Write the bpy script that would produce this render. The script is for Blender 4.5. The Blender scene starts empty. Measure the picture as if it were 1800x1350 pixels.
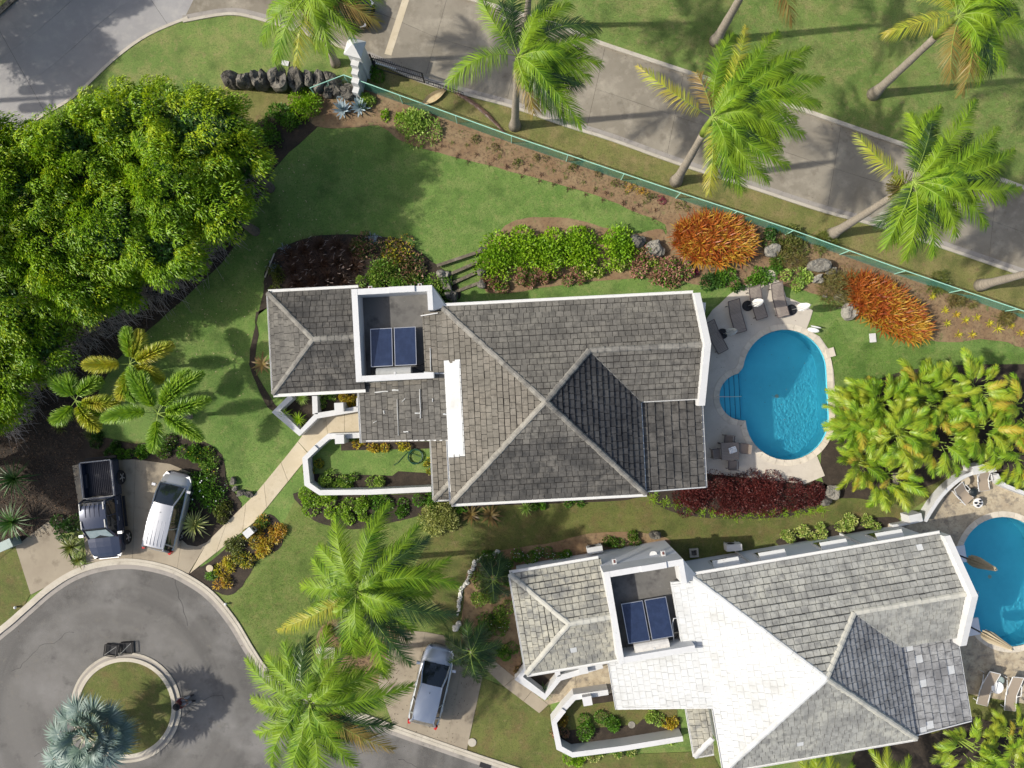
import bpy, math, random
import numpy as np
from mathutils import Vector, Matrix
from mathutils.geometry import tessellate_polygon
random.seed(7); RNG=np.random.default_rng(7)
R=math.radians; sc=bpy.context.scene
# ------------------------------------------------------------------ camera, sky, sun, exposure
H=40.0; F=1240.0                       # camera height (m), focal length in photograph pixels (1800 wide)
cam_d=bpy.data.cameras.new('camera'); cam=bpy.data.objects.new('camera',cam_d); sc.collection.objects.link(cam)
cam.location=(0,0,H); cam.rotation_euler=(0,0,0); cam_d.sensor_width=36; cam_d.lens=36*F/1800; cam_d.clip_end=4000; cam_d.clip_start=.5
sc.camera=cam
SUN_EL=41.0; SUN_DIR=Vector((-math.cos(R(SUN_EL))*math.cos(R(3)), -math.cos(R(SUN_EL))*math.sin(R(3)), math.sin(R(SUN_EL))))
w=bpy.data.worlds.new("World"); sc.world=w; w.use_nodes=True; wn=w.node_tree
bg=wn.nodes['Background']; sky=wn.nodes.new('ShaderNodeTexSky'); sky.sky_type='NISHITA'; sky.sun_disc=False
sky.sun_elevation=R(SUN_EL); sky.sun_rotation=math.atan2(SUN_DIR.x,SUN_DIR.y); sky.dust_density=3.0; sky.air_density=1.0; sky.ozone_density=.6
wn.links.new(sky.outputs[0],bg.inputs[0]); bg.inputs[1].default_value=0.135
sd=bpy.data.lights.new('sun','SUN'); sun=bpy.data.objects.new('sun',sd); sc.collection.objects.link(sun)
sd.energy=3.7; sd.angle=R(.9); sd.color=(1,.95,.86); sun.rotation_euler=(SUN_DIR).to_track_quat('Z','Y').to_euler()
sc.view_settings.view_transform='Standard'; sc.view_settings.look='None'; sc.view_settings.exposure=0.42; sc.view_settings.gamma=1
sc.view_settings.use_curve_mapping=False
sc.render.engine='CYCLES'; sc.cycles.max_bounces=6; sc.cycles.transparent_max_bounces=12; sc.cycles.use_denoising=True
# ------------------------------------------------------------------ helpers
def P(px,py,h=0.0):
    k=(H-h)/F; return Vector(((px-900)*k,-(py-675)*k,h))
def link(o,parent=None):
    sc.collection.objects.link(o)
    if parent is not None: o.parent=parent
    return o
def tag(o,label=None,cat=None,group=None,kind=None):
    if label: o['label']=label
    if cat: o['category']=cat
    if group: o['group']=group
    if kind: o['kind']=kind
    return o
def empty(name,loc=(0,0,0),rz=0,label=None,cat=None,group=None,kind=None):
    o=bpy.data.objects.new(name,None); link(o); o.location=loc; o.rotation_euler=(0,0,rz); o.empty_display_size=.2
    return tag(o,label,cat,group,kind)
def mesh(name,verts,faces,mats,parent=None,idx=None,smooth=False,loc=None):
    me=bpy.data.meshes.new(name)
    V=np.asarray(verts,dtype=np.float64).reshape(-1,3)
    if isinstance(faces,np.ndarray):
        k=faces.shape[1]; me.vertices.add(len(V)); me.vertices.foreach_set('co',V.ravel()); me.loops.add(faces.size); me.loops.foreach_set('vertex_index',faces.ravel().astype(np.int32))
        me.polygons.add(len(faces)); me.polygons.foreach_set('loop_start',np.arange(0,faces.size,k,dtype=np.int32))
        me.update(calc_edges=True); me.validate()
    else:
        me.from_pydata([tuple(v) for v in V],[],[tuple(f) for f in faces])
    if not isinstance(mats,(list,tuple)): mats=[mats]
    for m in mats: me.materials.append(m)
    if idx is not None: me.polygons.foreach_set('material_index',np.asarray(idx,dtype=np.int32))
    if smooth: me.polygons.foreach_set('use_smooth',np.ones(len(me.polygons),dtype=bool))
    me.update()
    o=bpy.data.objects.new(name,me); link(o,parent)
    if loc is not None: o.location=loc
    return o
def copy_obj(o,parent=None,loc=None,rot=None,scale=None):
    c=o.copy(); link(c); c.parent=parent
    if loc is not None: c.location=loc
    if rot is not None: c.rotation_euler=rot
    if scale is not None: c.scale=scale
    return c
class MB:
    def __init__(s): s.v=[]; s.f=[]; s.i=[]
    def add(s,v,f,m=0):
        n=len(s.v); s.v+= [tuple(a) for a in v]; s.f+=[tuple(k+n for k in q) for q in f]; s.i+=[m]*len(f); return s
    def box(s,c,d,rz=0,m=0,taper=1.0,M=None):
        x,y,z=[a/2 for a in d]; vs=[]
        for k in(-1,1):
            t=taper if k>0 else 1
            for a,b in((-1,-1),(1,-1),(1,1),(-1,1)): vs.append(Vector((a*x*t,b*y*t,k*z)))
        if M is None: M=Matrix.Rotation(rz,4,'Z')
        vs=[M@v+Vector(c) for v in vs]
        return s.add(vs,[(3,2,1,0),(4,5,6,7),(0,1,5,4),(1,2,6,5),(2,3,7,6),(3,0,4,7)],m)
    def prism(s,poly,z0,z1,m=0):
        n=len(poly); a=sum(poly[i][0]*poly[(i+1)%n][1]-poly[(i+1)%n][0]*poly[i][1] for i in range(n))
        if a<0: poly=poly[::-1]
        zf0=z0 if callable(z0) else (lambda x,y:z0); zf1=z1 if callable(z1) else (lambda x,y:z1)
        v=[(p[0],p[1],zf0(*p[:2])) for p in poly]+[(p[0],p[1],zf1(*p[:2])) for p in poly]
        return s.add(v,[tuple(range(n-1,-1,-1)),tuple(range(n,2*n))]+[(i,(i+1)%n,n+(i+1)%n,n+i) for i in range(n)],m)
    def tube(s,pts,rad,k=6,m=0,cap=True):
        pts=[Vector(p) for p in pts]; n=len(pts); base=len(s.v); up=Vector((0,0,1)) ; vs=[]
        for i,p in enumerate(pts):
            t=(pts[min(i+1,n-1)]-pts[max(i-1,0)]).normalized(); a=t.cross(Vector((0,0,1)) if abs(t.z)<.95 else Vector((1,0,0))).normalized(); b=a.cross(t)
            r=rad[i] if hasattr(rad,'__len__') else rad
            for j in range(k): an=2*math.pi*j/k; vs.append(p+(a*math.cos(an)+b*math.sin(an))*r)
        fs=[(i*k+j,i*k+(j+1)%k,(i+1)*k+(j+1)%k,(i+1)*k+j) for i in range(n-1) for j in range(k)]
        if cap: fs+=[tuple(range(k-1,-1,-1)),tuple(range((n-1)*k,n*k))]
        return s.add(vs,fs,m)
    def lathe(s,c,prof,k=16,m=0):
        vs=[(c[0]+r*math.cos(2*math.pi*j/k),c[1]+r*math.sin(2*math.pi*j/k),c[2]+z) for r,z in prof for j in range(k)]
        fs=[(i*k+j,i*k+(j+1)%k,(i+1)*k+(j+1)%k,(i+1)*k+j) for i in range(len(prof)-1) for j in range(k)]
        fs+=[tuple(range((len(prof)-1)*k,len(prof)*k)),tuple(range(k-1,-1,-1))]
        return s.add(vs,fs,m)
    def out(s,name,mats,parent=None,smooth=False,loc=None): return mesh(name,s.v,s.f,mats,parent,s.i,smooth,loc)
def bez(a,b,c,n):
    a,b,c=Vector(a),Vector(b),Vector(c); return [a*(1-t)**2+b*2*t*(1-t)+c*t*t for t in [i/n for i in range(n+1)]]
def smooth_line(pts,n=6,closed=False):
    pts=[Vector((p[0],p[1],0)) for p in pts]; m=len(pts); out=[]
    for i in range(m if closed else m-1):
        g=(lambda k: pts[k%m]) if closed else (lambda k: pts[min(max(k,0),m-1)])
        p0,p1,p2,p3=g(i-1),g(i),g(i+1),g(i+2)
        for j in range(n):
            t=j/n; q=.5*((2*p1)+(p2-p0)*t+(2*p0-5*p1+4*p2-p3)*t*t+(3*p1-p0-3*p2+p3)*t**3); out.append((q.x,q.y))
    if not closed: out.append((pts[-1].x,pts[-1].y))
    return out
def px2w(pts): return [tuple(P(a,b,0)[:2]) for a,b in pts]
def sheet(name,pts,z,m,thick=.03,holes=(),sm=0,jit=0,kind='structure',parent=None,world=False):
    q=pts if world else px2w(pts)
    if sm: q=smooth_line(q,sm,True)
    if jit: q=[(x+random.gauss(0,jit),y+random.gauss(0,jit)) for x,y in q]
    loops=[[Vector((x,y,0)) for x,y in q]]+[[Vector((x,y,0)) for x,y in h] for h in holes]
    tri=tessellate_polygon(loops); allv=[v for l in loops for v in l]; n=len(allv)
    V=[(v.x,v.y,z) for v in allv]+[(v.x,v.y,z-thick) for v in allv]; Fc=[]
    for t in tri:
        a,b,c=[allv[i] for i in t]
        if (b-a).cross(c-a).z<0: t=t[::-1]
        Fc.append(tuple(t))
    o=0
    for l in loops:
        k=len(l); Fc+=[(o+i,o+i+n,o+(i+1)%k+n,o+(i+1)%k) for i in range(k)]; o+=k
    ob=mesh(name,V,Fc,m,parent)
    if parent is None: ob['kind']=kind
    return ob
# ------------------------------------------------------------------ materials
class NT:
    def __init__(s,name):
        s.m=bpy.data.materials.new(name); s.m.use_nodes=True; s.t=s.m.node_tree; s.n=s.t.nodes; s.n.clear(); s.o=s.n.new('ShaderNodeOutputMaterial')
    def new(s,t,**k):
        x=s.n.new('ShaderNode'+t)
        for a,b in k.items(): setattr(x,a,b)
        return x
    def l(s,a,b): s.t.links.new(a,b)
    def noise(s,scale,detail=4,rough=.6,vec=None,dist=0):
        x=s.new('TexNoise'); x.inputs['Scale'].default_value=scale; x.inputs['Detail'].default_value=detail; x.inputs['Roughness'].default_value=rough; x.inputs['Distortion'].default_value=dist
        s.l(vec or s.pos(),x.inputs['Vector']); return x.outputs[0]
    def pos(s):
        if not hasattr(s,'g'): s.g=s.new('NewGeometry')
        return s.g.outputs['Position']
    def rng(s,v,a,b,c=0,d=1):
        x=s.new('MapRange'); s.l(v,x.inputs[0])
        for i,q in enumerate((a,b,c,d)): x.inputs[i+1].default_value=q
        return x.outputs[0]
    def mix(s,f,a,b,mode='MIX'):
        x=s.new('Mix',data_type='RGBA',blend_type=mode)
        for sock,v in((x.inputs[0],f),(x.inputs[6],a),(x.inputs[7],b)):
            if isinstance(v,(int,float)): sock.default_value=v
            elif isinstance(v,(tuple,list)): sock.default_value=(*v[:3],1)
            else: s.l(v,sock)
        return x.outputs[2]
    def math(s,op,a,b):
        x=s.new('Math',operation=op)
        for i,v in enumerate((a,b)):
            if isinstance(v,(int,float)): x.inputs[i].default_value=v
            else: s.l(v,x.inputs[i])
        return x.outputs[0]
    def rnd(s):
        s.pos(); oi=s.new('ObjectInfo'); return s.math('FRACT',s.math('ADD',s.g.outputs['Random Per Island'],oi.outputs['Random']),0)
    def bump(s,h,strength=.3,dist=.02):
        x=s.new('Bump'); x.inputs['Strength'].default_value=strength; x.inputs['Distance'].default_value=dist; s.l(h,x.inputs['Height']); return x.outputs[0]
def surf(name,base,layers=(),rough=.85,rnd=0,bump=None,metal=0,spec=.3,stretch=None):
    """layers: (colour, noise scale, lo, hi[, detail])"""
    t=NT(name); c=base
    vec=None
    if stretch:
        mp=t.new('Mapping'); mp.inputs['Scale'].default_value=stretch; t.l(t.pos(),mp.inputs[0]); vec=mp.outputs[0]
    for L in layers:
        f=t.rng(t.noise(L[1],L[4] if len(L)>4 else 5,.62,vec),L[2],L[3]); c=t.mix(f,c,L[0])
    if rnd:
        v=t.rng(t.rnd(),0,1,1-rnd,1+rnd); cm=t.new('CombineColor')
        for i in range(3): t.l(v,cm.inputs[i])
        c=t.mix(1.0,c,cm.outputs[0],'MULTIPLY')
    b=t.new('BsdfPrincipled'); b.inputs['Roughness'].default_value=rough; b.inputs['Metallic'].default_value=metal; b.inputs['Specular IOR Level'].default_value=spec
    if isinstance(c,tuple): b.inputs['Base Color'].default_value=(*c,1)
    else: t.l(c,b.inputs['Base Color'])
    if bump: t.l(t.bump(t.noise(bump[0],4,.65,vec),bump[1],bump[2] if len(bump)>2 else .02),b.inputs['Normal'])
    t.l(b.outputs[0],t.o.inputs[0]); return t.m
def leafm(name,c1,c2,c3=None,trans=.35,rough=.42,nscale=.9,spec=.4):
    t=NT(name); r=t.rnd(); c=t.mix(r,c1,c2); f=t.rng(t.noise(nscale,3),.38,.66); c=t.mix(t.math('MULTIPLY',f,.75),c,c3 or tuple(a*.55 for a in c1))
    b=t.new('BsdfPrincipled'); b.inputs['Roughness'].default_value=rough; b.inputs['Specular IOR Level'].default_value=spec; t.l(c,b.inputs['Base Color'])
    tr=t.new('BsdfTranslucent'); t.l(t.mix(1.0,c,(1.0,1.0,.45),'MULTIPLY'),tr.inputs[0])
    mx=t.new('MixShader'); mx.inputs[0].default_value=trans; t.l(b.outputs[0],mx.inputs[1]); t.l(tr.outputs[0],mx.inputs[2]); t.l(mx.outputs[0],t.o.inputs[0]); return t.m
M={}
G=lambda k:M[k]
M['dirt']=surf('dirt',(.10,.072,.045),[((.16,.115,.07),1.2,.4,.65),((.05,.038,.028),9,.5,.7),((.26,.2,.13),38,.62,.74)],.95,bump=(22,.6))
M['soil']=surf('garden soil',(.19,.12,.065),[((.25,.18,.10),.8,.4,.65),((.11,.07,.045),6,.5,.72),((.34,.26,.17),30,.6,.74),((.1,.13,.04),2.2,.6,.72)],.95,bump=(22,.6))
M['mulch']=surf('dark mulch',(.034,.026,.019),[((.055,.042,.03),1.5,.4,.65),((.025,.02,.017),9,.5,.7),((.17,.13,.1),34,.64,.72)],.95,bump=(22,.7))
def lawnm(name,a,b,c,d,fine=.7):
    return surf(name,a,[(b,.33,.36,.64),(c,1.0,.46,.70),(d,2.6,.55,.75),(tuple(x*.62 for x in a),.62,.52,.72),(tuple(x*.5 for x in a),14,.5,.8,2),(tuple(min(1,x*1.6) for x in b),26,.58,.8,2),(tuple(x*.5 for x in b),55,.5,.75,2)],.9,bump=(45,.9,.03))
M['lawn']=lawnm('mown lawn',(.10,.185,.036),(.155,.24,.055),(.20,.25,.075),(.245,.25,.09))
M['lawn_dry']=lawnm('patchy lawn',(.09,.115,.026),(.145,.155,.04),(.15,.105,.045),(.20,.165,.075))
M['lawn_olive']=lawnm('olive lawn',(.108,.165,.032),(.16,.205,.05),(.20,.205,.068),(.18,.155,.055))
M['lawn_verge']=lawnm('verge grass',(.135,.155,.04),(.20,.19,.06),(.26,.20,.09),(.19,.125,.065))
M['lawn_field']=lawnm('field grass',(.115,.19,.04),(.175,.24,.06),(.25,.24,.09),(.29,.23,.11))
M['concrete']=surf('road concrete',(.25,.222,.172),[((.175,.152,.113),.3,.38,.68),((.33,.295,.23),1.1,.5,.75),((.14,.12,.09),.9,.58,.76),((.16,.135,.1),4.5,.6,.82),((.23,.21,.19),40,.55,.8)],.9,rnd=.035,bump=(60,.15))
M['roadgrey']=surf('road grey concrete',(.29,.28,.27),[((.235,.225,.22),.4,.4,.7),((.34,.325,.3),1.4,.5,.75),((.26,.245,.235),50,.55,.8)],.9,rnd=.03,bump=(60,.15))
t=NT('asphalt'); vd=t.new('VectorMath',operation='DISTANCE'); t.l(t.pos(),vd.inputs[0]); vd.inputs[1].default_value=((222-900)/31,-(1243-675)/31,0)
cx=t.new('CombineXYZ'); t.l(vd.outputs['Value'],cx.inputs[0]); sx=t.new('VectorMath',operation='SCALE'); t.l(t.pos(),sx.inputs[0]); sx.inputs['Scale'].default_value=.16; ad=t.new('VectorMath',operation='ADD'); t.l(cx.outputs[0],ad.inputs[0]); t.l(sx.outputs[0],ad.inputs[1])
c=t.mix(t.rng(t.noise(.55,3,.5,ad.outputs[0],.6),.40,.70),(.125,.118,.107),(.058,.055,.05)); c=t.mix(t.rng(t.noise(.33,4),.48,.72),c,(.18,.172,.16)); c=t.mix(t.rng(t.noise(.8,5,.65),.56,.76),c,(.048,.045,.04))
c=t.mix(t.rng(t.noise(2.2,5,.7),.58,.78),c,(.15,.135,.11)); c=t.mix(t.rng(t.noise(70,2),.5,.75),c,(.07,.067,.062)); c=t.mix(t.rng(t.noise(95,1),.6,.74),c,(.22,.21,.2))
b=t.new('BsdfPrincipled'); b.inputs['Roughness'].default_value=.88; t.l(c,b.inputs['Base Color']); t.l(t.bump(t.noise(90,3),.3,.02),b.inputs['Normal']); t.l(b.outputs[0],t.o.inputs[0]); M['asphalt']=t.m
M['kerb']=surf('kerb concrete',(.40,.36,.29),[((.5,.46,.38),1.5,.4,.7),((.26,.23,.19),3,.55,.78),((.33,.3,.24),30,.5,.8)],.85,rnd=.06,bump=(50,.2))
M['gutterc']=surf('gutter concrete',(.29,.265,.235),[((.17,.16,.14),1.2,.5,.75),((.22,.2,.17),30,.5,.8)],.85,rnd=.05)
M['drive']=surf('driveway concrete',(.31,.265,.195),[((.24,.2,.145),.5,.4,.7),((.15,.12,.085),1.1,.54,.74),((.27,.23,.17),30,.5,.8)],.88,rnd=.05,bump=(50,.15))
M['path']=surf('path concrete',(.46,.39,.27),[((.52,.45,.33),.8,.4,.7),((.36,.3,.2),2.5,.55,.8),((.4,.34,.25),40,.5,.8)],.88,rnd=.05,bump=(60,.1))
M['deck']=surf('pool deck stone',(.47,.42,.345),[((.53,.48,.4),.7,.42,.68),((.38,.33,.27),2.1,.55,.8),((.42,.37,.31),12,.55,.8)],.75,rnd=.04,bump=(30,.1))
M['flag']=surf('mottled flagstone',(.36,.30,.21),[((.47,.40,.28),1.2,.4,.65),((.17,.145,.115),2.3,.5,.68),((.3,.24,.16),5,.5,.7),((.12,.1,.085),9,.6,.72)],.8,rnd=.07,bump=(15,.3))
M['coping']=surf('coping stone',(.56,.5,.4),[((.45,.4,.32),3,.45,.7)],.7,rnd=.08)
M['white']=surf('white painted stucco',(.54,.54,.53),[((.47,.47,.455),1.6,.5,.8),((.40,.40,.36),4,.62,.8),((.5,.5,.47),14,.6,.8)],.7,bump=(40,.08))
M['wallwhite']=surf('white masonry wall',(.66,.67,.69),[((.64,.65,.67),1.2,.5,.8)],.8,bump=(30,.1))  # slightly bluish white of the house walls
M['trim']=surf('white trim',(.6,.6,.58),[((.45,.43,.38),5,.6,.76)],.5)
def tilem(name,base,d,l,rnd=.2,spots=(.62,.73)):
    return surf(name,base,[(l,.55,.42,.7),(d,.9,.48,.68),(d,2.6,.46,.66),(tuple(x*.6 for x in d),5,.55,.8),(tuple(min(.7,x*2.4) for x in l),16,spots[0]+.06,spots[1]+.06,3),(tuple(x*.8 for x in base),50,.5,.75,2)],.9,rnd=rnd,bump=(35,.35,.01))
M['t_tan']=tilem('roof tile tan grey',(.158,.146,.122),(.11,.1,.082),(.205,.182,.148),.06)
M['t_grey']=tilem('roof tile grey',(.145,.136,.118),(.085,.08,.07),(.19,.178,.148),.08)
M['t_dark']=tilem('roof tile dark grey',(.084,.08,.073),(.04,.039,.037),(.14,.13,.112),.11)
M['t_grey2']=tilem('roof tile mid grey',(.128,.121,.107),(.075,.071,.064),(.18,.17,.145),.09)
M['t_black']=tilem('roof tile darkest grey',(.055,.055,.056),(.028,.028,.03),(.085,.083,.078),.13)
M['t_pale']=tilem('roof tile pale grey',(.29,.29,.265),(.17,.17,.16),(.37,.365,.315),.06)
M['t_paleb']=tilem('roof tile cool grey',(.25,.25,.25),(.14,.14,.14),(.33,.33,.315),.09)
M['t_cream']=tilem('roof tile cream grey',(.31,.3,.25),(.16,.16,.15),(.38,.36,.29),.07)
M['t_white']=surf('roof tile painted white',(.48,.49,.485),[((.45,.45,.435),2,.5,.8),((.355,.355,.335),.7,.48,.75),((.36,.36,.34),9,.58,.76)],.8,rnd=.03,bump=(20,.1))
M['cap_tan']=surf('ridge mortar grey',(.26,.245,.21),[((.16,.15,.13),3,.45,.7),((.36,.34,.29),9,.58,.76)],.9,rnd=.12)
M['cap_dark']=surf('ridge mortar dark',(.21,.2,.175),[((.11,.105,.095),2,.42,.66),((.32,.3,.26),9,.6,.76)],.9,rnd=.14)
M['cap_pale']=surf('ridge mortar pale',(.40,.39,.34),[((.27,.27,.25),3,.5,.76)],.9,rnd=.08)
M['flatroof']=surf('flat roof felt',(.12,.115,.105),[((.19,.18,.165),.7,.45,.7),((.05,.048,.045),1.4,.5,.74),((.26,.25,.22),8,.66,.8)],.85)
M['solar']=surf('solar collector glass',(.018,.028,.062),[((.026,.04,.085),3,.4,.7)],.18,spec=.6)
M['alu']=surf('aluminium',(.6,.6,.6),rough=.35,metal=.8)
M['tank']=surf('grey tank',(.36,.36,.34),[((.3,.3,.28),4,.5,.7)],.55)
M['tankl']=surf('pale tank',(.56,.54,.5),[((.45,.43,.4),4,.5,.7)],.55)
M['dark']=surf('dark rubber',(.018,.018,.02),rough=.7)
M['darkgap']=surf('dark underlay',(.03,.028,.027),rough=.95)
M['glass']=surf('tinted glass',(.012,.016,.02),rough=.06,spec=.8)
M['iron']=surf('black iron',(.022,.02,.02),rough=.55)
M['timber']=surf('weathered timber',(.13,.11,.08),[((.24,.21,.16),4,.5,.7),((.06,.05,.04),9,.5,.7)],.9,bump=(30,.5))
M['rockd']=surf('dark coral rock',(.10,.093,.08),[((.2,.185,.155),1.8,.42,.62),((.035,.032,.03),5,.52,.68),((.26,.25,.21),13,.6,.74)],.95,rnd=.25,bump=(7,1,.12))
M['rockl']=surf('pale limestone',(.24,.225,.19),[((.14,.13,.11),2.5,.46,.68),((.33,.315,.27),9,.56,.74)],.95,rnd=.2,bump=(7,1,.1))
M['stonew']=surf('white pebble',(.6,.58,.52),[((.42,.4,.35),9,.5,.7)],.85,rnd=.15)
M['bark']=surf('palm bark',(.30,.265,.215),[((.2,.17,.13),3,.42,.66),((.13,.11,.085),9,.5,.72),((.38,.34,.28),18,.58,.74)],.95,bump=(14,.6),stretch=(.5,.5,8))
M['barkd']=surf('dark trunk bark',(.12,.1,.08),[((.06,.05,.04),4,.5,.7)],.95,bump=(14,.6))
M['shaft']=surf('green crownshaft',(.19,.26,.035),[((.12,.2,.03),2,.45,.7),((.3,.26,.07),5,.6,.75)],.5)
M['twig']=surf('dry twig',(.36,.32,.29),rough=.9,rnd=.4)
M['litter']=surf('leaf litter',(.10,.065,.042),rough=.9,rnd=.65)
M['rachis']=surf('frond midrib',(.24,.33,.06),rough=.5)
M['net']=surf('green wire mesh',(.06,.22,.17),rough=.6)
M['netp']=surf('pale green pipe',(.30,.55,.44),rough=.5)
M['deadf']=leafm('dead frond',(.15,.085,.06),(.24,.14,.1),trans=.1)
M['spathe']=surf('dry palm spathe',(.52,.42,.24),[((.4,.28,.15),3,.45,.7)],.7)
M['cloth']=surf('white canvas',(.74,.73,.70),[((.55,.54,.52),5,.5,.75)],.85)
M['sling']=surf('brown sling fabric',(.235,.195,.165),rough=.75,rnd=.05)
M['slingt']=surf('tan sling fabric',(.30,.245,.185),rough=.75)
M['frame']=surf('dark brown frame',(.09,.07,.065),rough=.5)
M['red']=surf('red lens',(.45,.02,.015),rough=.2)
M['rubber']=surf('tyre rubber',(.02,.02,.021),rough=.8)
M['silver']=surf('silver paint',(.38,.39,.41),rough=.3,metal=.55,spec=.5)
M['silver2']=surf('silver blue paint',(.46,.49,.53),rough=.28,metal=.55,spec=.5)
M['navy']=surf('dark blue paint',(.035,.045,.075),rough=.22,metal=.3,spec=.6)
M['black']=surf('black paint',(.015,.015,.018),rough=.2,spec=.6)
M['bedliner']=surf('bed liner',(.035,.035,.045),rough=.5)
M['shadeblind']=surf('windscreen sunshade',(.55,.66,.68),[((.35,.48,.5),2.5,.4,.7)],.25,metal=.6)
M['skin']=surf('skin',(.20,.11,.07),rough=.6)
M['hair']=surf('black hat',(.012,.012,.014),rough=.7)
M['shirt']=surf('dark red shirt',(.13,.03,.03),rough=.85)
M['trous']=surf('grey trousers',(.30,.29,.30),rough=.85)
M['hose']=surf('green hose',(.02,.07,.045),rough=.45)
M['bin']=surf('black bin plastic',(.015,.02,.022),rough=.4)
M['util']=surf('utility box green',(.30,.36,.33),[((.2,.25,.22),3,.5,.7)],.6)
M['vdark']=surf('rust red interior',(.12,.05,.045),rough=.9)
t=NT('pool plaster'); c=t.mix(t.rng(t.noise(.55,4),.4,.68),(.11,.54,.66),(.135,.63,.74)); c=t.mix(t.rng(t.noise(3,5,.6),.45,.75),c,(.125,.585,.70))
b=t.new('BsdfPrincipled'); b.inputs['Roughness'].default_value=.8; t.l(c,b.inputs['Base Color']); t.l(b.outputs[0],t.o.inputs[0]); M['pool']=t.m
t=NT('pool step edge'); b=t.new('BsdfPrincipled'); b.inputs['Base Color'].default_value=(.02,.10,.2,1); t.l(b.outputs[0],t.o.inputs[0]); M['poolline']=t.m
t=NT('pool water'); tr=t.new('BsdfTransparent'); tr.inputs[0].default_value=(.72,.93,.98,1); gl=t.new('BsdfGlossy'); gl.inputs['Roughness'].default_value=.04
bn=t.bump(t.noise(7,3,.55,dist=.6),.25,.03); t.l(bn,gl.inputs['Normal']); fr=t.new('Fresnel'); fr.inputs[0].default_value=1.33; t.l(bn,fr.inputs['Normal'])
mx=t.new('MixShader'); t.l(fr.outputs[0],mx.inputs[0]); t.l(tr.outputs[0],mx.inputs[1]); t.l(gl.outputs[0],mx.inputs[2]); t.l(mx.outputs[0],t.o.inputs[0]); M['water']=t.m
# leaves
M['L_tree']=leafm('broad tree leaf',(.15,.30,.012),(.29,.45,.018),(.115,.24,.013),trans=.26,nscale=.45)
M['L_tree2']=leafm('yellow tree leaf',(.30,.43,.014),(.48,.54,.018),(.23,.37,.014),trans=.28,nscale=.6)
M['L_palm']=leafm('palm leaflet',(.055,.145,.010),(.20,.33,.015),(.21,.31,.016),trans=.18,rough=.46,spec=.22)
M['L_palmd']=leafm('dark palm leaflet',(.022,.06,.012),(.065,.12,.02),trans=.2,rough=.35)
M['L_palmy']=leafm('yellowing palm leaflet',(.40,.42,.04),(.30,.38,.03),(.46,.34,.06),trans=.35)
M['L_palmo']=leafm('orange palm leaflet',(.32,.22,.05),(.2,.2,.04),(.28,.17,.05),trans=.3)
M['L_areca']=leafm('areca leaflet',(.10,.22,.013),(.26,.39,.02),(.34,.34,.025),trans=.18)
M['L_arecao']=leafm('areca orange leaflet',(.42,.36,.03),(.34,.42,.03),(.42,.25,.04),trans=.28)
M['L_fox']=leafm('foxtail leaflet',(.20,.36,.03),(.36,.50,.05),(.16,.32,.03),trans=.35)
M['L_foxy']=leafm('foxtail yellow leaflet',(.42,.46,.04),(.50,.42,.05),(.30,.42,.04),trans=.35)
M['L_bis']=leafm('blue grey fan leaf',(.10,.155,.15),(.22,.29,.26),(.09,.15,.10),trans=.15,rough=.5)
M['L_bisp']=leafm('pale fan edge',(.42,.46,.33),(.5,.47,.3),trans=.15)
M['L_lime']=leafm('lime leaf',(.23,.42,.015),(.36,.52,.03),(.16,.34,.02),trans=.38)
M['L_green']=leafm('green leaf',(.08,.21,.02),(.16,.32,.03),(.06,.15,.018),trans=.33)
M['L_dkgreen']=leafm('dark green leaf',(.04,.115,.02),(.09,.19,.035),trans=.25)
M['L_olive']=leafm('olive leaf',(.11,.15,.03),(.20,.22,.05),(.07,.09,.02),trans=.3)
M['L_pink']=leafm('copper pink leaf',(.34,.14,.11),(.48,.27,.2),(.24,.16,.08),trans=.25)
M['L_mag']=leafm('magenta leaf',(.25,.03,.07),(.3,.06,.12),trans=.25)
M['L_dred']=leafm('dark red leaf',(.085,.018,.016),(.15,.032,.028),(.05,.014,.014),trans=.22)
M['L_ored']=leafm('red orange strap leaf',(.42,.10,.02),(.24,.045,.015),(.46,.17,.025),trans=.25,nscale=1.5)
M['L_oyel']=leafm('yellow orange strap leaf',(.50,.30,.03),(.45,.18,.02),(.5,.36,.05),trans=.25,nscale=1.5)
M['L_crot']=leafm('croton leaf',(.58,.40,.04),(.48,.19,.03),(.26,.28,.03),trans=.3,nscale=2.5)
M['L_croty']=leafm('yellow croton leaf',(.58,.55,.04),(.40,.44,.04),(.46,.26,.03),trans=.3,nscale=2.5)
M['L_varie']=leafm('cream variegated leaf',(.48,.50,.14),(.62,.60,.26),(.28,.36,.08),trans=.3,nscale=2)
M['L_green2']=leafm('pale edged green leaf',(.22,.38,.05),(.48,.58,.14),(.14,.28,.035),trans=.3,nscale=2)
M['L_agave']=leafm('blue agave leaf',(.30,.38,.42),(.40,.48,.52),(.26,.34,.38),trans=.05,rough=.55)
M['L_grassr']=leafm('purple fountain grass',(.075,.036,.024),(.14,.075,.042),(.045,.026,.016),trans=.2)
M['L_brown']=leafm('brown grass',(.20,.15,.05),(.16,.18,.05),(.12,.1,.03),trans=.2)
M['L_bronze']=leafm('bronze strap leaf',(.17,.10,.03),(.28,.2,.06),(.09,.07,.02),trans=.2)
M['plume']=surf('pale seed plume',(.36,.28,.24),rough=.9,rnd=.2)
M['flowerw']=surf('white petals',(.85,.85,.82),rough=.8); M['flowery']=surf('yellow petals',(.7,.5,.04),rough=.8); M['flowerp']=surf('pink petals',(.6,.05,.16),rough=.8)
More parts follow.
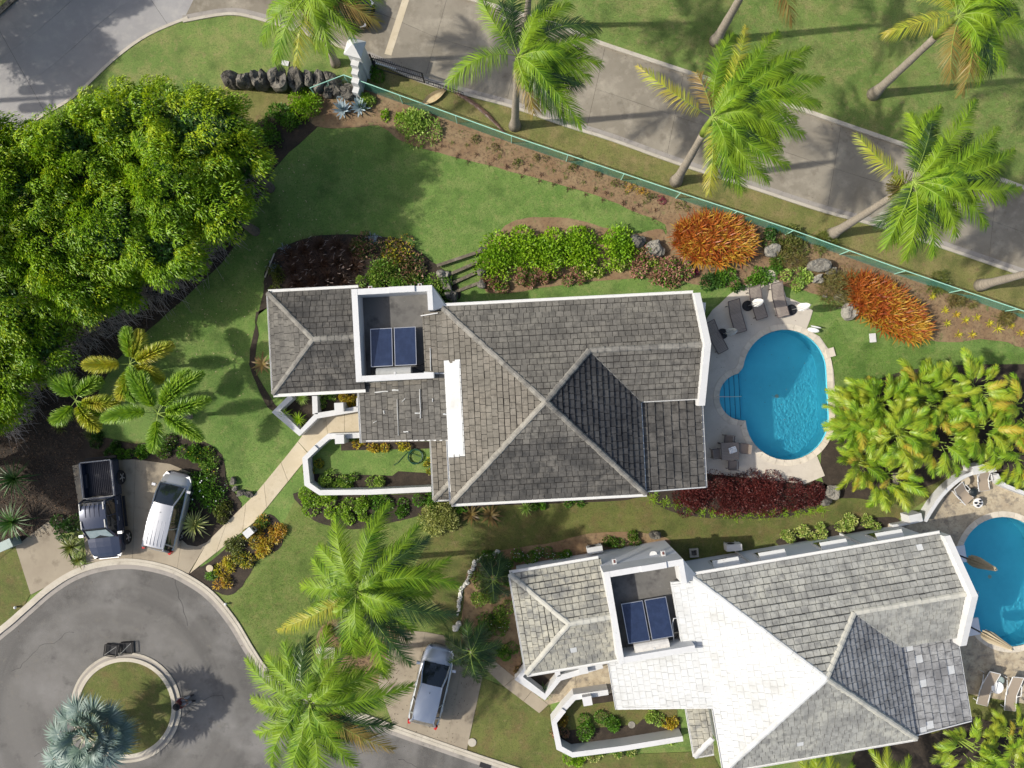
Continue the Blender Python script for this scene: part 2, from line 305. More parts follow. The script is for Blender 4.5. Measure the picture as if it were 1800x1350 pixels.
# ------------------------------------------------------------------ leaf geometry
def nrm(a): return a/np.maximum(np.linalg.norm(a,axis=1,keepdims=True),1e-9)
def diamonds(Pn,D,N,L,W,fold=.18):
    """creased leaves; returns verts, faces"""
    n=len(Pn); S=nrm(np.cross(D,N)); U=nrm(np.cross(S,D)); L=np.broadcast_to(L,(n,))[:,None]; W=np.broadcast_to(W,(n,))[:,None]
    v=np.stack([Pn,Pn+D*L*.45+S*W*.5+U*W*fold,Pn+D*L,Pn+D*L*.45-S*W*.5+U*W*fold],1).reshape(-1,3)
    b=np.arange(n)[:,None]*4; f=np.concatenate([b+[0,1,2],b+[0,2,3]],1).reshape(-1,3); return v,f
def straps(Pn,D,N,L,W,droop,dv=None,seg=3,prof=(.6,1,.75)):
    """curved strap leaves; droop: fraction of L the tip is displaced along dv (default down)"""
    n=len(Pn); S=nrm(np.cross(D,N)); L=np.broadcast_to(L,(n,))[:,None]; W=np.broadcast_to(W,(n,))[:,None]; dr=np.broadcast_to(droop,(n,))[:,None]
    dv=np.array([[0,0,-1.]]) if dv is None else dv
    rows=[]
    for i in range(seg):
        t=i/seg; c=Pn+D*L*t+dv*L*dr*t*t; rows+= [c+S*W*.5*prof[i],c-S*W*.5*prof[i]]
    rows.append(Pn+D*L+dv*L*dr); v=np.stack(rows,1).reshape(-1,3); k=2*seg+1; b=np.arange(n)[:,None]*k; f=[]
    for i in range(seg-1): a=2*i; f+=[b+[a,a+1,a+3],b+[a,a+3,a+2]]
    a=2*(seg-1); f.append(b+[a,a+1,a+2]); return v,np.concatenate(f,1).reshape(-1,3)
def join(parts):
    """parts: [(v,f,matindex)]"""
    o=0; V=[];Fc=[];I=[]
    for v,f,m in parts: V.append(v);Fc.append(f+o);I.append(np.full(len(f),m));o+=len(v)
    return np.concatenate(V),np.concatenate(Fc),np.concatenate(I)
def leafobj(name,parts,mats,parent=None,loc=None):
    V,Fc,I=join(parts); return mesh(name,V,Fc,mats,parent,I,False,loc)
def rand_dirs(n,up=0.0):
    d=RNG.normal(size=(n,3)); d[:,2]+=up; return nrm(d)
def tubes_np(A,B,ra,rb):
    """many 3-sided sticks"""
    n=len(A); D=nrm(B-A); X=nrm(np.cross(D,np.tile([[.3,.2,.93]],(n,1)))); Y=np.cross(D,X); vs=[]
    for c,r in((A,ra),(B,rb)):
        for j in range(3): an=2*math.pi*j/3; vs.append(c+(X*math.cos(an)+Y*math.sin(an))*r)
    v=np.stack(vs,1).reshape(-1,3); b=np.arange(n)[:,None]*6; f=[]
    for j in range(3): k=(j+1)%3; f+=[b+[j,k,3+k],b+[j,3+k,3+j]]
    return v,np.concatenate(f,1).reshape(-1,3)
def bush(name,label,cat,px,py,rx,ry,h,mats,leaf=(.13,.06),dens=330,rot=0,group=None,lobes=None,up=.7,flowers=None,strap=False,gnd=0.0):
    """leafy shrub: leaves over several overlapping domes; rx, ry in photograph pixels at its top"""
    hh=h*.7; c=P(px,py,hh); k=(H-hh)/F; ax,ay=rx*k*1.13,ry*k*1.13; lobes=lobes or max(3,int(ax*ay*9)); rot=R(rot)
    a=np.sqrt(RNG.random(lobes))*.72; th=RNG.random(lobes)*2*math.pi; cx=a*np.cos(th)*ax; cy=a*np.sin(th)*ay
    r0=min(ax,ay)*.62; lr=r0*(.7+.45*RNG.random(lobes)); lh=h*(.72+.28*RNG.random(lobes))*(1-.35*a)
    n=max(60,int(dens*math.pi*ax*ay)); q=RNG.integers(0,lobes,n); d=rand_dirs(n,.35); d[:,2]=np.abs(d[:,2])
    sh=(.8+.25*RNG.random(n))[:,None]; pos=np.stack([cx[q],cy[q],np.zeros(n)],1)+d*np.stack([lr[q],lr[q],lh[q]],1)*sh
    pos[:,2]=np.maximum(pos[:,2],.03)
    D=nrm(d*.8+RNG.normal(size=(n,3))*.45+np.array([[0,0,up*.6]])); N=nrm(np.array([[-.2,0,1.]])+d*.35+RNG.normal(size=(n,3))*.35)
    cr,sr=math.cos(rot),math.sin(rot)
    def rt(v): return np.stack([v[:,0]*cr-v[:,1]*sr,v[:,0]*sr+v[:,1]*cr,v[:,2]],1)
    L=leaf[0]*(.7+.6*RNG.random(n)); W=leaf[1]*(.8+.4*RNG.random(n)); mi=RNG.integers(0,len(mats),n) if len(mats)>1 else np.zeros(n,int); parts=[]
    for m in range(len(mats)):
        s=mi==m
        if s.sum()==0: continue
        v,f=(straps(pos[s],D[s],N[s],L[s],W[s],.3) if strap else diamonds(pos[s],D[s],N[s],L[s],W[s])); parts.append((rt(v),f,m))
    ms=[G(m) for m in mats]
    # branching stems from the ground up into the domes
    ns=lobes*3; q2=RNG.integers(0,lobes,ns); A=np.stack([cx[q2]*.35,cy[q2]*.35,np.zeros(ns)],1); d2=rand_dirs(ns,.6); d2[:,2]=abs(d2[:,2]); B=np.stack([cx[q2],cy[q2],np.zeros(ns)],1)+d2*np.stack([lr[q2],lr[q2],lh[q2]],1)*.8
    v,f=tubes_np(A,B,.018,.006); ms.append(G('barkd')); parts.append((rt(v),f,len(ms)-1))
    if flowers:
        nf,fm,fs=flowers; s=RNG.choice(n,nf); pf=pos[s]+d[s]*.04+np.array([[0,0,.03]]); ms.append(G(fm))
        for kk in range(5):
            an=kk*2*math.pi/5; Dp=np.tile([[math.cos(an),math.sin(an),.35]],(nf,1)); v,f=diamonds(pf,nrm(Dp),np.tile([[0,0,1.]],(nf,1)),fs,fs*.8); parts.append((rt(v),f,len(ms)-1))
    o=leafobj(name,parts,ms,None,(c.x,c.y,gnd)); return tag(o,label,cat,group)
def rosette_parts(c,n,L,W,droop,tilt=(.15,1.1),m=0,seg=3,prof=(.7,1,.7)):
    """strap leaves around a centre; tilt range: 0 flat, pi/2 upright"""
    th=np.arange(n)*2.39996+RNG.random(n)*.3; el=np.linspace(tilt[1],tilt[0],n)+RNG.normal(size=n)*.08
    D=np.stack([np.cos(th)*np.cos(el),np.sin(th)*np.cos(el),np.sin(el)],1); Pn=np.array([c])+D*.03; N=np.tile([[0,0,1.]],(n,1))+D*.01
    v,f=straps(Pn,D,N,L*(.85+.3*RNG.random(n)),W,droop,seg=seg,prof=prof); return (v,f,m)
def rosette(name,label,cat,px,py,L,W,n,mat,droop=.35,h=.0,tilt=(.1,1.2),group=None,seg=3,prof=(.7,1,.7),stem=0):
    c=P(px,py,stem+.15); parts=[rosette_parts((0,0,stem+.05),n,L,W,droop,tilt,0,seg,prof)]
    ms=[G(mat),G('barkd')]; v,f=tubes_np(np.array([[0,0,0.]]),np.array([[0,0,stem+.06]]),.06,.05); parts.append((v,f,1))
    return tag(leafobj(name,parts,ms,None,(c.x,c.y,0)),label,cat,group)
# ================================================================== SETTING
def resample(pts,n):
    pts=[Vector((p[0],p[1])) for p in pts]; d=[0]
    for a,b in zip(pts,pts[1:]): d.append(d[-1]+(b-a).length)
    out=[]
    for i in range(n+1):
        s=d[-1]*i/n; j=max(k for k in range(len(d)) if d[k]<=s+1e-9); j=min(j,len(pts)-2)
        out.append(pts[j].lerp(pts[j+1],(s-d[j])/max(1e-9,d[j+1]-d[j])))
    return out
def slabs(parent,A,B,n,lanes,z,m,gap=.012,name='slab',thick=.04,sub=1):
    """concrete slabs between two edge lines (world xy), joints left open"""
    A=resample(A,n*sub); B=resample(B,n*sub)
    for i in range(n):
        for l in range(lanes):
            f0,f1=l/lanes,(l+1)/lanes
            lo=[A[k].lerp(B[k],f0) for k in range(i*sub,(i+1)*sub+1)]; hi=[A[k].lerp(B[k],f1) for k in range(i*sub,(i+1)*sub+1)]
            poly=lo+hi[::-1]; c=sum(poly,Vector((0,0)))/len(poly)
            q=[tuple(c+(p-c)*(1-gap/max(.3,(p-c).length))) for p in poly]
            mb=MB(); mb.prism([(x-c.x,y-c.y) for x,y in q],0,thick); mb.out(name,m,parent,loc=(c.x,c.y,z-thick))
def strip(mb,line,w0,w1,z0,z1,m=0):
    """raised band beside a line: offsets w0..w1 to its left"""
    L=[Vector(p) for p in line]; n=len(L); a=[];b=[]
    for i,p in enumerate(L):
        t=(L[min(i+1,n-1)]-L[max(i-1,0)]).normalized(); nn=Vector((-t.y,t.x)); a.append(p+nn*w0); b.append(p+nn*w1)
    v=[(p.x,p.y,z1) for p in a]+[(p.x,p.y,z1) for p in b]+[(p.x,p.y,z0) for p in a]+[(p.x,p.y,z0) for p in b]; f=[]
    for i in range(n-1): f+=[(i,i+1,n+i+1,n+i),(2*n+i,2*n+i+1,i+1,i),(n+i,n+i+1,3*n+i+1,3*n+i)]
    f+=[(0,n,3*n,2*n),(n-1,2*n-1,4*n-1,3*n-1)]
    mb.add(v,f,m)
def stadium(cx,cy,r,l,rot=0,n=20):
    out=[]
    for s in(1,-1):
        for i in range(n+1):
            an=math.pi*i/n+(0 if s>0 else math.pi); out.append((r*math.cos(an),r*math.sin(an)+s*l/2))
    c,s=math.cos(rot),math.sin(rot); return [(cx+x*c-y*s,cy+x*s+y*c) for x,y in out]
mpc=P(1381,694); lpc=P(1768,1022); PR=73/31; PL=(228-146)/31
pool_a=stadium(mpc.x,mpc.y,PR,PL,R(3.0)); pool_b=stadium(lpc.x,lpc.y,PR,PL,R(9.6))
def bulge(c,rot,base):
    """round step bay on the house side of a pool, merged into its outline"""
    bc=Vector((c.x,c.y))+Matrix.Rotation(rot,2)@Vector((-2.45,.02)); r=1.33; out=[]
    ins=lambda p,cc,rr:(Vector(p)-cc).length<rr
    pts=[p for p in base if not ins(p,bc,r)]
    # start the kept outline right after the removed run
    k=max(range(len(base)),key=lambda i: (ins(base[i-1],bc,r) and not ins(base[i],bc,r)))
    kept=[base[(k+i)%len(base)] for i in range(len(base)) if not ins(base[(k+i)%len(base)],bc,r)]
    a0=math.atan2(kept[-1][1]-bc.y,kept[-1][0]-bc.x); a1=math.atan2(kept[0][1]-bc.y,kept[0][0]-bc.x)
    while a1<a0: a1+=2*math.pi
    arc=[(bc.x+r*math.cos(a0+(a1-a0)*i/16),bc.y+r*math.sin(a0+(a1-a0)*i/16)) for i in range(1,16)]
    return kept+arc,bc,r
pool_a,bayA,bayr=bulge(mpc,R(3),pool_a); pool_b,bayB,_=bulge(lpc,R(9.6),pool_b)
def offset(poly,d):
    n=len(poly); out=[]
    for i in range(n):
        a,b=Vector(poly[i-1]),Vector(poly[(i+1)%n]); t=(b-a).normalized(); out.append(tuple(Vector(poly[i])+Vector((t.y,-t.x))*d))
    return out
pa_hole=offset(pool_a,.02); pb_hole=offset(pool_b,.02)
sheet('ground',[(-400,-400),(400,-400),(400,400),(-400,400)],0,G('lawn_field'),.5,holes=[pa_hole,pb_hole],world=True)
# --- roads
rA=[(-300,-260),(-120,-60),(0,-200),(700,-60),(790,-10),(900,25),(975,48),(1043,76),(1116,101),(1212,133),(1320,168),(1400,194),(1509,232),(1602,264),(1800,335),(2300,520)]
lowedge=[(322,36),(400,23),(450,30),(520,52),(586,75),(660,105),(740,141),(812,162),(898,185),(996,219),(1076,244),(1190,285),(1328,330),(1450,370),(1559,400),(1798,481),(2300,655)]
upedge=[(370,-60),(450,-90),(560,-90),(700,-50),(790,-10),(900,25),(975,48),(1043,76),(1116,101),(1212,133),(1320,168),(1400,194),(1509,232),(1602,264),(1800,335),(2300,520)]
sheet('road_bed',[(-500,460),(-60,300),(0,262),(60,215),(130,172),(200,107),(260,62),(322,36)]+lowedge[1:]+upedge[::-1]+[(370,-200),(100,-400),(-150,-60),(28,0),(0,30),(-500,330)][0:2]+[(60,-60),(0,28),(-60,75),(-500,330)],.006,G('darkgap'))
road1=empty('road',kind='structure')
r1lo=[(-400,420),(-60,298),(0,258),(60,211),(130,168),(200,103),(260,60),(330,30),(420,-30),(520,-100)]
r1up=[(-420,330),(-150,145),(-60,75),(0,28),(40,-8),(90,-50),(150,-110),(220,-170),(300,-230),(380,-280)]
slabs(road1,px2w(smooth_line(r1lo,4)),px2w(smooth_line(r1up,4)),4,3,.014,G('roadgrey'),.008,sub=5)
lane=empty('lane',kind='structure')
slabs(lane,px2w(lowedge),px2w(upedge),14,2,.016,G('concrete'),.008,sub=4)
# beige expansion band in the lane
mb=MB(); mb.prism([tuple(P(*q)[:2]) for q in((676,95),(688,98),(720,-2),(709,-6))],.01,.024); mb.out('concrete_band',G('path'))['kind']='structure'
mb=MB(); strip(mb,px2w(smooth_line(lowedge,4))[::-1],0,.16,0,.10,0); strip(mb,px2w(smooth_line(lowedge,4))[::-1],-.28,-.004,0,.024,1)
mb.out('kerb',[G('kerb'),G('gutterc')])['kind']='structure'
mb=MB(); strip(mb,px2w(smooth_line(upedge[2:],4)),0,.22,0,.12,0); mb.out('kerb',[G('kerb')])['kind']='structure'
mb=MB(); strip(mb,px2w(smooth_line(r1lo[:-2],4))[::-1],-.02,.14,0,.07,0); mb.out('kerb',[G('kerb')])['kind']='structure'
mb=MB(); strip(mb,px2w(smooth_line(r1up,4)),.0,.3,0,.12,0); mb.out('kerb',[G('rockd')])['kind']='structure'
# --- lawns
LN=lambda *a,**k: sheet(*a,**k)
LN('lawn',[(-200,560),(0,262),(60,215),(130,172),(200,107),(260,62),(322,38),(400,27),(450,34),(520,56),(586,80),(652,108),(640,128),(560,150),(420,152),(380,260),(100,500)],.028,G('lawn_field'))
LN('lawn',[(640,128),(662,112),(740,147),(812,168),(898,191),(996,225),(1076,250),(1190,291),(1328,336),(1450,376),(1559,406),(1798,487),(2300,661),(2300,740),(1798,560),(1350,405),(1200,357),(900,258),(751,205),(640,160)],.028,G('lawn_verge'))
LN('lawn',[(560,190),(620,200),(760,262),(900,300),(1180,380),(1400,480),(1800,560),(2300,640),(2300,830),(1800,830),(1690,800),(1560,840),(1450,836),(1440,880),(1140,880),(780,890),(530,880),(520,900),(480,1000),(400,1060),(372,1045),(340,1010),(430,900),(400,830),(330,780),(100,770),(60,720),(200,560),(420,350)],.03,G('lawn'),holes=[pa_hole])
LN('lawn',[(520,875),(780,884),(780,905),(720,1000),(790,1110),(752,1125),(700,1110),(670,1160),(692,1278),(600,1243),(520,1213),(470,1180),(440,1140),(410,1090),(372,1045),(400,1020),(480,960)],.032,G('lawn_olive'))
LN('lawn',[(780,880),(1140,868),(1440,870),(1560,840),(1700,815),(1740,830),(1680,850),(1640,870),(1560,925),(1300,985),(1000,1010),(850,1010),(800,1100),(720,1010),(760,940)],.034,G('lawn_dry'))
LN('lawn',[(845,1190),(905,1215),(950,1252),(965,1240),(990,1330),(1250,1320),(1300,1420),(960,1420),(900,1352),(820,1325)],.034,G('lawn_dry'))
LN('lawn',[(960,1190),(1220,1240),(1230,1310),(990,1330)],.030,G('lawn'))
LN('lawn',[(1560,1290),(1700,1210),(1800,1235),(2000,1250),(2000,1500),(1500,1500)],.03,G('lawn_dry'))
LN('lawn',[(-200,930),(-10,955),(28,960),(56,1040),(40,1070),(0,1103),(-200,1210)],.03,G('lawn_dry'))
# --- beds
def bed(pts,m='soil',z=.046,sm=4,name='garden_bed',jit=.02): return sheet(name,pts,z,G(m),.05,sm=sm,jit=jit)
sheet('dry_grass_patch',[(395,150),(470,154),(560,152),(548,172),(500,190),(455,225),(400,210)],.038,G('lawn_verge'),.03,sm=4)
bed([(-260,560),(-60,460),(60,340),(200,290),(350,260),(440,222),(500,192),(560,172),(580,200),(540,240),(480,300),(446,370),(405,445),(335,515),(262,580),(205,635),(170,700),(165,770),(130,785),(150,800),(140,860),(130,930),(80,935),(30,955),(-60,950),(-260,950)],'mulch',.044)  # mulch spread beyond the trees, its dark colour standing in for shade
bed([(540,165),(613,148),(751,198),(900,250),(1200,352),(1350,400),(1560,474),(1800,560),(2050,650),(2050,700),(1860,640),(1798,612),(1740,597),(1665,602),(1600,590),(1530,562),(1480,528),(1440,519),(1376,503),(1300,505),(1230,502),(1180,482),(1166,440),(1170,396),(1114,373),(1051,345),(900,303),(790,274),(727,257),(697,242),(664,221),(600,226),(545,215)])
bed([(850,450),(853,431),(880,405),(900,390),(938,382),(1000,384),(1056,398),(1110,412),(1165,405),(1185,470),(1200,492),(1130,489),(1000,500),(900,514),(855,512),(846,480)],'soil',.05)
bed([(463,516),(465,481),(483,446),(500,433),(551,416),(610,412),(677,416),(714,426),(752,455),(785,478),(805,505),(800,530),(700,540),(470,540),(455,590),(450,650),(470,690),(490,720),(470,715),(445,660),(439,635),(445,590)],'mulch',.05)
bed([(130,770),(240,780),(300,765),(350,772),(390,800),(400,850),(425,885),(412,912),(365,958),(325,960),(250,900),(140,900)],'mulch',.048)
bed([(330,1008),(372,985),(440,925),(470,905),(490,915),(500,940),(490,965),(455,985),(425,1030),(405,1045),(385,1042),(350,1022)],'mulch',.048)
bed([(560,1110),(600,1085),(660,1100),(725,1108),(700,1160),(680,1200),(600,1185),(560,1160)],'soil',.05)
bed([(530,862),(536,895),(560,918),(620,930),(690,918),(760,902),(810,905),(860,890),(1000,884),(1120,876),(1120,860),(760,858)],'mulch',.05)
bed([(1150,876),(1200,840),(1300,830),(1442,846),(1452,880),(1400,905),(1300,912),(1200,905)],'mulch',.05)
bed([(1442,800),(1475,730),(1500,690),(1600,650),(1800,640),(2000,650),(2000,830),(1760,840),(1700,822),(1640,850),(1560,880),(1500,875),(1455,868)],'mulch',.05)
bed([(815,1060),(820,1010),(840,985),(880,968),(960,955),(1060,935),(1160,940),(1165,965),(1000,1000),(910,1030),(915,1190),(860,1175),(812,1130)],'soil',.05)
bed([(1560,1280),(1640,1290),(1700,1260),(1800,1280),(2000,1290),(2000,1500),(1500,1500),(1500,1330)],'mulch',.05)
bed([(1370,945),(1450,925),(1560,908),(1575,925),(1470,950),(1380,960)],'mulch',.05)
# --- circle, island
asph=[(-400,1330),(-120,1200),(0,1110),(40,1078),(85,1040),(130,1012),(180,996),(233,992),(290,1002),(330,1020),(368,1048),(406,1093),(436,1143),(465,1185),(520,1220),(600,1250),(692,1286),(820,1332),(900,1359),(1000,1395),(1200,1480),(1200,1900),(-400,1900)]
sheet('street',asph,.012,G('asphalt'))
kl=px2w(smooth_line([(-400,1325),(-120,1195),(0,1104),(40,1070),(85,1031),(130,1003),(180,987),(233,983),(290,993),(330,1010),(374,1040),(414,1087),(446,1140),(474,1178),(525,1210),(603,1240),(694,1275),(822,1320),(900,1346),(1000,1380),(1200,1465)],5))
mb=MB(); strip(mb,kl,-.28,-.10,0,.115,0); strip(mb,kl,-.55,-.29,0,.03,1); strip(mb,kl,-.10,.06,0,.10,0); mb.out('kerb',[G('kerb'),G('gutterc')])['kind']='structure'
ic=P(222,1243); IR=97/31
circ=lambda r,n=64:[(ic.x+r*math.cos(2*math.pi*i/n),ic.y+r*math.sin(2*math.pi*i/n)) for i in range(n)]
sheet('island_lawn',circ(IR-.5),.10,G('lawn_dry'),.1,world=True)
ck=circ(IR,72)+circ(IR,72)[:1]
mb=MB(); strip(mb,ck,.28,.50,0,.13,0); strip(mb,ck,.14,.28,0,.045,1); strip(mb,ck,.0,.14,0,.055,0); mb.out('kerb',[G('kerb'),G('gutterc')])['kind']='structure'
g_=np.random.default_rng(77)
for k_,(x0,y0,a0,n_) in enumerate([(20,1180,.3,16),(330,1100,1.4,14),(395,1230,2.0,14),(700,1335,-.2,10),(60,1330,1.1,10),(560,1320,.1,12)]):
    a_=a0; pts_=[Vector(P(x0,y0,0))]
    for _ in range(n_): a_+=g_.normal()*.35; pts_.append(pts_[-1]+Vector((math.cos(a_),math.sin(a_),0))*.28)
    mb=MB(); mb.tube([p+Vector((0,0,.008)) for p in pts_],[.009+.006*g_.random() for _ in pts_],4); mb.out('street_crack',G('darkgap'))['kind']='structure'
# --- driveways and paths
def pieces(name,polys,z,m,gap=.012,thick=.06,piece='slab'):
    e=empty(name,kind='structure')
    for pl in polys:
        q=[Vector(p) for p in px2w(pl)]; c=sum(q,Vector((0,0)))/len(q); q=[c+(p-c)*(1-gap/max(.3,(p-c).length)) for p in q]
        mb=MB(); mb.prism([(p.x-c.x,p.y-c.y) for p in q],0,thick); mb.out(piece,m,e,loc=(c.x,c.y,z-thick))
    return e
pieces('driveway',[[(128,818),(175,808),(239,807),(234,983),(180,986),(153,990),(152,975),(146,930),(137,875)],
 [(239,807),(300,815),(345,834),(338,870),(326,905),(318,930),(320,948),(312,1000),(290,992),(234,983)],
 [(320,948),(330,957),(347,960),(366,952),(332,1008),(312,1000)],[(28,960),(88,914),(104,930),(118,965),(131,994),(152,992),(131,1002),(85,1030),(55,1045)]],.062,G('drive'))
pieces('driveway',[[(700,1118),(722,1108),(748,1110),(714,1284),(692,1276),(664,1200),(672,1165)],[(748,1110),(780,1116),(815,1150),(786,1308),(714,1284)],[(815,1150),(848,1190),(820,1320),(786,1308)]],.062,G('drive'))
pe=empty('garden_path',kind='structure')
slabs(pe,px2w([(366,951),(450,867),(505,800),(524,776)]),px2w([(334,1008),(450,915),(515,838),(545,800)][0:1]+[(372,978),(452,914),(528,820),(545,800)]),5,1,.066,G('path'),.01,sub=2)
pieces('entrance_path',[[(524,776),(556,733),(572,728),(577,766),(546,800)],[(572,728),(606,722),(606,764),(577,766)],[(606,722),(645,720),(645,764),(606,764)]],.066,G('path'))
pieces('garden_path',[[(850,1172),(868,1160),(905,1190),(886,1206)],[(886,1206),(905,1190),(935,1214),(920,1232)],[(920,1232),(935,1214),(964,1238),(948,1253)]],.066,G('drive'))
pieces('entrance_path',[[(935,1214),(985,1168),(1010,1172),(1014,1225),(964,1238)],[(1010,1172),(1080,1162),(1088,1222),(1014,1225)]],.066,G('flag'))
# --- pools and decks
def pool(outline,c,bc,name,label,rot):
    root=empty(name,(c.x,c.y,0),0,label,'swimming pool'); rel=[(x-c.x,y-c.y) for x,y in outline]; n=len(rel)
    tri=tessellate_polygon([[Vector((x,y,0)) for x,y in rel]]); V=[(x,y,-1.35) for x,y in rel]+[(x,y,.05) for x,y in rel]
    Fc=[t if (Vector(rel[t[1]])-Vector(rel[t[0]])).cross(Vector(rel[t[2]])-Vector(rel[t[0]]))>0 else t[::-1] for t in tri]
    Fc+=[(i,i+n,(i+1)%n+n,(i+1)%n) for i in range(n)]
    mesh('basin',V,Fc,G('pool'),root)
    mesh('water',[(x,y,-.09) for x,y in rel],[t[::1] for t in Fc[:len(tri)]],G('water'),root)
    # steps in the bay
    b=Vector((bc.x-c.x,bc.y-c.y)); R2=Matrix.Rotation(rot,2)
    for k in range(4):
        x1=-1.30+.42*(k+1)*.85; r=1.29; poly=[]
        for i in range(25):
            an=math.pi/2+math.pi*i/24; p=Vector((r*math.cos(an),r*math.sin(an)))
            if p.x<=x1: poly.append(p)
        if len(poly)<3: continue
        yy=math.sqrt(max(0,r*r-x1*x1)) ; poly=[Vector((x1,yy))]+poly+[Vector((x1,-yy))]
        poly=[b+R2@p for p in poly]; z=-.2-.22*k
        mb=MB(); mb.prism([tuple(p) for p in poly],-1.3,z); mb.out('step',G('pool'),root)
        a1,a2=b+R2@Vector((x1-.03,yy)),b+R2@Vector((x1-.03,-yy)); mb=MB(); d=(a2-a1).normalized(); nn=Vector((-d.y,d.x))*.03
        mb.prism([tuple(a1),tuple(a2),tuple(a2+nn),tuple(a1+nn)],z+.002,z+.012); mb.out('step_edge',G('poolline'),root)
    # coping stones
    o1=offset(rel,.01); o2=offset(rel,.36); L=sum((Vector(o1[i])-Vector(o1[i-1])).length for i in range(n)); k=int(L/.42)
    A=resample(o1+o1[:1],k*2)[0:k*2+1]; B=[]
    B=[]
    for i,p in enumerate(A):
        t=(A[(i+1)%(2*k)]-A[i-1 if i else 2*k-1]).normalized(); B.append(p+Vector((t.y,-t.x))*.34)
    for i in range(k):
        q=[A[2*i],A[2*i+1],A[2*i+2],B[2*i+2],B[2*i+1],B[2*i]]; cc=sum(q,Vector((0,0)))/6; q=[cc+(p-cc)*.965-cc for p in q]
        mb=MB(); mb.prism([tuple(p) for p in q],0,.05); mb.out('coping_stone',G('coping'),root,loc=(cc.x,cc.y,.045))
    mb=MB(); mb.lathe((.0,-.1,-1.345),[(.11,0),(.11,.01)],12); mb.out('drain',G('coping'),root)
    return root
pool(pool_a,mpc,bayA,'swimming_pool','blue oval pool with round step bay beside the dark grey roofed house',R(3))
pool(pool_b,lpc,bayB,'swimming_pool','blue pool cut by the picture edge beside the pale roofed house',R(9.6))
deckA=[(1150,905-200),(1212,560),(1241,561),(1252,545),(1265,534),(1280,519),(1296,508),(1312,501),(1330,497),(1350,494),(1368,493),(1376,505),(1381,522),(1405,532),(1428,546),(1423,562),(1417,578),(1440,592),(1456,615),(1464,650),(1467,690),(1467,735),(1460,760),(1446,786),(1435,801),(1449,836),(1413,851),(1380,846),(1240,832),(1150,850)]
da=sheet('pool_deck',deckA,.072,G('deck'),.08,holes=[offset(pool_a,.02)])
deckB=[(1560,921),(1613,912),(1624,893),(1645,864),(1673,839),(1700,827),(1722,822),(1736,831),(1747,847),(1768,857),(1797,868),(1900,905),(2000,960),(2000,1240),(1800,1236),(1715,1222),(1690,1215),(1640,1120),(1620,1000),(1560,960)]
sheet('pool_deck',deckB,.072,G('flag'),.08,holes=[offset(pool_b,.02)])
for px,py,s,rz,lb in((1458,620,.5,15,'cream square stone pad outside the coping, upper one'),(1470,750,.5,-8,'cream square stone pad outside the coping beside the palms'),(1353,484,.55,0,'cream square stone pad among shrubs behind the loungers')):
    c=P(px,py); mb=MB(); mb.box((0,0,.05),(s,s,.1),R(rz)); tag(mb.out('stone_pad',G('coping'),loc=(c.x,c.y,.03)),lb,'stone pad','stone pads round the pool deck')
c=P(1480,870); pieces('paver_frame',[[(1550,862),(1575,862),(1575,872),(1550,872)],[(1568,830),(1578,830),(1578,862),(1568,862)]],.06,G('drive'))
# ================================================================== HOUSES
A1=R(2.96)
def LP(px,py,h=0):
    """photo pixel of the upper house -> house coordinates"""
    p=P(px,py,h); c,s=math.cos(-A1),math.sin(-A1); return (p.x*c-p.y*s,p.x*s+p.y*c)
def clip(poly,clipper):
    out=[Vector(p) for p in poly]; n=len(clipper)
    a=sum(clipper[i][0]*clipper[(i+1)%n][1]-clipper[(i+1)%n][0]*clipper[i][1] for i in range(n)); cl=clipper if a>0 else clipper[::-1]
    for i in range(n):
        A,B=Vector(cl[i]),Vector(cl[(i+1)%n]); e=B-A; inp=out; out=[]
        if not inp: break
        side=lambda p:e.x*(p.y-A.y)-e.y*(p.x-A.x)
        for j in range(len(inp)):
            p,q=inp[j-1],inp[j]; sp,sq=side(p),side(q)
            if sq>=0:
                if sp<0: out.append(p.lerp(q,sp/(sp-sq)))
                out.append(q)
            elif sp>=0: out.append(p.lerp(q,sp/(sp-sq)))
    return out
def area(p): return abs(sum(p[i-1].x*p[i].y-p[i].x*p[i-1].y for i in range(len(p))))/2
PK=(1.56,-.91); EV=3.92; SL=.524
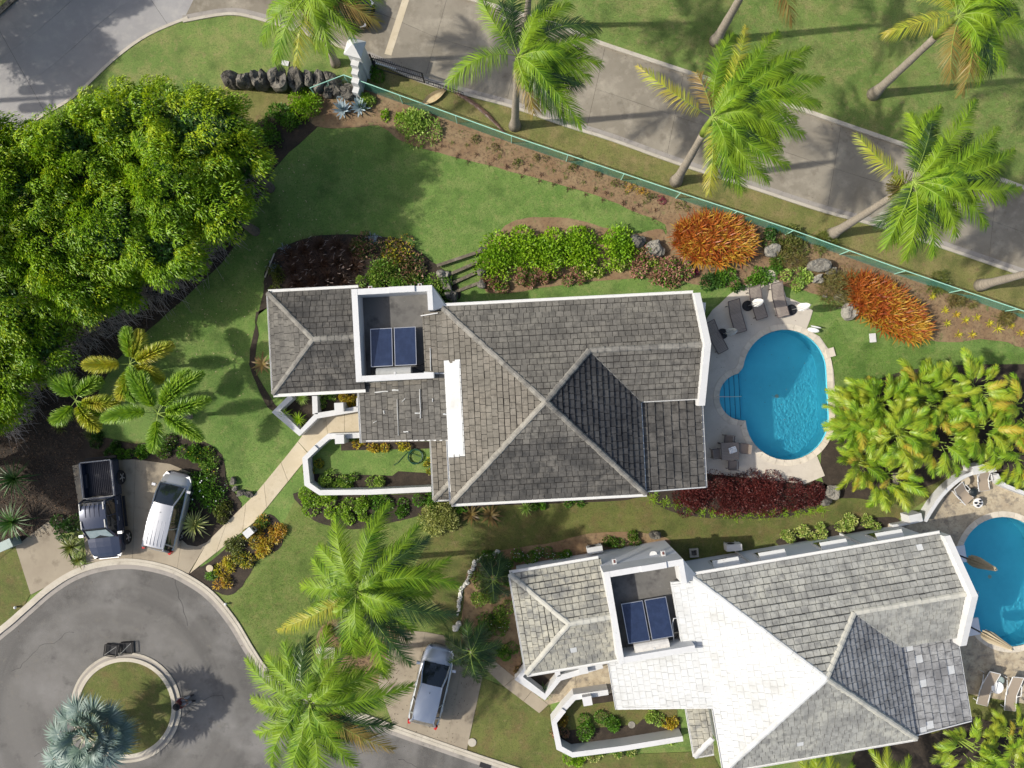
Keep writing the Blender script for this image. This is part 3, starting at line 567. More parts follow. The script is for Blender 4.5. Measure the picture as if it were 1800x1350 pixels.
def facets():
    """(polygons, eave point, upslope direction, slope, height at eave, key)"""
    NW,SW,SE=(-3.42,4.14),(-3.42,-5.96),(6.54,-5.96); RJ=(3.88,1.45)
    return [
     ([[NW,SW,PK]],(-3.42,0),(1,0),SL,EV,'W'),
     ([[NW,(3.88,4.14),RJ,PK],[(3.88,4.14),(9.42,4.14),(9.42,1.45),RJ]],(0,4.14),(0,-1),SL,EV,'N'),
     ([[PK,RJ,(6.54,-1.24),SE]],(6.54,0),(-1,0),SL,EV,'E'),
     ([[SW,SE,PK]],(0,-5.96),(0,1),SL,EV,'S'),
     ([[RJ,(9.42,1.45),(9.42,-1.24),(6.54,-1.24)]],(0,-1.24),(0,1),SL,EV,'S2'),
     ([[(-8.17,-2.72),(-3.42,-2.72),(-3.42,.47),(-8.17,.47)],[(-4.45,.47),(-3.42,.47),(-3.42,3.9),(-4.45,3.9)]],(-8.17,0),(1,0),.33,EV-.33*4.75,'X'),
     ([[(6.58,-5.9),(9.78,-5.9),(9.78,-1.3),(6.58,-1.3)]],(9.78,0),(-1,0),.15,3.28,'L'),
     ([[(-4.5,-6.0),(-3.45,-4.95),(-3.45,-2.75),(-4.5,-2.75)]],(-4.5,0),(1,0),.42,2.15,'P'),
     ([[(-4.5,-6.0),(-3.45,-6.0),(-3.45,-4.95)]],(0,-6.0),(0,1),.42,2.15,'P2'),
     ([[(-12.62,5.48),(-12.62,.12),(-10.0,2.8)]],(-12.62,0),(1,0),.49,2.75,'AW'),
     ([[(-12.62,5.48),(-7.75,5.48),(-7.75,2.8),(-10.0,2.8)]],(0,5.48),(0,-1),.485,2.75,'AN'),
     ([[(-12.62,.12),(-7.75,.12),(-7.75,2.8),(-10.0,2.8)]],(0,.12),(0,1),.485,2.75,'AS'),
    ]
def house(name,label,loc,rz,tilemat,capmat,seed,kind):
    rn=random.Random(seed); root=empty(name,loc,rz,label,'house')
    FC=facets(); W_=G('wallwhite'); WT=G('white'); TR=G('trim')
    # deck under the tiles
    mb=MB()
    for polys,ep,n,sl,he,key in FC:
        hz=lambda x,y:he+sl*((x-ep[0])*n[0]+(y-ep[1])*n[1])-.06
        for pl in polys: mb.prism(pl,lambda x,y:hz(x,y)-.1,(lambda x,y:hz(x,y)+.06) if kind==1 and key in('W','X') else hz,1 if kind==1 and key in('W','X') else 0)
    roof=mb.out('roof',[G('darkgap'),G('t_white')],root)
    # tiles
    mats=[];singles=[];big=MB()
    tmesh={}
    ex=.335
    for polys,ep,n,sl,he,key in FC:
        n=Vector(n); e=Vector((-n.y,n.x)); cs=1/math.sqrt(1+sl*sl); ext=ex*cs; allp=[Vector(p) for pl in polys for p in pl]
        if key=='L': ext=.42; 
        a_=[p.dot(e) for p in allp]; b_=[(p-Vector(ep)).dot(n) for p in allp]; rows=int((max(b_))/ext)+1
        for r in range(rows):
            x=min(a_)-rn.random()*.35; b0=r*ext; jit=rn.gauss(0,.008)
            while x<max(a_):
                wd=.345*rn.choice((.85,.95,1,1,1.08,1.2)); 
                if key=='L': wd*=1.25
                lo,hi=x+.012,x+wd-.012; x+=wd; bl=b0-.002+rn.gauss(0,.006)+jit; bh=b0+ext-.028
                quad=[e*lo+n*bl,e*hi+n*bl,e*hi+n*bh,e*lo+n*bh]; quad=[q+Vector(ep)-e*Vector(ep).dot(e) for q in quad]
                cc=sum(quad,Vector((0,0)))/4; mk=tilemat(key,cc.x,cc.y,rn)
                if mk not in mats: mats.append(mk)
                lift=rn.random()*.012; skew=rn.gauss(0,.006)
                hz=lambda px_,py_:he+sl*((px_-ep[0])*n.x+(py_-ep[1])*n.y)
                def ztop(px_,py_):
                    b=(px_-ep[0])*n.x+(py_-ep[1])*n.y; a=px_*e.x+py_*e.y; return hz(px_,py_)+.012+lift+(.055 if mk!='t_white' else .022)*(1-(b-bl)/(bh-bl))+skew*(a-lo)/wd
                for pl in polys:
                    c=clip(quad,pl)
                    if len(c)<3 or area(c)<.004: continue
                    if area(c)>.985*area(quad) and key in('N','W','S','S2','E') :
                        singles.append((tuple(cc),[tuple(q) for q in c],[ztop(*q) for q in c],[hz(*q)-.03 for q in c],mk,hz(*cc)))
                    else: big.prism([tuple(q) for q in c],lambda a,b_:hz(a,b_)-.03,ztop,mats.index(mk))
    rn.shuffle(singles); keep=[]
    # the nearest-to-camera tiles stay separate, sharing meshes in small families
    order=sorted(range(len(singles)),key=lambda i:-singles[i][5]); pick=set(order[:295])
    for i,(cc,c,zt,zb,mk,z) in enumerate(singles):
        n=len(c); ar=sum(c[j-1][0]*c[j][1]-c[j][0]*c[j-1][1] for j in range(n))
        if ar<0: c,zt,zb=c[::-1],zt[::-1],zb[::-1]
        o=(cc[0],cc[1],z) if i in pick else (0,0,0)
        v=[(c[j][0]-o[0],c[j][1]-o[1],zb[j]-o[2]) for j in range(n)]+[(c[j][0]-o[0],c[j][1]-o[1],zt[j]-o[2]) for j in range(n)]
        f=[tuple(range(n-1,-1,-1)),tuple(range(n,2*n))]+[(j,(j+1)%n,n+(j+1)%n,n+j) for j in range(n)]
        if i in pick: mb=MB(); mb.add(v,f); mb.out('roof_tile',G(mk),roof,loc=o)
        else: big.add(v,f,mats.index(mk))
    if kind==0:
        e0=FC[0]; hW=lambda x,y:EV+SL*(x+3.42)+.045
        p_=MB(); p_.prism([(-3.40,-3.42),(-2.62,-3.42),(-2.62,1.3),(-3.40,1.3)],lambda x,y:hW(x,y)-.08,hW); p_.out('mortar_patch',G('t_white'),roof)
        hX=lambda x:EV+.33*(x+3.42)+.075
        for a_,b_,r_ in (((739,684),(740,735),.03),((697,702),(699,766),.022),((758,612),(759,652),.03),((730,726),(740,726),.035),((781,727),(790,727),.045),((747,655),(788,657),.06),((672,722),(673,728),.04),((709,759),(718,759),.04),((688,686),(700,686),.05),((655,690),(680,688),.035),((712,700),(706,707),.02),((762,700),(762,706),.03),((651,745),(659,741),.015)):
            A_,B_=LP(*a_,3.3),LP(*b_,3.3); q_=MB(); pa,pb=Vector((A_[0],A_[1],min(hX(A_[0]),3.98))),Vector((B_[0],B_[1],min(hX(B_[0]),3.98)))
            q_.tube([pa,pa.lerp(pb,.33)+Vector((rn.gauss(0,.01),rn.gauss(0,.01),0)),pa.lerp(pb,.7)+Vector((rn.gauss(0,.012),rn.gauss(0,.012),0)),pb],[r_*.8,r_,r_*.7,r_*.9],5); q_.out('mortar_streak',G('t_white'),roof)
    o=big.out('roof_tile_field',[G(m) for m in mats],roof); o['kind']='stuff'
    # ridge and hip caps
    hp=lambda k,x,y:[he+sl*((x-ep[0])*nn[0]+(y-ep[1])*nn[1]) for pl,ep,nn,sl,he,key in FC if key==k][0]
    pk=(PK[0],PK[1],hp('W',*PK)); rj=(3.88,1.45,hp('N',3.88,1.45)); lines=[((-3.42,4.14,EV),pk,0),((-3.42,-5.96,EV),pk,1),((6.54,-5.96,EV),pk,2),(rj,pk,2),((9.4,1.45,rj[2]),rj,2),
      ((-12.62,5.48,2.75),(-10,2.8,4.04),3),((-12.62,.12,2.75),(-10,2.8,4.04),3),((-7.8,2.8,4.05),(-10,2.8,4.04),3),((-4.5,-6.0,2.15),(-3.45,-4.95,2.6),1)]
    capms={}
    for a,b,ci in lines:
        a,b=Vector(a),Vector(b); L=(b-a).length; k=max(1,round(L/.36)); d=(b-a).normalized(); q=d.to_track_quat('X','Z')
        mk=capmat[ci]
        if mk not in capms:
            mb=MB(); w_=.155; hh=.075; sec=[(-w_,-.035),(-w_*.62,hh*.7),(0,hh),(w_*.62,hh*.7),(w_,-.035)]
            v=[(-.175,y,z+.012) for y,z in sec]+[(.175,y*.93,z-.006) for y,z in sec]; n5=5
            mb.add(v,[(i,i+1,i+1+n5,i+n5) for i in range(4)]+[(4,3,2,1,0),(5,6,7,8,9)])
            # turn outward
            mb.f=[f[::-1] for f in mb.f]; tmp=mb.out('ridge_tile',G(mk),roof); capms[mk]=tmp; first=True
        else: first=False
        for j in range(k):
            c=a+(b-a)*((j+.5)/k); o=capms[mk] if (first and j==0) else copy_obj(capms[mk],roof)
            o.location=c+Vector((rn.gauss(0,.006),rn.gauss(0,.006),.03)); o.rotation_mode='QUATERNION'; o.rotation_quaternion=q; o.scale=(L/k/.35*1.0,rn.uniform(.95,1.05),1)
    # valley flashing
    mb=MB(); va,vb=Vector(rj)+Vector((0,0,.03)),Vector((6.54,-1.24,EV+.03)); mb.tube([va,va.lerp(vb,.5),vb],.035,5); mb.out('valley_flashing',G('cap_dark' if kind==0 else 'cap_pale'),roof)
    # walls
    def wall(poly,z1,z0=0,m=None,nm='wall'): mb=MB(); mb.prism(poly,z0,z1); return mb.out(nm,m or W_,root)
    wall([(-3.1,-5.62),(6.25,-5.62),(6.25,-1.0),(9.38,-1.0),(9.38,3.82),(-3.1,3.82)],EV-.12)
    wall([(-7.0,-2.45),(-3.1,-2.45),(-3.1,.4),(-7.0,.4)],2.2)
    wall([(-12.3,.42),(-7.8,.42),(-7.8,5.18),(-12.3,5.18)],2.66)
    for x,y in((9.55,-5.65),(9.55,-3.6),(6.9,-5.65)): mb=MB(); mb.box((x,y,1.6),(.25,.25,3.2)); mb.out('veranda_column',WT,root)
    # fascia and gutters
    def gut(a,b,h,wd=.13,nm='gutter',off=.07):
        a,b=Vector((*a,h)),Vector((*b,h)); d=(b-a).normalized(); L=(b-a).length; c=(a+b)/2; nn=Vector((d.y,-d.x,0))
        mb=MB(); ang=math.atan2(d.y,d.x); mb.box(c+nn*off,(L,wd,.02),ang); mb.box(c+nn*(off+wd/2),(L,.018,.11),ang); mb.box(c+nn*(off-wd/2),(L,.018,.11),ang); mb.box(c+nn*(off-wd/2-.02)-Vector((0,0,.08)),(L,.02,.2),ang)
        mb.out(nm,TR,root)
    gut((-3.42,-5.96),(6.6,-5.96),EV-.05); gut((9.5,4.16),(-3.42,4.16),EV-.05); gut((-12.62,.10),(-7.75,.10),2.70); gut((-7.85,5.50),(-12.62,5.50),2.70); 
    gut((-12.64,5.45),(-12.64,.15),2.70,.06,'fascia',.03); gut((-8.19,.4),(-8.19,-2.72),2.31,.08,'gutter',.04); gut((-3.46,-2.75),(-3.46,-5.96),EV-.03,.10,'gutter',.0); gut((-4.52,-2.8),(-4.52,-6),2.12,.06,'fascia',.02); gut((-4.5,-6.03),(-3.45,-6.03),2.12,.07,'fascia',.02)
    gut((9.80,-5.9),(9.80,-1.3),3.24,.08,'gutter',.02)
    # white mortar verges
    def bar(a,b,r=.035,m=WT,nm='mortar_verge'): mb=MB(); mb.tube([a,((Vector(a)+Vector(b))/2+Vector((0,0,rn.gauss(0,.006)))),b],r,5); mb.out(nm,m,roof)
    bar((6.6,-1.26,3.84),(9.75,-1.26,3.84 if 0 else 3.86)); bar((6.57,-1.3,3.86),(6.57,-5.92,3.86),.03); bar((6.6,-5.86,3.86),(9.76,-5.86,3.42)); bar((-3.42+.05,-2.7,EV+.03),(-7.9,-2.62,2.50),.035)
    bar((-3.6,3.82,3.97),(-4.5,3.75,3.68),.03)
    # porch edge courses below the south verge
    # east gable parapet with coping
    mb=MB(); yz=[(-1.6,3.55),(-1.6,4.15),(1.45,5.82),(4.12,4.35),(4.12,3.55)]; v=[(9.42,y,z) for y,z in yz]+[(9.74,y,z) for y,z in yz]
    mb.add(v,[(0,1,2,3,4)[::-1],(5,6,7,8,9),(0,1,6,5)[::-1],(1,2,7,6)[::-1],(2,3,8,7)[::-1],(3,4,9,8)[::-1],(4,0,5,9)[::-1]]); mb.f=[f[::-1] for f in mb.f]; mb.out('gable_parapet',WT,root)
    # tower with parapets, roof well
    tx0,tx1,ty0,ty1,th,fh=-7.86,-3.78,.5,5.2,4.38,3.15
    wall([(tx0,ty0),(tx1,ty0),(tx1,ty1),(tx0,ty1)],fh-.005,0,W_,'tower_wall')
    mb=MB(); mb.prism([(tx0+.3,ty0+.3),(tx1-.0,ty0+.3),(tx1-.0,ty1-.3),(tx0+.3,ty1-.3)],fh-.003,fh+.015); mb.out('flat_roof',G('flatroof'),root)
    def par(x0,x1,y0,y1,z=th,z0=fh-.002): mb=MB(); mb.prism([(x0,y0),(x1,y0),(x1,y1),(x0,y1)],z0,z); mb.out('parapet',WT,root)
    par(tx0,tx0+.3,ty0,ty1); par(tx0+.303,tx1,ty1-.3,ty1,th-.01); par(tx0+.303,tx1-.15,ty0,ty0+.3,th-.005)
    par(tx0+1.9,tx0+3.2,ty1-.29,ty1+.01,th+.07,th-.009)
    mb=MB(); x0,x1=tx1-.26,tx1; v=[(x0,ty1-.303,th-.01),(x1,ty1-.303,th-.01),(x0,3.95,th-.02),(x1,3.95,th-.02),(x0,ty1-.303,0),(x1,ty1-.303,0),(x0,3.95,0),(x1,3.95,0)]
    mb.add(v,[(0,2,3,1),(0,1,5,4),(1,3,7,5),(3,2,6,7),(2,0,4,6)]); mb.out('parapet',WT,root)
    # wing wall from tower corner down to the main eave
    mb=MB(); v=[(tx1+.002,ty1-.02,th-.02),(-3.15,4.12,3.9),(tx1+.002,3.95,th-.02),(tx1+.002,ty1-.02,0),(-3.15,4.12,0),(tx1+.002,3.95,0)]; mb.add(v,[(0,2,1),(0,1,4,3),(1,2,5,4)]); mb.out('wing_wall',WT,root)
    # tower north details
    for x in(tx0+.75,tx1-.75): mb=MB(); mb.box((x,ty1+.14,3.2),(.2,.26,.2)); mb.box((x,ty1+.16,3.31),(.1,.16,.02),m=1); mb.out('scupper',[WT,G('vdark')],root)
    mb=MB(); mb.lathe((tx0+2.9,ty1+.01,2.7),[(.2,0),(.2,.05)],14); mb.out('wall_light',TR,root)
    # north wall windows with sloping hoods, louvred shutter, rib
    for x in(-1.2,1.3,4.6,7.6):
        mb=MB(); mb.box((x,3.85,1.55),(1.1,.08,1.3)); f=mb.out('window',TR,root); mb=MB(); mb.box((x,3.893,1.55),(.95,.02,1.15)); mb.out('pane',G('glass'),f)
        mb=MB(); v=[(x-.7,3.83,2.75),(x+.7,3.83,2.75),(x+.7,4.3,2.5),(x-.7,4.3,2.5),(x-.7,3.83,2.68),(x+.7,3.83,2.68),(x+.7,4.3,2.42),(x-.7,4.3,2.42)]; mb.add(v,[(0,1,2,3)[::-1],(4,5,6,7),(0,1,5,4),(2,3,7,6),(1,2,6,5),(3,0,4,7)]); mb.out('window_hood',TR,root)
    for x in(.1,6.1): mb=MB(); mb.box((x,3.88,1.8),(.12,.12,3.6)); mb.out('wall_rib',WT,root)
    for x in (-1.85,-.65,1.2) if kind==0 else (-1.85,-.65):
        mb=MB(); z=1.55; 
        for a,b,c_,d_ in((0,-6.42,.92,.1),(0,-5.72,.92,.1),(-.41,-6.07,.1,.6),(.41,-6.07,.1,.6)): mb.box((x+a,b,z),(c_,d_,.16))
        fr=mb.out('window_box',TR,root); mb=MB(); mb.box((x,-6.07,1.45),(.72,.6,.04)); mb.out('window_box_floor',G('vdark'),fr)
    mb=MB(); mb.box((0,3.87,1.1),(.01,.01,.01)); 
    # east terrace door
    for y in(-.2,2.2): mb=MB(); mb.box((9.40,y,1.2),(.08,1.6,2.2)); f=mb.out('door',TR,root); mb=MB(); mb.box((9.445,y,1.2),(.02,1.4,2.0)); mb.out('pane',G('glass'),f)
    # solar water heater (rests in the roof well)
    c,s=math.cos(rz),math.sin(rz); wx=lambda x,y:(loc[0]+x*c-y*s,loc[1]+x*s+y*c)
    hs=empty('solar_water_heater',(*wx(-5.98,2.2),fh+.015),rz,'two blue solar panels with '+('grey' if kind==0 else 'cream')+' tank in the '+('dark' if kind==0 else 'pale')+' house\'s roof well','solar heater','rooftop solar water heaters')
    tilt=R(9)
    for x in(-.62,.60):
        p=MB(); Mx=Matrix.Rotation(-tilt,4,'X'); p.box((x,.02,.55),(1.12,2.0,.07),M=Mx); fr=p.out('panel_frame',G('alu'),hs); p=MB(); p.box(Vector((x,.02,.55))+Mx@Vector((0,0,.037)),(1.06,1.94,.006),M=Mx)
        for k in range(7): p.box(Vector((x-.45+.15*k,.02,.55))+Mx@Vector((0,0,.042)),(.012,1.9,.003),M=Mx)
        p.out('collector_glass',G('solar'),fr)
    p=MB(); yy=-1.33
    pts=[Vector((-.92,yy,.62)),Vector((.86,yy,.62))]; p.tube(pts,.31,16); p.out('tank',G('tank' if kind==0 else 'tankl'),hs,smooth=False)
    p=MB(); p.lathe((.05,yy,.92),[(.06,0),(.06,.03)],10); p.out('tank_cap',WT,hs)
    for x in(-1.1,1.1): 
        p=MB(); p.tube([(x,-1.0,0),(x,-1.0,.7)],.02,4); p.tube([(x,.95,0),(x,.95,.35)],.02,4); p.tube([(x,-1.0,.68),(x,.95,.35)],.02,4); p.out('stand',G('iron'),hs)
    p=MB(); p.tube([(.9,-.95,.35),(1.25,-1.0,.2),(1.75,-.75,.1)],.022,5); p.tube([(.95,-1.1,.3),(1.3,-1.3,.15),(1.7,-1.05,.06)],.02,5); p.tube([(-1.2,-.9,.4),(-1.3,-1.3,.1),(-1.0,-1.7,.05)],.012,4); p.out('pipe',G('iron'),hs)
    if kind==1: p=MB(); p.tube([(1.2,-1.4,.3),(1.25,-.4,.5),(1.35,-.15,.5),(1.9,-.2,.45)],.025,5); p.out('white_pipe',WT,hs)
    # garden walls
    gw=empty('garden_wall',(*loc[:2],0),rz,'low white courtyard wall west of the '+('dark' if kind==0 else 'pale')+' roofed house','wall')
    def lw(pts,h=.95,th_=.29,z0=0):
        q=[Vector(LP(a,b,h)) for a,b in pts]; mb=MB(); n=len(q); L=[];R_=[]
        for i in range(n):
            t1=(q[min(i+1,n-1)]-q[max(i-1,0)]).normalized(); d=(q[i]-q[i-1]).normalized() if i else (q[1]-q[0]).normalized(); nn=Vector((-t1.y,t1.x)); k=1/max(.6,nn.dot(Vector((-d.y,d.x)))); L.append(q[i]+nn*th_/2*k); R_.append(q[i]-nn*th_/2*k)
        v=[(p.x,p.y,h) for p in L+R_]+[(p.x,p.y,z0) for p in L+R_]; f=[]
        for i in range(n-1): f+=[(i,n+i,n+i+1,i+1),(i,i+1,2*n+i+1,2*n+i),(n+i,3*n+i,3*n+i+1,n+i+1)]
        f+=[(0,2*n,3*n,n),(n-1,2*n-1,4*n-1,3*n-1)]; mb.add(v,f); mb.out('wall_section',WT,gw)
    lw([(758,860),(650,865),(562,866),(540,851),(536,806),(556,786)]); lw([(556.5,785.5),(578,767),(638,765)],.85)
    lw([(512,697),(485,723),(527,761),(556,731),(634,718)],.8); lw([(553,696),(554,728)],.8); lw([(631,700),(631,716)],.8)
    for a,b in((596,716),(597,772)): x,y=LP(a,b,1.15); mb=MB(); mb.box((x,y,.6),(.5,.5,1.2)); mb.out('gate_pier',WT,gw)
    if kind==0: cy=[(545,808),(580,778),(640,772),(757,770),(757,852),(560,858),(545,846)]
    mb=MB(); q=[LP(a,b,0) for a,b in [(548,812),(582,780),(762,776),(762,868),(560,870),(546,854)]]; q=[wx(*p) for p in q]
    sheet('courtyard_lawn',q,.055,G('lawn' if kind==0 else 'lawn_dry'),.05,world=True)
    q=[wx(*LP(a,b,0)) for a,b in [(560,832),(690,836),(700,828),(765,832),(765,868),(562,868),(546,850),(546,835)]]; sheet('garden_bed',q,.066,G('mulch'),.05,sm=0,world=True)
    q=[wx(*LP(a,b,0)) for a,b in [(600,776),(765,776),(765,788),(600,792)]]; sheet('garden_bed',q,.068,G('mulch'),.05,world=True)
    q=[wx(*LP(a,b,0)) for a,b in [(512,694),(486,722),(527,758),(556,730),(640,718),(640,690)]]; sheet('garden_bed',q,.07,G('mulch'),.05,world=True)
    return root
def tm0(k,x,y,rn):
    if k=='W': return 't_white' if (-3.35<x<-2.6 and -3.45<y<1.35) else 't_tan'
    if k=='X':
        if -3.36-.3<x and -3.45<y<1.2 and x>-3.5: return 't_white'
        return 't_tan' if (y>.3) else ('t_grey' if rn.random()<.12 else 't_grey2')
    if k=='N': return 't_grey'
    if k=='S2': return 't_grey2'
    if k=='E': return 't_black'  # east slope takes the darkest tile tone
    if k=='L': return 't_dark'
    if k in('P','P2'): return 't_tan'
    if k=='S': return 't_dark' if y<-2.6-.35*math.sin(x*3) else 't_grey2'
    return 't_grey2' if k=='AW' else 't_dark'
def tm1(k,x,y,rn):
    if k in('W','X'): return 't_white'
    if k in('P','P2'): return 't_cream'
    if rn.random()<.004: return 't_white'
    if k=='L' and rn.random()<.03: return 't_white'
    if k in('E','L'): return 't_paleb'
    if k in('AW','AN','AS'): return 't_cream'
    return 't_pale'
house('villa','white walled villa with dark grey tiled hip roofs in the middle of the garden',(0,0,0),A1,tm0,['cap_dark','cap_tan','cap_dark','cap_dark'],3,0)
house('villa','white walled villa with pale roof, its west slope painted white',(13.23,-13.33,0),R(9.6),tm1,['t_white','t_white','cap_pale','cap_pale'],5,1)
# ================================================================== PALMS
def frond(C,T,mat,rise=.5,LW=(.72,.05),dens=15,wind=(.25,-.05,-.12),ang=(68,26),droopf=.32,name='frond',parent=None,org=None,petiole=.14,plume=False,rach='rachis',rw=.022,curlf=0,seg=3,gap=0,curve=1):
    """pinnate leaf from crown point C to tip T"""
    C=Vector(C);T=Vector(T);D=T-C; L=D.length; mid=C+D*.48+Vector((0,0,rise*L*.5))+D.cross(Vector((0,0,1)))*RNG.normal()*.11*curve
    n=int(L*dens); ts=np.linspace(petiole,.995,n); c0,c1,c2=(np.array(v) for v in(C,mid,T))
    def ev(t): t=t[:,None]; return c0*(1-t)**2+c1*2*t*(1-t)+c2*t*t
    def dv(t): t=t[:,None]; return nrm(2*(c1-c0)*(1-t)+2*(c2-c1)*t)
    Pp=ev(ts); Tn=dv(ts); side=nrm(np.cross(Tn,np.tile([[0,0,1.]],(n,1)))); up=nrm(np.cross(side,Tn)); parts=[]
    u=(ts-petiole)/(1-petiole); prof=np.clip(np.sin(np.pi*(u*.86+.10))**.55,.12,1)
    a=np.radians(ang[0]+(ang[1]-ang[0])*u)
    rings=[(1,.12),(-1,.12)] if not plume else [(math.cos(q),math.sin(q)) for q in(-.4,.25,.85,1.35,1.8,2.3,2.9,3.55)]
    for sgn,uu in rings:
        keep=RNG.random(n)>gap
        m=keep.sum(); w_=np.array([[*wind]])*(1 if not plume else .3)
        dd=Tn*np.cos(a)[:,None]+(side*sgn+up*uu)*np.sin(a)[:,None]+RNG.normal(size=(n,3))*.06; dd=dd+(Tn*np.cos(ts*L*3+sgn)[:,None]*.06+up*np.sin(ts*L*4+2*sgn)[:,None]*.10); dd=nrm(dd)[keep]
        N=nrm(up*1+side*sgn*.45+Tn*.3+RNG.normal(size=(n,3))*.22)[keep] if not plume else nrm(up+side*sgn*.3+RNG.normal(size=(n,3))*.45)[keep]
        Lf=LW[0]*prof[keep]*(.88+.24*RNG.random(m)); drp=nrm(w_+np.array([[0,0,-.75 if not plume else -.1]])+dd*0)
        v,f=straps(Pp[keep],dd,N,Lf,LW[1]*(.7+.3*prof[keep]),droopf*(.75+.5*RNG.random(m)),drp,seg,(.7,1,.7) if seg==3 else (.8,.7)); parts.append((v,f,0))
    k=9; tt=np.linspace(0,1,k); A=ev(tt); r=rw*(1.15-tt*.95); parts2=[]
    for i in range(k-1): v,f=tubes_np(A[i:i+1],A[i+1:i+2],r[i],r[i+1]); parts2.append((v,f,1))
    o=leafobj(name,parts+parts2,[G(mat),G(rach)],parent)
    return o
def trunk(root,B,C,r0,r1,flare=1.6,lean=.5,mat='bark',shaft=1.1,shmat='shaft'):
    B,C=Vector(B),Vector(C); mid=(B+C)/2; mid=mid.lerp(Vector((B.x,B.y,mid.z)),lean*.35); pts=bez(B,mid,C,14); L=(C-B).length; ns=max(2,int(14*(1-shaft/L))) if shaft else 14
    rad=[]
    for i in range(ns+1): t=i/14; rad.append((r0+(r1-r0)*min(1,t*1.5))*(1+(flare-1)*math.exp(-t*16))*(1+.035*math.sin(i*2.1)))
    mb=MB(); mb.tube(pts[:ns+1],rad,12); mb.out('trunk',G(mat),root,smooth=True)
    if shaft:
        q=pts[ns:]; n=len(q); mb=MB(); mb.tube(q,[r1*(1.25-.75*(i/(n-1))**1.5)*(.9 if i==0 else 1) for i in range(n)],10); mb.out('crownshaft',G(shmat),root,smooth=True)
def coco(label,base,crown,hc,fr,group,name='coconut_palm',r=(.2,.13),shaft=1.0,extra=.5,LW=(.92,.040),dens=23,rise=.5,flower=False,seed=1,cat='palm tree',dz0=-.1,mats=None,shmat='shaft',wind=(.3,-.08,-.1)):
    rr=random.Random(seed); B=P(*base,0); C=P(*crown,hc); root=empty(name,B,0,label,cat,group)
    rel=C-B; trunk(root,(0,0,-.05),rel,r[0],r[1],shaft=shaft,shmat=shmat)
    mats=mats or {'g':'L_palm','y':'L_palmy','o':'L_palmo','d':'L_palmd'}
    allf=[]
    for f in fr:
        tx,ty=f[0],f[1]; k=f[2] if len(f)>2 else 'g'; dz=f[3] if len(f)>3 else None
        allf.append((tx,ty,k,dz))
        if rr.random()<extra and k in 'gd':
            cx,cy=crown; q=rr.uniform(.72,.92); an=rr.choice((-1,1))*rr.uniform(.12,.34); ux,uy=(tx-cx)*q,(ty-cy)*q
            allf.append((cx+ux*math.cos(an)-uy*math.sin(an),cy+ux*math.sin(an)+uy*math.cos(an),rr.choice('ggdd'),(dz if dz is not None else 0)+rr.uniform(-.7,.5) if dz is not None else None))
    for tx,ty,k,dz in allf:
        T=P(tx,ty,hc); d=(T-C).length
        if dz is None: dz=dz0*d-max(0,2.6-d)*.55
        T=P(tx,ty,max(.4,hc+dz)); frond(rel+Vector((rr.gauss(0,.05),rr.gauss(0,.05),-.02)),T-B,mats[k],rise=rise*rr.uniform(.8,1.25),LW=LW if k!='y' else (LW[0]*.8,LW[1]),dens=dens,parent=root,gap=.25 if k in'yo' else .03,wind=wind,seg=2,droopf=.52)
    if hc>5:
        for i in range(7):
            a=(i*2.4+seed) if seed>9 else (i-3)*.45-.1; q=rr.uniform(1.0,1.9); frond(rel,rel+Vector((q*math.cos(a)+.35,q*math.sin(a),rr.uniform(.1,.9))),mats['g'],rise=.8,LW=(.62,.040),dens=26,parent=root,seg=2,droopf=.5,wind=wind)
    # young spear leaf
    frond(rel,rel+Vector((.5,.15,1.6)),mats['g'],rise=.05,LW=(.35,.04),dens=22,ang=(22,12),parent=root)
    if flower:
        n=160; A=np.tile([list(rel-Vector((.0,0,.9)))],(n,1))+RNG.normal(size=(n,3))*.05; d=rand_dirs(n,-.1); d[:,0]-=.5; Bp=A+nrm(d)*np.array([[.75,.75,.6]]); v,f=tubes_np(A,Bp,.012,.02); leafobj('flower_stalk',[(v,f,0)],[G('L_brown')],root)
    return root
GL='coconut palms swept by the wind'
coco('coconut palm whose trunk rises beside the white gate pillar',(590,112),(543,-12),7.2,[(483,110),(460,72),(520,114,'y'),(577,92),(622,60),(664,38,'o'),(668,-8),(470,20),(640,-60),(590,-110),(500,-90),(440,-40),(555,60,'d')],GL,seed=2)
coco('coconut palm growing between lane and green fence, nearest the fallen brown frond',(905,222),(910,100),7.8,[(1056,110),(1036,135),(1052,48,'d'),(1002,6),(1022,222),(995,212,'d'),(787,148,'g',.6),(846,0,'g',.8),(908,-30,'d'),(938,200,'o'),(960,190),(1045,62),(1010,150,'d')],GL,seed=3,extra=.7,r=(.24,.15))
coco('coconut palm standing on the upper field past the lane, crown half out of view',(925,48),(938,-95),7.8,[(1000,-10),(870,-40),(960,-8,'d'),(1050,-60),(1060,-120),(900,-200),(1000,-200)],GL,seed=4)
coco('coconut palm with bare yellowing fronds over the lane, left of the orange shrub clump',(1188,319),(1252,206),7.9,[(1122,116,'y',.5),(1224,128,'o',.2),(1311,45,'y'),(1290,60),(1425,84),(1448,138),(1442,182),(1412,236),(1386,290),(1352,318),(1306,336),(1246,342,'y'),(1275,110),(1370,100),(1395,130,'d'),(1400,210),(1335,90),(1350,250,'d'),(1280,325,'d')],GL,seed=5,extra=.8,r=(.25,.17),shaft=1.3)
coco('coconut palm on the upper field whose trunk leaves the top of the picture',(1258,72),(1350,-90),7.8,[(1393,38,'o',-1.5),(1420,-20),(1480,-60),(1500,-120),(1300,-160),(1400,-200)],GL,seed=6,r=(.25,.17))
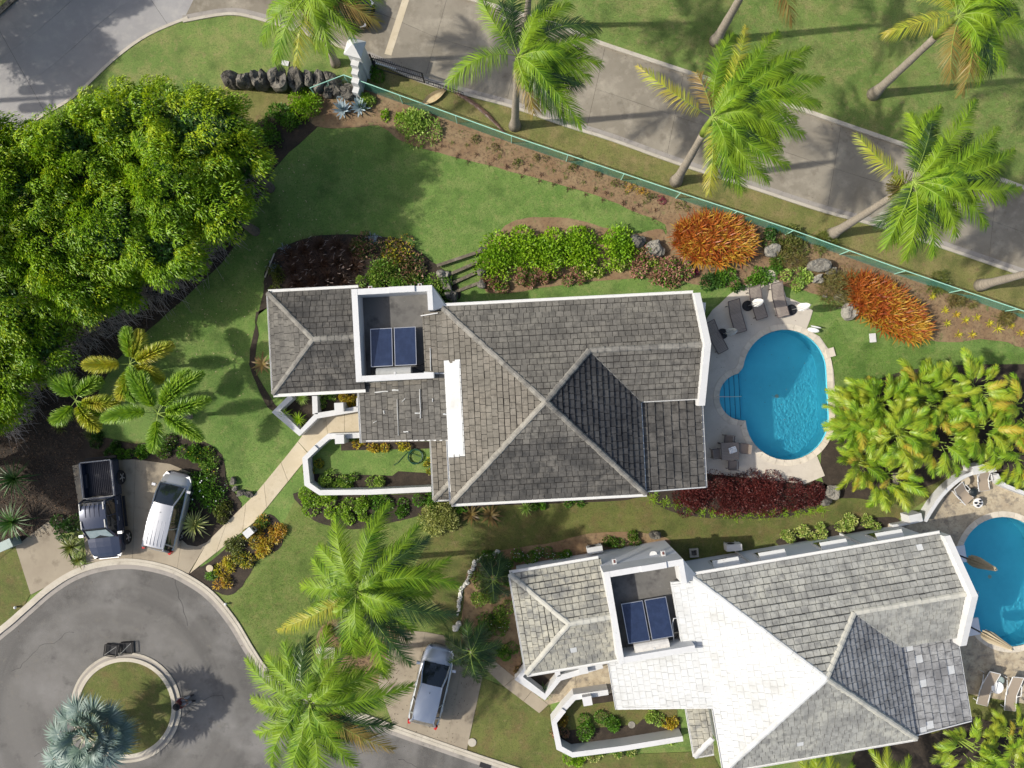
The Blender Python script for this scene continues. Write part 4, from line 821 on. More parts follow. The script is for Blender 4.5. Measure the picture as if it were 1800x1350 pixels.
coco('coconut palm on the upper field with green crownshaft over a bare soil ring',(1535,166),(1684,28),7.8,[(1553,60,'y',.3),(1612,-18,'y',.3),(1640,-70),(1705,-70),(1765,-55),(1810,-20),(1815,48),(1768,118),(1725,142),(1690,164,'o'),(1672,138,'o'),(1740,70),(1790,20,'d'),(1745,130,'d')],GL,seed=7,extra=.8,r=(.25,.18),shaft=1.6)
coco('coconut palm with brown flower stalks leaning over the fence, nearest the picture\'s right edge',(1462,412),(1607,320),7.8,[(1505,235,'y',.7),(1599,200),(1655,188),(1716,174),(1756,222),(1784,262),(1796,330),(1768,352),(1735,398),(1681,416),(1642,448),(1592,456,'g'),(1556,436),(1700,250),(1720,300),(1640,200,'d'),(1760,300,'d'),(1665,400,'d'),(1570,420,'d')],GL,seed=8,extra=.8,r=(.25,.17),flower=True)
coco('coconut palm by the fence whose crown is beyond the right picture edge',(1722,502),(1915,452),7.8,[(1990,360),(2040,420),(2030,500),(1980,560),(1900,570),(1890,350),(1840,490,'d')],GL,seed=9,r=(.25,.17))
coco('large coconut palm over the lawn west of the SUV driveway',(668,982),(628,1040),7.0,[(590,906),(684,886),(734,925),(754,946,'d'),(788,984),(806,1030),(802,1080,'d'),(726,1108),(722,1168,'d'),(676,1190),(636,1150),(488,1108,'y'),(545,1075),(575,1010),(560,960),(690,1050),(740,1010),(600,1130,'d'),(530,1030),(700,960),(660,1110)],GL,seed=10,extra=.9,dz0=-.16,wind=(.1,-.35,-.1))
coco('large coconut palm over the kerb of the turning circle',(606,1142),(545,1236),7.0,[(433,1158),(442,1228),(576,1100),(626,1116),(725,1205),(690,1276,'d'),(690,1318,'o'),(622,1346),(556,1390),(480,1350),(500,1130),(640,1180),(600,1260),(450,1290),(640,1300),(520,1300),(500,1380),(590,1330,'d'),(470,1180)],GL,seed=11,extra=.9,dz0=-.16,wind=(.1,-.35,-.1))
GY='young dark palms by the driveway'
coco('small dark green palm beside the pale house\'s west wing',(872,1012),(868,1018),2.8,[(838,978),(880,972),(862,975),(895,985),(845,1040),(868,1060),(895,1045),(905,1010),(838,1010)],GY,'young_palm',(.09,.06),0,1.0,(.55,.045),20,seed=12,mats={'g':'L_palmd','d':'L_palmd','y':'L_palmd','o':'L_palmd'})
coco('small dark green palm next to the bonnet of the silver SUV',(828,1138),(828,1146),2.8,[(783,1118),(790,1165),(815,1190),(842,1200),(870,1172),(880,1130),(850,1095),(820,1090),(795,1140),(842,1105),(865,1150)],GY,'young_palm',(.1,.07),0,1.0,(.58,.045),20,seed=13,mats={'g':'L_palmd','d':'L_palmd','y':'L_palmd','o':'L_palmd'})
# foxtail palms with bottlebrush leaves
GF='foxtail palms on the west lawn'
def foxtail(label,base,crown,hc,fr,seed):
    rr=random.Random(seed); B=P(*base,0); C=P(*crown,hc); root=empty('foxtail_palm',B,0,label,'palm tree',GF); rel=C-B; trunk(root,(0,0,-.05),rel,.13,.07,shaft=.6,mat='kerb' if 0 else 'bark')
    for tx,ty,k in fr:
        T=P(tx,ty,hc+.05-rr.random()*.35); frond(rel,T-B,{'g':'L_fox','y':'L_foxy','o':'L_foxy'}[k],rise=.45,LW=(.58,.055),dens=26,ang=(66,50),droopf=.12,parent=root,petiole=.2,plume=True,wind=(0,0,-.1))
foxtail('foxtail palm with short yellow tinged fronds, uppermost of the lawn trio',(250,648),(228,640),3.5,[(222,578,'g'),(246,582,'y'),(303,606,'y'),(148,641,'y'),(210,700,'y'),(285,668,'o'),(236,705,'g')],1)
foxtail('foxtail palm next to the big trees, smallest of the lawn trio',(165,712),(133,704),3.3,[(92,663,'g'),(178,668,'g'),(93,740,'g'),(174,754,'y'),(172,728,'g'),(208,706,'o'),(118,660,'g')],2)
foxtail('foxtail palm with pale trunk base nearest the front garden path',(334,732),(277,727),3.9,[(181,738,'g'),(268,792,'g'),(354,772,'g'),(368,702,'g'),(332,652,'g'),(236,672,'g'),(250,655,'g'),(356,656,'g'),(228,648,'g')],3)
# bismarck palm
def fan(C,T,parent,rad,nseg=34):
    C,T=Vector(C),Vector(T); D=(T-C).normalized(); n=nseg; th=np.linspace(-2.1,2.1,n); s=D.cross(Vector((0,0,1))).normalized(); u=s.cross(D); d=np.array([list(D*math.cos(t)+s*math.sin(t)) for t in th]); d[:,2]+=.12*np.cos(np.arange(n)*math.pi)*0+.12
    d=nrm(d); N=np.tile([list(u)],(n,1))+np.array([[0,0,1]])*0+ (np.array([list(s)])*(.45*(-1)**np.arange(n))[:,None]); N=nrm(N)
    v,f=straps(np.tile([list(T)],(n,1)),d,N,rad*(.72+.28*np.cos(th*.55))*(.9+.2*RNG.random(n)),.105,.22+.25*RNG.random(n),seg=3,prof=(.35,1,.62)); pr=[(v,f,0)]
    v,f=tubes_np(np.array([list(C)]),np.array([list(T)]),.04,.025); pr.append((v,f,1)); return leafobj('fan_leaf',pr,[G('L_bis'),G('L_bisp')],parent)
Bc=P(184,1262); Cc=P(150,1292,3.2); br=empty('bismarck_palm',Bc,0,'silver blue fan palm on the round island in the turning circle','palm tree'); rel=Cc-Bc; trunk(br,(0,0,0),rel,.3,.24,shaft=0,mat='barkd')
for px,py,dz,rd_ in((168,1262,1.0,.95),(140,1250,.8,.95),(120,1290,1.5,.85),(135,1335,1.0,.9),(175,1335,1.1,.85),(212,1300,.8,.9),(100,1318,.5,1.0),(160,1345,.4,1.0),(150,1300,2.1,.7),(128,1222,.2,1.05),(97,1250,-.3,1.0),(72,1290,-.3,1.0),(80,1330,-.3,1.05),(112,1362,0,1.1),(165,1372,-.1,1.1),(215,1352,-.2,1.0),(243,1318,-.4,.95),(246,1282,-.4,.95),(216,1243,.2,1.0),(172,1228,.5,1.05),(132,1266,1.2,.9),(186,1290,1.4,.8),(150,1318,1.5,.85),(112,1300,1.1,.95),(196,1322,.8,.85),(158,1288,1.9,.6),(140,1290,2.0,.55),(98,1392,-.4,1.1),(60,1362,-.7,1.0)):
    T=P(px,py,3.2+dz)-Bc; C0=Vector(rel); fan(C0,C0+(T-C0)*.62,br,rd_)
# fallen frond and spathe by the lane
f0=P(888,236); e=empty('fallen_frond',P(785,156),0,'dry brown palm frond fallen beside the lane','palm frond'); frond((0,0,.12),P(888,236,.1)-P(785,156),'deadf',rise=.05,LW=(.33,.03),dens=30,ang=(30,15),parent=e,droopf=.1,rach='deadf')
s0=P(764,172); mb=MB(); n=9; v=[];f=[]
d=(P(785,158)-P(745,184)); d.normalize(); sd_=Vector((-d.y,d.x,0))
for i in range(n+1):
    t=i/n; wv=.26*math.sin(math.pi*(.12+.8*t)); c=d*(t-.5)*1.5+Vector((0,0,.1))
    v+=[c+sd_*wv+Vector((0,0,.12)),c+sd_*wv*.5-Vector((0,0,.03)),c-sd_*wv*.5-Vector((0,0,.03)),c-sd_*wv+Vector((0,0,.12))]
for i in range(n):
    for j in range(3): f.append((4*i+j,4*i+j+1,4*i+4+j+1,4*i+4+j))
mb.add(v,f); mb.out('palm_spathe',G('spathe'),loc=s0); tag(bpy.data.objects['palm_spathe'],'boat shaped dry palm spathe lying on the verge','palm spathe')
# areca clumps: shared frond shapes
proto=[]
hold=empty('areca_palm',P(1500,720),0,'bushy areca palm clump leaning over the pool coping, lowest of the row','palm clump','areca palm clumps hedging the pool garden')
for i in range(10):
    k=('L_areca','L_areca','L_areca','L_palm','L_arecao','L_areca','L_palm','L_areca','L_areca','L_palm')[i]; L=RNG.uniform(1.2,1.75)
    o=frond((0,0,0),(L,0,RNG.uniform(-.25,.35)),k,rise=.75,LW=(.46,.042),dens=19,ang=(52,24),droopf=.42,parent=hold,petiole=.2,wind=(0,0,-.35),rach='rachis',rw=.02); proto.append(o)
def areca(label,px,py,h,n,R0,seed,root=None,grp='areca palm clumps hedging the pool garden'):
    rr=random.Random(seed); c=P(px,py,h); 
    if root is None: root=empty('areca_palm',(c.x,c.y,0),0,label,'palm clump',grp)
    else: root.location=(c.x,c.y,0)
    mb=MB(); 
    for i in range(7):
        a=rr.uniform(0,6.28); q=rr.uniform(.1,.4); mb.tube([(q*math.cos(a)*.4,q*math.sin(a)*.4,0),(q*math.cos(a)*1.2,q*math.sin(a)*1.2,h*.75)],[.05,.035],6)
    mb.out('cane',G('rachis'),root)
    used=set()
    for i in range(n):
        a=i*2.39996+rr.random()*.5; q=math.sqrt(rr.random())*R0*.62; z=h*(1-.45*(q/R0))-rr.random()*.4; pi=rr.randrange(len(proto))
        src=proto[pi]
        o=copy_obj(src,root,(q*math.cos(a),q*math.sin(a),z),(rr.gauss(0,.25),-rr.uniform(-.25,.85),a+rr.gauss(0,.5)),[rr.uniform(.7,1.05)]*3)
    return root
OFFS=14
AR=[(1500,745,2.2,26,1.5,'bushy areca palm clump leaning over the pool coping, lowest of the row'),(1545,712,2.4,24,1.3,'areca palm clump in the row, at the lawn corner by the pool'),(1568,760,2.8,30,1.7,'areca palm clump in the row, broad yellow green one in the middle'),(1505,812,1.9,20,1.2,'areca palm clump with orange tipped fronds touching the pool deck'),(1555,838,1.8,20,1.2,'areca palm clump whose drooping yellow fronds overhang the side lawn'),(1640,700,2.8,28,1.6,'areca palm clump in the row, in front of the lawn shadow'),(1650,780,2.6,24,1.4,'areca palm clump in the row, next to the curved white wall'),(1710,685,2.8,28,1.6,'areca palm clump in the row, highest up by the lawn edge'),(1725,755,2.8,26,1.5,'areca palm clump in the row, above the tan lounger'),(1790,720,2.8,28,1.6,'areca palm clump cut by the right picture edge'),(1795,800,2.4,22,1.3,'areca palm clump with orange fronds over the curved wall\'s right end'),(1600,688,2.2,18,1.0,'small areca palm clump in the row, nearest the orange strap leaved clump'),(1500,712,1.8,14,.9,'small areca palm clump in the row, closest to the square pad')]
for o in list(proto): pass
for i,(px,py,h,n,R0,lb) in enumerate(AR):
    px+=OFFS; n=int(n*1.5)
    if i==0:
        r0=areca(lb,px,py,h,n,R0,i,hold)
        for j,o in enumerate(proto): o.location=(0,0,h*.8); o.rotation_euler=(0,-.2,j*.63)
    else: areca(lb,px,py,h,n,R0,i)
for i,(px,py,h,n,R0,lb) in enumerate([(1715,1325,2.0,20,1.3,'areca palm clump at the bottom right, under the pale roof corner'),(1775,1335,2.0,20,1.3,'areca palm clump at the bottom right, nearest the picture corner'),(1790,1300,1.6,12,.9,'small areca palm clump below the two south loungers')]): areca(lb,px,py,h,n,R0,40+i,None,'areca palm clumps south of the pale house')
coco('palm south of the pale house with fronds just reaching its gutter',(1420,1395),(1450,1440),3.6,[(1400,1322),(1455,1318),(1500,1345),(1380,1370),(1350,1400),(1520,1400),(1430,1300)],'palms south of the pale house','garden_palm',(.12,.08),0,.6,(.6,.05),16,seed=21,mats={'g':'L_areca','d':'L_palm','y':'L_areca','o':'L_arecao'})
coco('palm south of the pale house with yellow fronds beside the roof corner',(1545,1385),(1570,1420),3.4,[(1530,1318),(1560,1312),(1600,1330),(1625,1360),(1500,1370),(1580,1500)],'palms south of the pale house','garden_palm',(.12,.08),0,.6,(.6,.05),16,seed=22,mats={'g':'L_areca','d':'L_palm','y':'L_areca','o':'L_arecao'})
# ================================================================== BIG TREES
def bigtree(label,px,py,r,h,seed,m='L_tree',yfrac=.25,grp='dense broad leaved trees along the road corner',tuft=1.0):
    g=np.random.default_rng(seed); c=P(px,py,h); R0=r*1.0*(H-h)/F; Rz=min(R0*.95,h*.55); base=Vector((c.x,c.y,0)); root=empty('broadleaf_tree',base,0,label,'tree',grp)
    mb=MB(); mb.tube([(0,0,0),(.1,0,h*.35),(.0,.1,h*.7)],[.28,.2,.12],8)
    for i in range(9):
        a=i*.7+g.random(); mb.tube([(0.05,0,h*(.25+.04*i)),(math.cos(a)*R0*.45,math.sin(a)*R0*.45,h*(.45+.04*i)),(math.cos(a)*R0*.8,math.sin(a)*R0*.8,h*(.6+.04*i))],[.1,.06,.025],5)
    mb.out('trunk',G('barkd'),root)
    # foliage: boughs, each a ragged plume of drooping leaves
    nb=int(16*R0*R0*tuft); d=g.normal(size=(nb*2,3)); d=nrm(d); d=d[d[:,2]>-.25][:nb]; nb=len(d); rr=.70+.26*g.random(nb)
    for k in range(6):   # lumpy outline
        a=g.normal(size=3); a[2]=abs(a[2]); a/=np.linalg.norm(a); rr*=1+.12*np.clip((d@a-.6)*3,-.35,1)
    cen=d*rr[:,None]*np.array([[R0,R0,Rz]]); cen[:,2]+=h*.8
    ok=cen[:,2]>.4; cen=cen[ok]; d=d[ok]; nb=len(cen)
    rb=.20+.17*g.random(nb); axis=nrm(d*.45+np.array([[.6,-.42,.12]])+g.normal(size=(nb,3))*.2)
    nl=165; q=np.repeat(np.arange(nb),nl); dd=nrm(g.normal(size=(nb*nl,3))+np.array([[0,0,.45]])+d[q]*.4)
    el=1+1.5*np.clip((dd*axis[q]).sum(1),0,1); rad=rb[q]*(.70+.32*g.random(nb*nl)**.7)*el
    pos=cen[q]+dd*rad[:,None]
    ld=nrm(dd*.35+axis[q]*.9+g.normal(size=(nb*nl,3))*.26+np.array([[0,0,-.1]])); ln=nrm(dd*1.1+np.array([[-.1,0,.3]])+g.normal(size=(nb*nl,3))*.2)
    v,f=diamonds(pos,ld,ln,.15+.09*g.random(nb*nl),.052)
    yel=g.random(nb*nl)<(yfrac*.30+.6*(g.random(nb)<yfrac)[q]+.25*np.clip(dd@np.array([-.5,.25,.8])-.45,0,1)*2)  # sunlit top and west side of each tuft put into the leaf colour
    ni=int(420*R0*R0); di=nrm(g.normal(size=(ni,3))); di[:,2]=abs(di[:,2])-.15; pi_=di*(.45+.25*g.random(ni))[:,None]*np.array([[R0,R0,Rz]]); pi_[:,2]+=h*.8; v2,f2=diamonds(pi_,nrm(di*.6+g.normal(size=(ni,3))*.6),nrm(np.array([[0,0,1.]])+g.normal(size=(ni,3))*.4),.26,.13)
    mesh('inner_foliage',v2,f2,G('L_dkgreen'),root)  # darker leaf colour puts shade into the gaps between tufts
    fa=f.reshape(-1,2,3); 
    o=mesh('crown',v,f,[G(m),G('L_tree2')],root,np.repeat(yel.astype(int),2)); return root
TR_=[(165,228,72,5.0,.3,'tree filling the mass above the grey road edge, between two taller crowns'),(70,262,74,5.0,.3,'tree in the mass nearest the utility pole shadow'),(345,222,95,6.8,.55,'bright yellow green tree at the corner beside the boulder row'),(398,268,58,6.2,.5,'rounded tree with yellow crown nearest the garden boulders'),(238,235,102,5.8,.35,'tall tree in the road corner mass, second from the boulder row'),(285,320,85,6.8,.15,'broad tree in the mass directly above the thick shadow on the lawn'),(130,275,106,5.8,.3,'tree in the mass whose crown overhangs the grey road'),(25,325,106,5.8,.3,'tree in the mass at the left picture edge by the road'),(370,360,62,6.0,.2,'tree in the mass whose bare lower twigs reach the lawn, upper one'),(180,385,88,5.8,.15,'dense green tree in the centre of the mass'),(75,430,92,5.6,.2,'dense green tree left of the mass centre'),(275,430,72,5.8,.15,'tree on the lawn side of the mass, midway down'),(128,488,78,4.6,.15,'lower tree in the mass with a shaded lawn side'),(20,530,85,4.4,.2,'lower tree in the mass at the left picture edge'),(200,508,46,3.8,.15,'small tree on the lawn side of the mass near the topmost foxtail palm'),(58,590,58,3.6,.25,'olive tinted tree at the lower end of the mass'),(-28,705,60,3.2,.3,'yellowish tree at the very lowest left of the mass, over dark mulch'),(-2,650,62,3.6,.35,'yellowish tree at the lowest left end of the mass'),(-60,420,110,6,.2,'tree beyond the left picture edge joining the mass'),(-70,250,90,6,.2,'tree beyond the left picture edge near the road'),(-230,840,100,6.2,.2,'tree beyond the left picture edge beside the parking area'),(-260,700,90,5,.2,'tree beyond the left picture edge level with the foxtail palms'),(-60,600,100,4,.2,'tree beyond the left picture edge beside the garden')]
for i,(px,py,r,h,yf,lb) in enumerate(TR_): bigtree(lb,px,py,r,h,100+i,yfrac=yf)
for i,(px,py,r,h) in enumerate([(-185,-150,85,6.2),(-240,10,80,6.0),(-90,-230,80,6.2),(-330,-60,90,6.5),(20,-330,80,6.5)]): bigtree(['roadside tree above the top left picture corner','roadside tree left of the picture beside the grey road\'s shaded bend','roadside tree above the picture over the grey road','roadside tree farthest left beyond the picture','roadside tree above the picture nearest the lane mouth'][i],px,py,r,h,200+i,yfrac=.2,grp='roadside trees across the grey road')
# ================================================================== SHRUBS AND SMALL PLANTS
GH='lime green shrubs in the long bed north of the dark house'
B=bush
for i,(px,py,rx,ry,lb) in enumerate([(880,452,36,36,'lime green shrub at the west end of the long hedge bed beside the steps'),(925,440,34,34,'lime green shrub, second from the steps in the long hedge bed'),(975,445,34,34,'lime green shrub in the middle of the long hedge bed'),(1025,430,34,32,'tall lime green shrub in the long hedge bed where bare soil widens behind it'),(1075,428,36,34,'lime green shrub at the east end of the long hedge bed near the dark rock')]):
    B('leafy_shrub',lb,'shrub',px,py,rx,ry,1.2,['L_lime'],(.17,.10),420,group=GH)
GP='copper pink leaved shrubs'
for px,py,rx,ry,lb in((872,492,26,16,'copper pink shrub nearest the stone steps'),(920,486,24,15,'copper pink shrub, second along the south edge of the long hedge'),(968,482,26,15,'copper pink shrub midway along the south edge of the long hedge'),(1010,484,20,12,'low copper pink shrub beside the pale lime bushlets'),(1130,452,26,28,'copper pink shrub just right of the dark rock'),(1190,474,32,24,'copper pink shrub at the foot of the large orange clump'),(1160,478,18,16,'small copper pink shrub between two larger ones')):
    B('copper_shrub',lb,'shrub',px,py,rx,ry,.8,['L_pink','L_pink','L_green'],(.15,.08),480,group=GP)
for px,py,rx,ry,lb in((1045,476,26,14,'pale lime low shrub on the south side of the long hedge'),(1092,470,22,15,'pale lime low shrub under the hedge\'s east end'),(1148,462,12,9,'tiny cream lime shrub between the copper shrubs')):
    B('low_shrub',lb,'shrub',px,py,rx,ry,.6,['L_lime','L_varie'],(.15,.09),480,group='pale lime low shrubs')
rosette('cordyline','magenta leaved cordyline between copper shrub and orange clump','plant',1222,478,.35,.07,26,'L_mag')
# tree-corner and fence bed shrubs
for px,py,rx,ry,m,h,lb in((533,180,32,26,'L_lime',.9,'bright lime shrub below the boulder row next to the agaves'),(490,205,26,22,'L_green',.8,'green shrub between the lime shrub and the big trees'),(462,235,24,22,'L_green',.8,'dark green shrub tucked against the big trees'),(735,222,36,28,'L_green2',.7,'yellow green spreading shrub by the fence, on the brown bed'),(705,205,10,8,'L_lime',.4,'small lime shrub near the agaves'),(672,202,9,8,'L_lime',.4,'tiny lime shrub right beside the agaves'),(655,125,14,22,'L_green',.6,'green weeds beside the white gate pillar'),(640,170,24,14,'L_green2',.5,'low green shrub behind the agaves under the fence')):
    B('garden_shrub',lb,'shrub',px,py,rx,ry,h,[m],(.14,.08),430,group='shrubs near the gate')
for px,py,rx,ry,m,h,lb in((1285,492,34,15,'L_green',.5,'low bright green shrub under the large orange clump, left one'),(1245,492,26,16,'L_dkgreen',.5,'low dark green shrub near the copper shrub'),(1330,482,32,17,'L_green',.5,'low bright green shrub above the lounge deck'),(1398,488,30,17,'L_green2',.5,'low pale green shrub beside the garden boulders'),(1360,415,16,20,'L_dkgreen',.6,'dark shrub behind the large orange clump'),(1395,425,30,24,'L_olive',.7,'olive wispy shrub by the fence above the boulders'),(1370,462,20,14,'L_green',.5,'small green shrub above the square pad'),(1300,505,14,8,'L_dkgreen',.3,'low dark shrub on the lawn edge of the deck')):
    B('bed_shrub',lb,'shrub',px,py,rx,ry,h,[m],(.13,.08),430,group='low shrubs above the pool deck')
for px,py,rx,ry,m,h,lb in((1395,448,30,20,'L_brown',.7,'brown green grass tuft left of the grey boulder'),(1480,492,34,30,'L_brown',.9,'large brown green grass tuft beside the second orange clump'),(1445,425,26,14,'L_olive',.4,'scrubby weeds along the fence near the boulders'),(1650,500,26,16,'L_olive',.4,'scrubby green plant by the fence past the second orange clump'),(1700,530,24,14,'L_brown',.4,'scrubby brown plant by the fence near the right edge'),(1770,562,24,12,'L_brown',.4,'scrubby plant with bougainvillea by the fence')):
    B('grass_tuft',lb,'plant',px,py,rx,ry,h,[m],(.34,.022),520,group='wispy plants in the fence bed',strap=True,up=1.2)
# orange strap leaved clumps
def orange(label,px,py,rx,ry,rot,n,h,seed):
    g=np.random.default_rng(seed); k=(H-h)/F; c=P(px,py,h); parts=[]; ax,ay=rx*k*.88,ry*k*.86; cr,sr=math.cos(R(rot)),math.sin(R(rot))
    for i in range(n):
        a=math.sqrt((i+.5)/n)*.92; th=i*2.39996; x=a*math.cos(th)*ax+g.normal()*.05; y=a*math.sin(th)*ay+g.normal()*.05; z=h*(1-.5*a*a)*(.8+.3*g.random())
        X,Y=x*cr-y*sr,x*sr+y*cr; nl=17; t=np.arange(nl)*2.39996+g.random()*6; el=np.linspace(1.3,.35,nl)
        out=np.array([X,Y,0])/max(.3,math.hypot(X,Y))*.35*a
        D=nrm(np.stack([np.cos(t)*np.cos(el),np.sin(t)*np.cos(el),np.sin(el)],1)+out); v,f=straps(np.tile([[X,Y,z-.2]],(nl,1)),D,np.tile([[0,0,1.]],(nl,1)),.70*(.75+.5*g.random(nl)),.066,.18,seg=3,prof=(.7,1,.7))
        py_=.36+.30*(X/ax)-.30*(Y/ay)*.6+g.normal()*.25; mi=(g.random(nl)<py_).astype(int)
        for m in(0,1):
            s_=np.repeat(mi==m,5); parts.append((v,f[s_] if s_.any() else f[:0],m))
    parts=[p for p in parts if len(p[1])]
    st=np.array([[g.normal()*ax*.35,g.normal()*ay*.35,0] for _ in range(40)]); v,f=tubes_np(st,st+np.array([[0,0,h*.6]]),.03,.02); parts.append((v,f,2))
    return tag(leafobj('orange_plant_clump',parts,[G('L_ored'),G('L_oyel'),G('barkd')],None,(c.x,c.y,0)),label,'plant clump','orange strap leaved clumps')
orange('large round clump of red orange strap leaves against the green fence',1260,418,86,54,-6,120,1.1,1)
orange('long slanting clump of orange and yellow strap leaves by the right lawn',1568,540,104,44,-36,120,1.0,2)
# agaves
for px,py,L,lb in((602,193,.62,'blue agave, lower left of the three beside the fence corner'),(632,188,.62,'blue agave, right one of the three beside the fence corner'),(604,165,.5,'blue agave, uppermost of the three against the fence corner')): rosette('agave',lb,'agave',px,py,L,.13,30,'L_agave',-.08,tilt=(.25,1.35),group='blue agaves at the fence corner',prof=(.8,1.0,.8))
# rosettes
GR='spiky strap leaved plants round the parking area'
for px,py,L,m,n,st,lb in((24,842,1.25,'L_dkgreen',60,.6,'dark green spiky dracaena at the left edge, upper of two'),(20,918,1.25,'L_dkgreen',60,.6,'dark green spiky dracaena at the left edge, above the grey utility box'),(124,962,.8,'L_olive',44,.3,'green yellow strap leaved plant beside the pickup bonnet'),(136,985,.55,'L_olive',30,.2,'small strap leaved plant at the tip of the planting wedge'),(341,922,.95,'L_varie',60,.3,'yellow striped strap leaved plant right of the silver minivan')): rosette('strap_plant',lb,'plant',px,py,L,.075,n,m,.3,stem=st,group=GR,tilt=(.0,1.3))
for px,py,L,n,m,lb in((498,729,.5,70,'L_green2','spiky green tuft on the left corner of the white planter'),(524,738,.5,70,'L_green2','spiky green tuft at the lower point of the white planter'),(530,700,.45,60,'L_green2','spiky green tuft at the top of the white planter')): rosette('spiky_tuft',lb,'plant',px,py,L,.028,n,'L_lime' if px!=530 else m,.25,stem=.5,group='spiky tufts in the white planter',tilt=(-.1,1.4))
rosette('bromeliad','bronze leaved bromeliad on the side lawn under the dark roof edge','plant',862,906,.85,.12,20,'L_bronze',.35,tilt=(.1,.9)); rosette('bromeliad','green and bronze bromeliad next to the round pale bush','plant',828,905,.7,.11,22,'L_bronze',.3,tilt=(.1,1.0))
rosette('bromeliad','brown yellow bromeliad against the west wing of the dark house','plant',460,640,.75,.12,16,'L_bronze',.35,tilt=(.1,.8))
rosette('strap_plant','green strap leaved plant at the middle of the dark house\'s south wall','plant',925,893,.6,.06,22,'L_green2',.35)
# north-west bed
def grass_clump(name,label,px,py,L,n,m,plumes,seed,group,stiff=.8):
    g=np.random.default_rng(seed); c=P(px,py,.3); th=g.random(n)*6.28; el=.5+.9*g.random(n); D=np.stack([np.cos(th)*np.cos(el),np.sin(th)*np.cos(el),np.sin(el)],1); Pn=np.stack([g.normal(size=n)*.12,g.normal(size=n)*.12,np.zeros(n)],1)
    v,f=straps(Pn,D,nrm(np.tile([[0,0,1.]],(n,1))+D*.1+g.normal(size=(n,3))*.3),L*(.7+.5*g.random(n)),.02,.45,seg=3); parts=[(v,f,0)]
    if plumes:
        A=np.stack([g.normal(size=plumes)*.35,g.normal(size=plumes)*.35,L*(.8+.25*g.random(plumes))],1); d=nrm(np.array([[.9,.5,.25]])+g.normal(size=(plumes,3))*.4); v,f=tubes_np(A,A+d*.18,.006,.013); parts.append((v,f,1)); v,f=tubes_np(A+d*.18,A+d*.24,.013,.003); parts.append((v,f,1))
        v,f=tubes_np(A*np.array([[.4,.4,0]]),A,.005,.004); parts.append((v,f,0))
    return tag(leafobj(name,parts,[G(m),G('plume')],None,(c.x,c.y,0)),label,'ornamental grass',group)
gr=[(508,448),(532,440),(560,432),(590,432),(618,440),(512,475),(540,468),(566,462),(595,460),(620,468),(520,498),(548,494),(575,490),(600,492)]
rows=['uppermost','upper','lower']
for i,(px,py) in enumerate(gr): grass_clump('fountain_grass','dark purple fountain grass with pale seed plumes in the bed above the west wing',px,py,.9,420,'L_grassr',5,i,'dark fountain grasses in one bed')
for px,py,rx,ry,ms,h,lb in((480,490,16,26,['L_olive'],.4,'yellow green low shrub at the west end of the fountain grass bed'),(645,432,28,20,['L_olive','L_pink','L_dkgreen'],.7,'dark copper and green shrub in the bed, right of the fountain grasses'),(700,438,32,22,['L_pink','L_dkgreen','L_croty'],.8,'dark leaved croton shrub at the lawn edge of the bed'),(725,470,28,24,['L_olive','L_dkgreen','L_pink'],.8,'mixed leaved shrub on the right of the bed'),(675,470,34,26,['L_green','L_olive','L_green2'],.8,'green and yellow shrub in the bed centre'),(650,494,30,15,['L_green2'],.6,'bright green shrub touching the solar roof wall'),(710,496,34,16,['L_green2','L_green'],.7,'green shrub below the croton, by the solar roof wall'),(765,497,24,22,['L_green','L_green2'],.7,'round green shrub in the corner by the timber steps'),(786,520,16,14,['L_green'],.5,'small green shrub at the corner of the main roof')):
    B('mixed_shrub',lb,'shrub',px,py,rx,ry,h,ms,(.13,.075),460,group='shrubs in the bed above the solar roof')
for px,py,lb in((500,438,'silver grey tuft at the bed\'s upper left'),(478,470,'silver grey tuft at the bed\'s left edge'),(655,418,'silver grey tuft at the bed\'s top')): grass_clump('silver_tuft',lb,px,py,.35,120,'L_agave',0,5,'silver grey tufts')
# parking surround
for px,py,rx,ry,ms,h,fl,lb in((190,790,28,12,['L_dkgreen'],.5,None,'dark shrub behind the pickup bed'),(215,796,22,11,['L_green'],.5,None,'green shrub behind the parking slab, centre left'),(250,790,24,14,['L_green'],.5,(10,'flowery',.03),'green shrub behind the minivan bonnet, left'),(290,788,26,16,['L_green','L_olive'],.6,(10,'flowerw',.03),'green shrub under the foxtail palm fronds'),(330,792,26,18,['L_green'],.6,(16,'flowery',.03),'green shrub speckled with yellow flowers behind the minivan'),(365,812,22,20,['L_green2','L_green'],.5,(12,'flowery',.03),'pale green shrub at the lawn corner of the parking bed'),(355,862,30,36,['L_green'],.8,(22,'flowerw',.045),'large green shrub dotted with white flowers beside the minivan'),(388,905,16,24,['L_olive'],.6,None,'yellow green tufted shrub near the front path bend'),(108,925,22,20,['L_dkgreen'],.7,(8,'flowerw',.03),'dark green shrub left of the pickup cab'),(160,770,24,12,['L_dkgreen'],.5,None,'dim shrub in the mulch near the foxtail palms')):
    B('border_shrub',lb,'shrub',px,py,rx,ry,h,ms,(.13,.075),430,group='shrubs edging the parking area',flowers=fl)
for px,py,lb in((155,765,'dim grass tuft in the mulch, upper one'),(165,770,'dim grass tuft under the smallest foxtail palm'),(100,750,'dim grass tuft near the bare twigs')): grass_clump('grass_tuft',lb,px,py,.5,160,'L_olive',0,9,'dim grass tufts in the mulch')
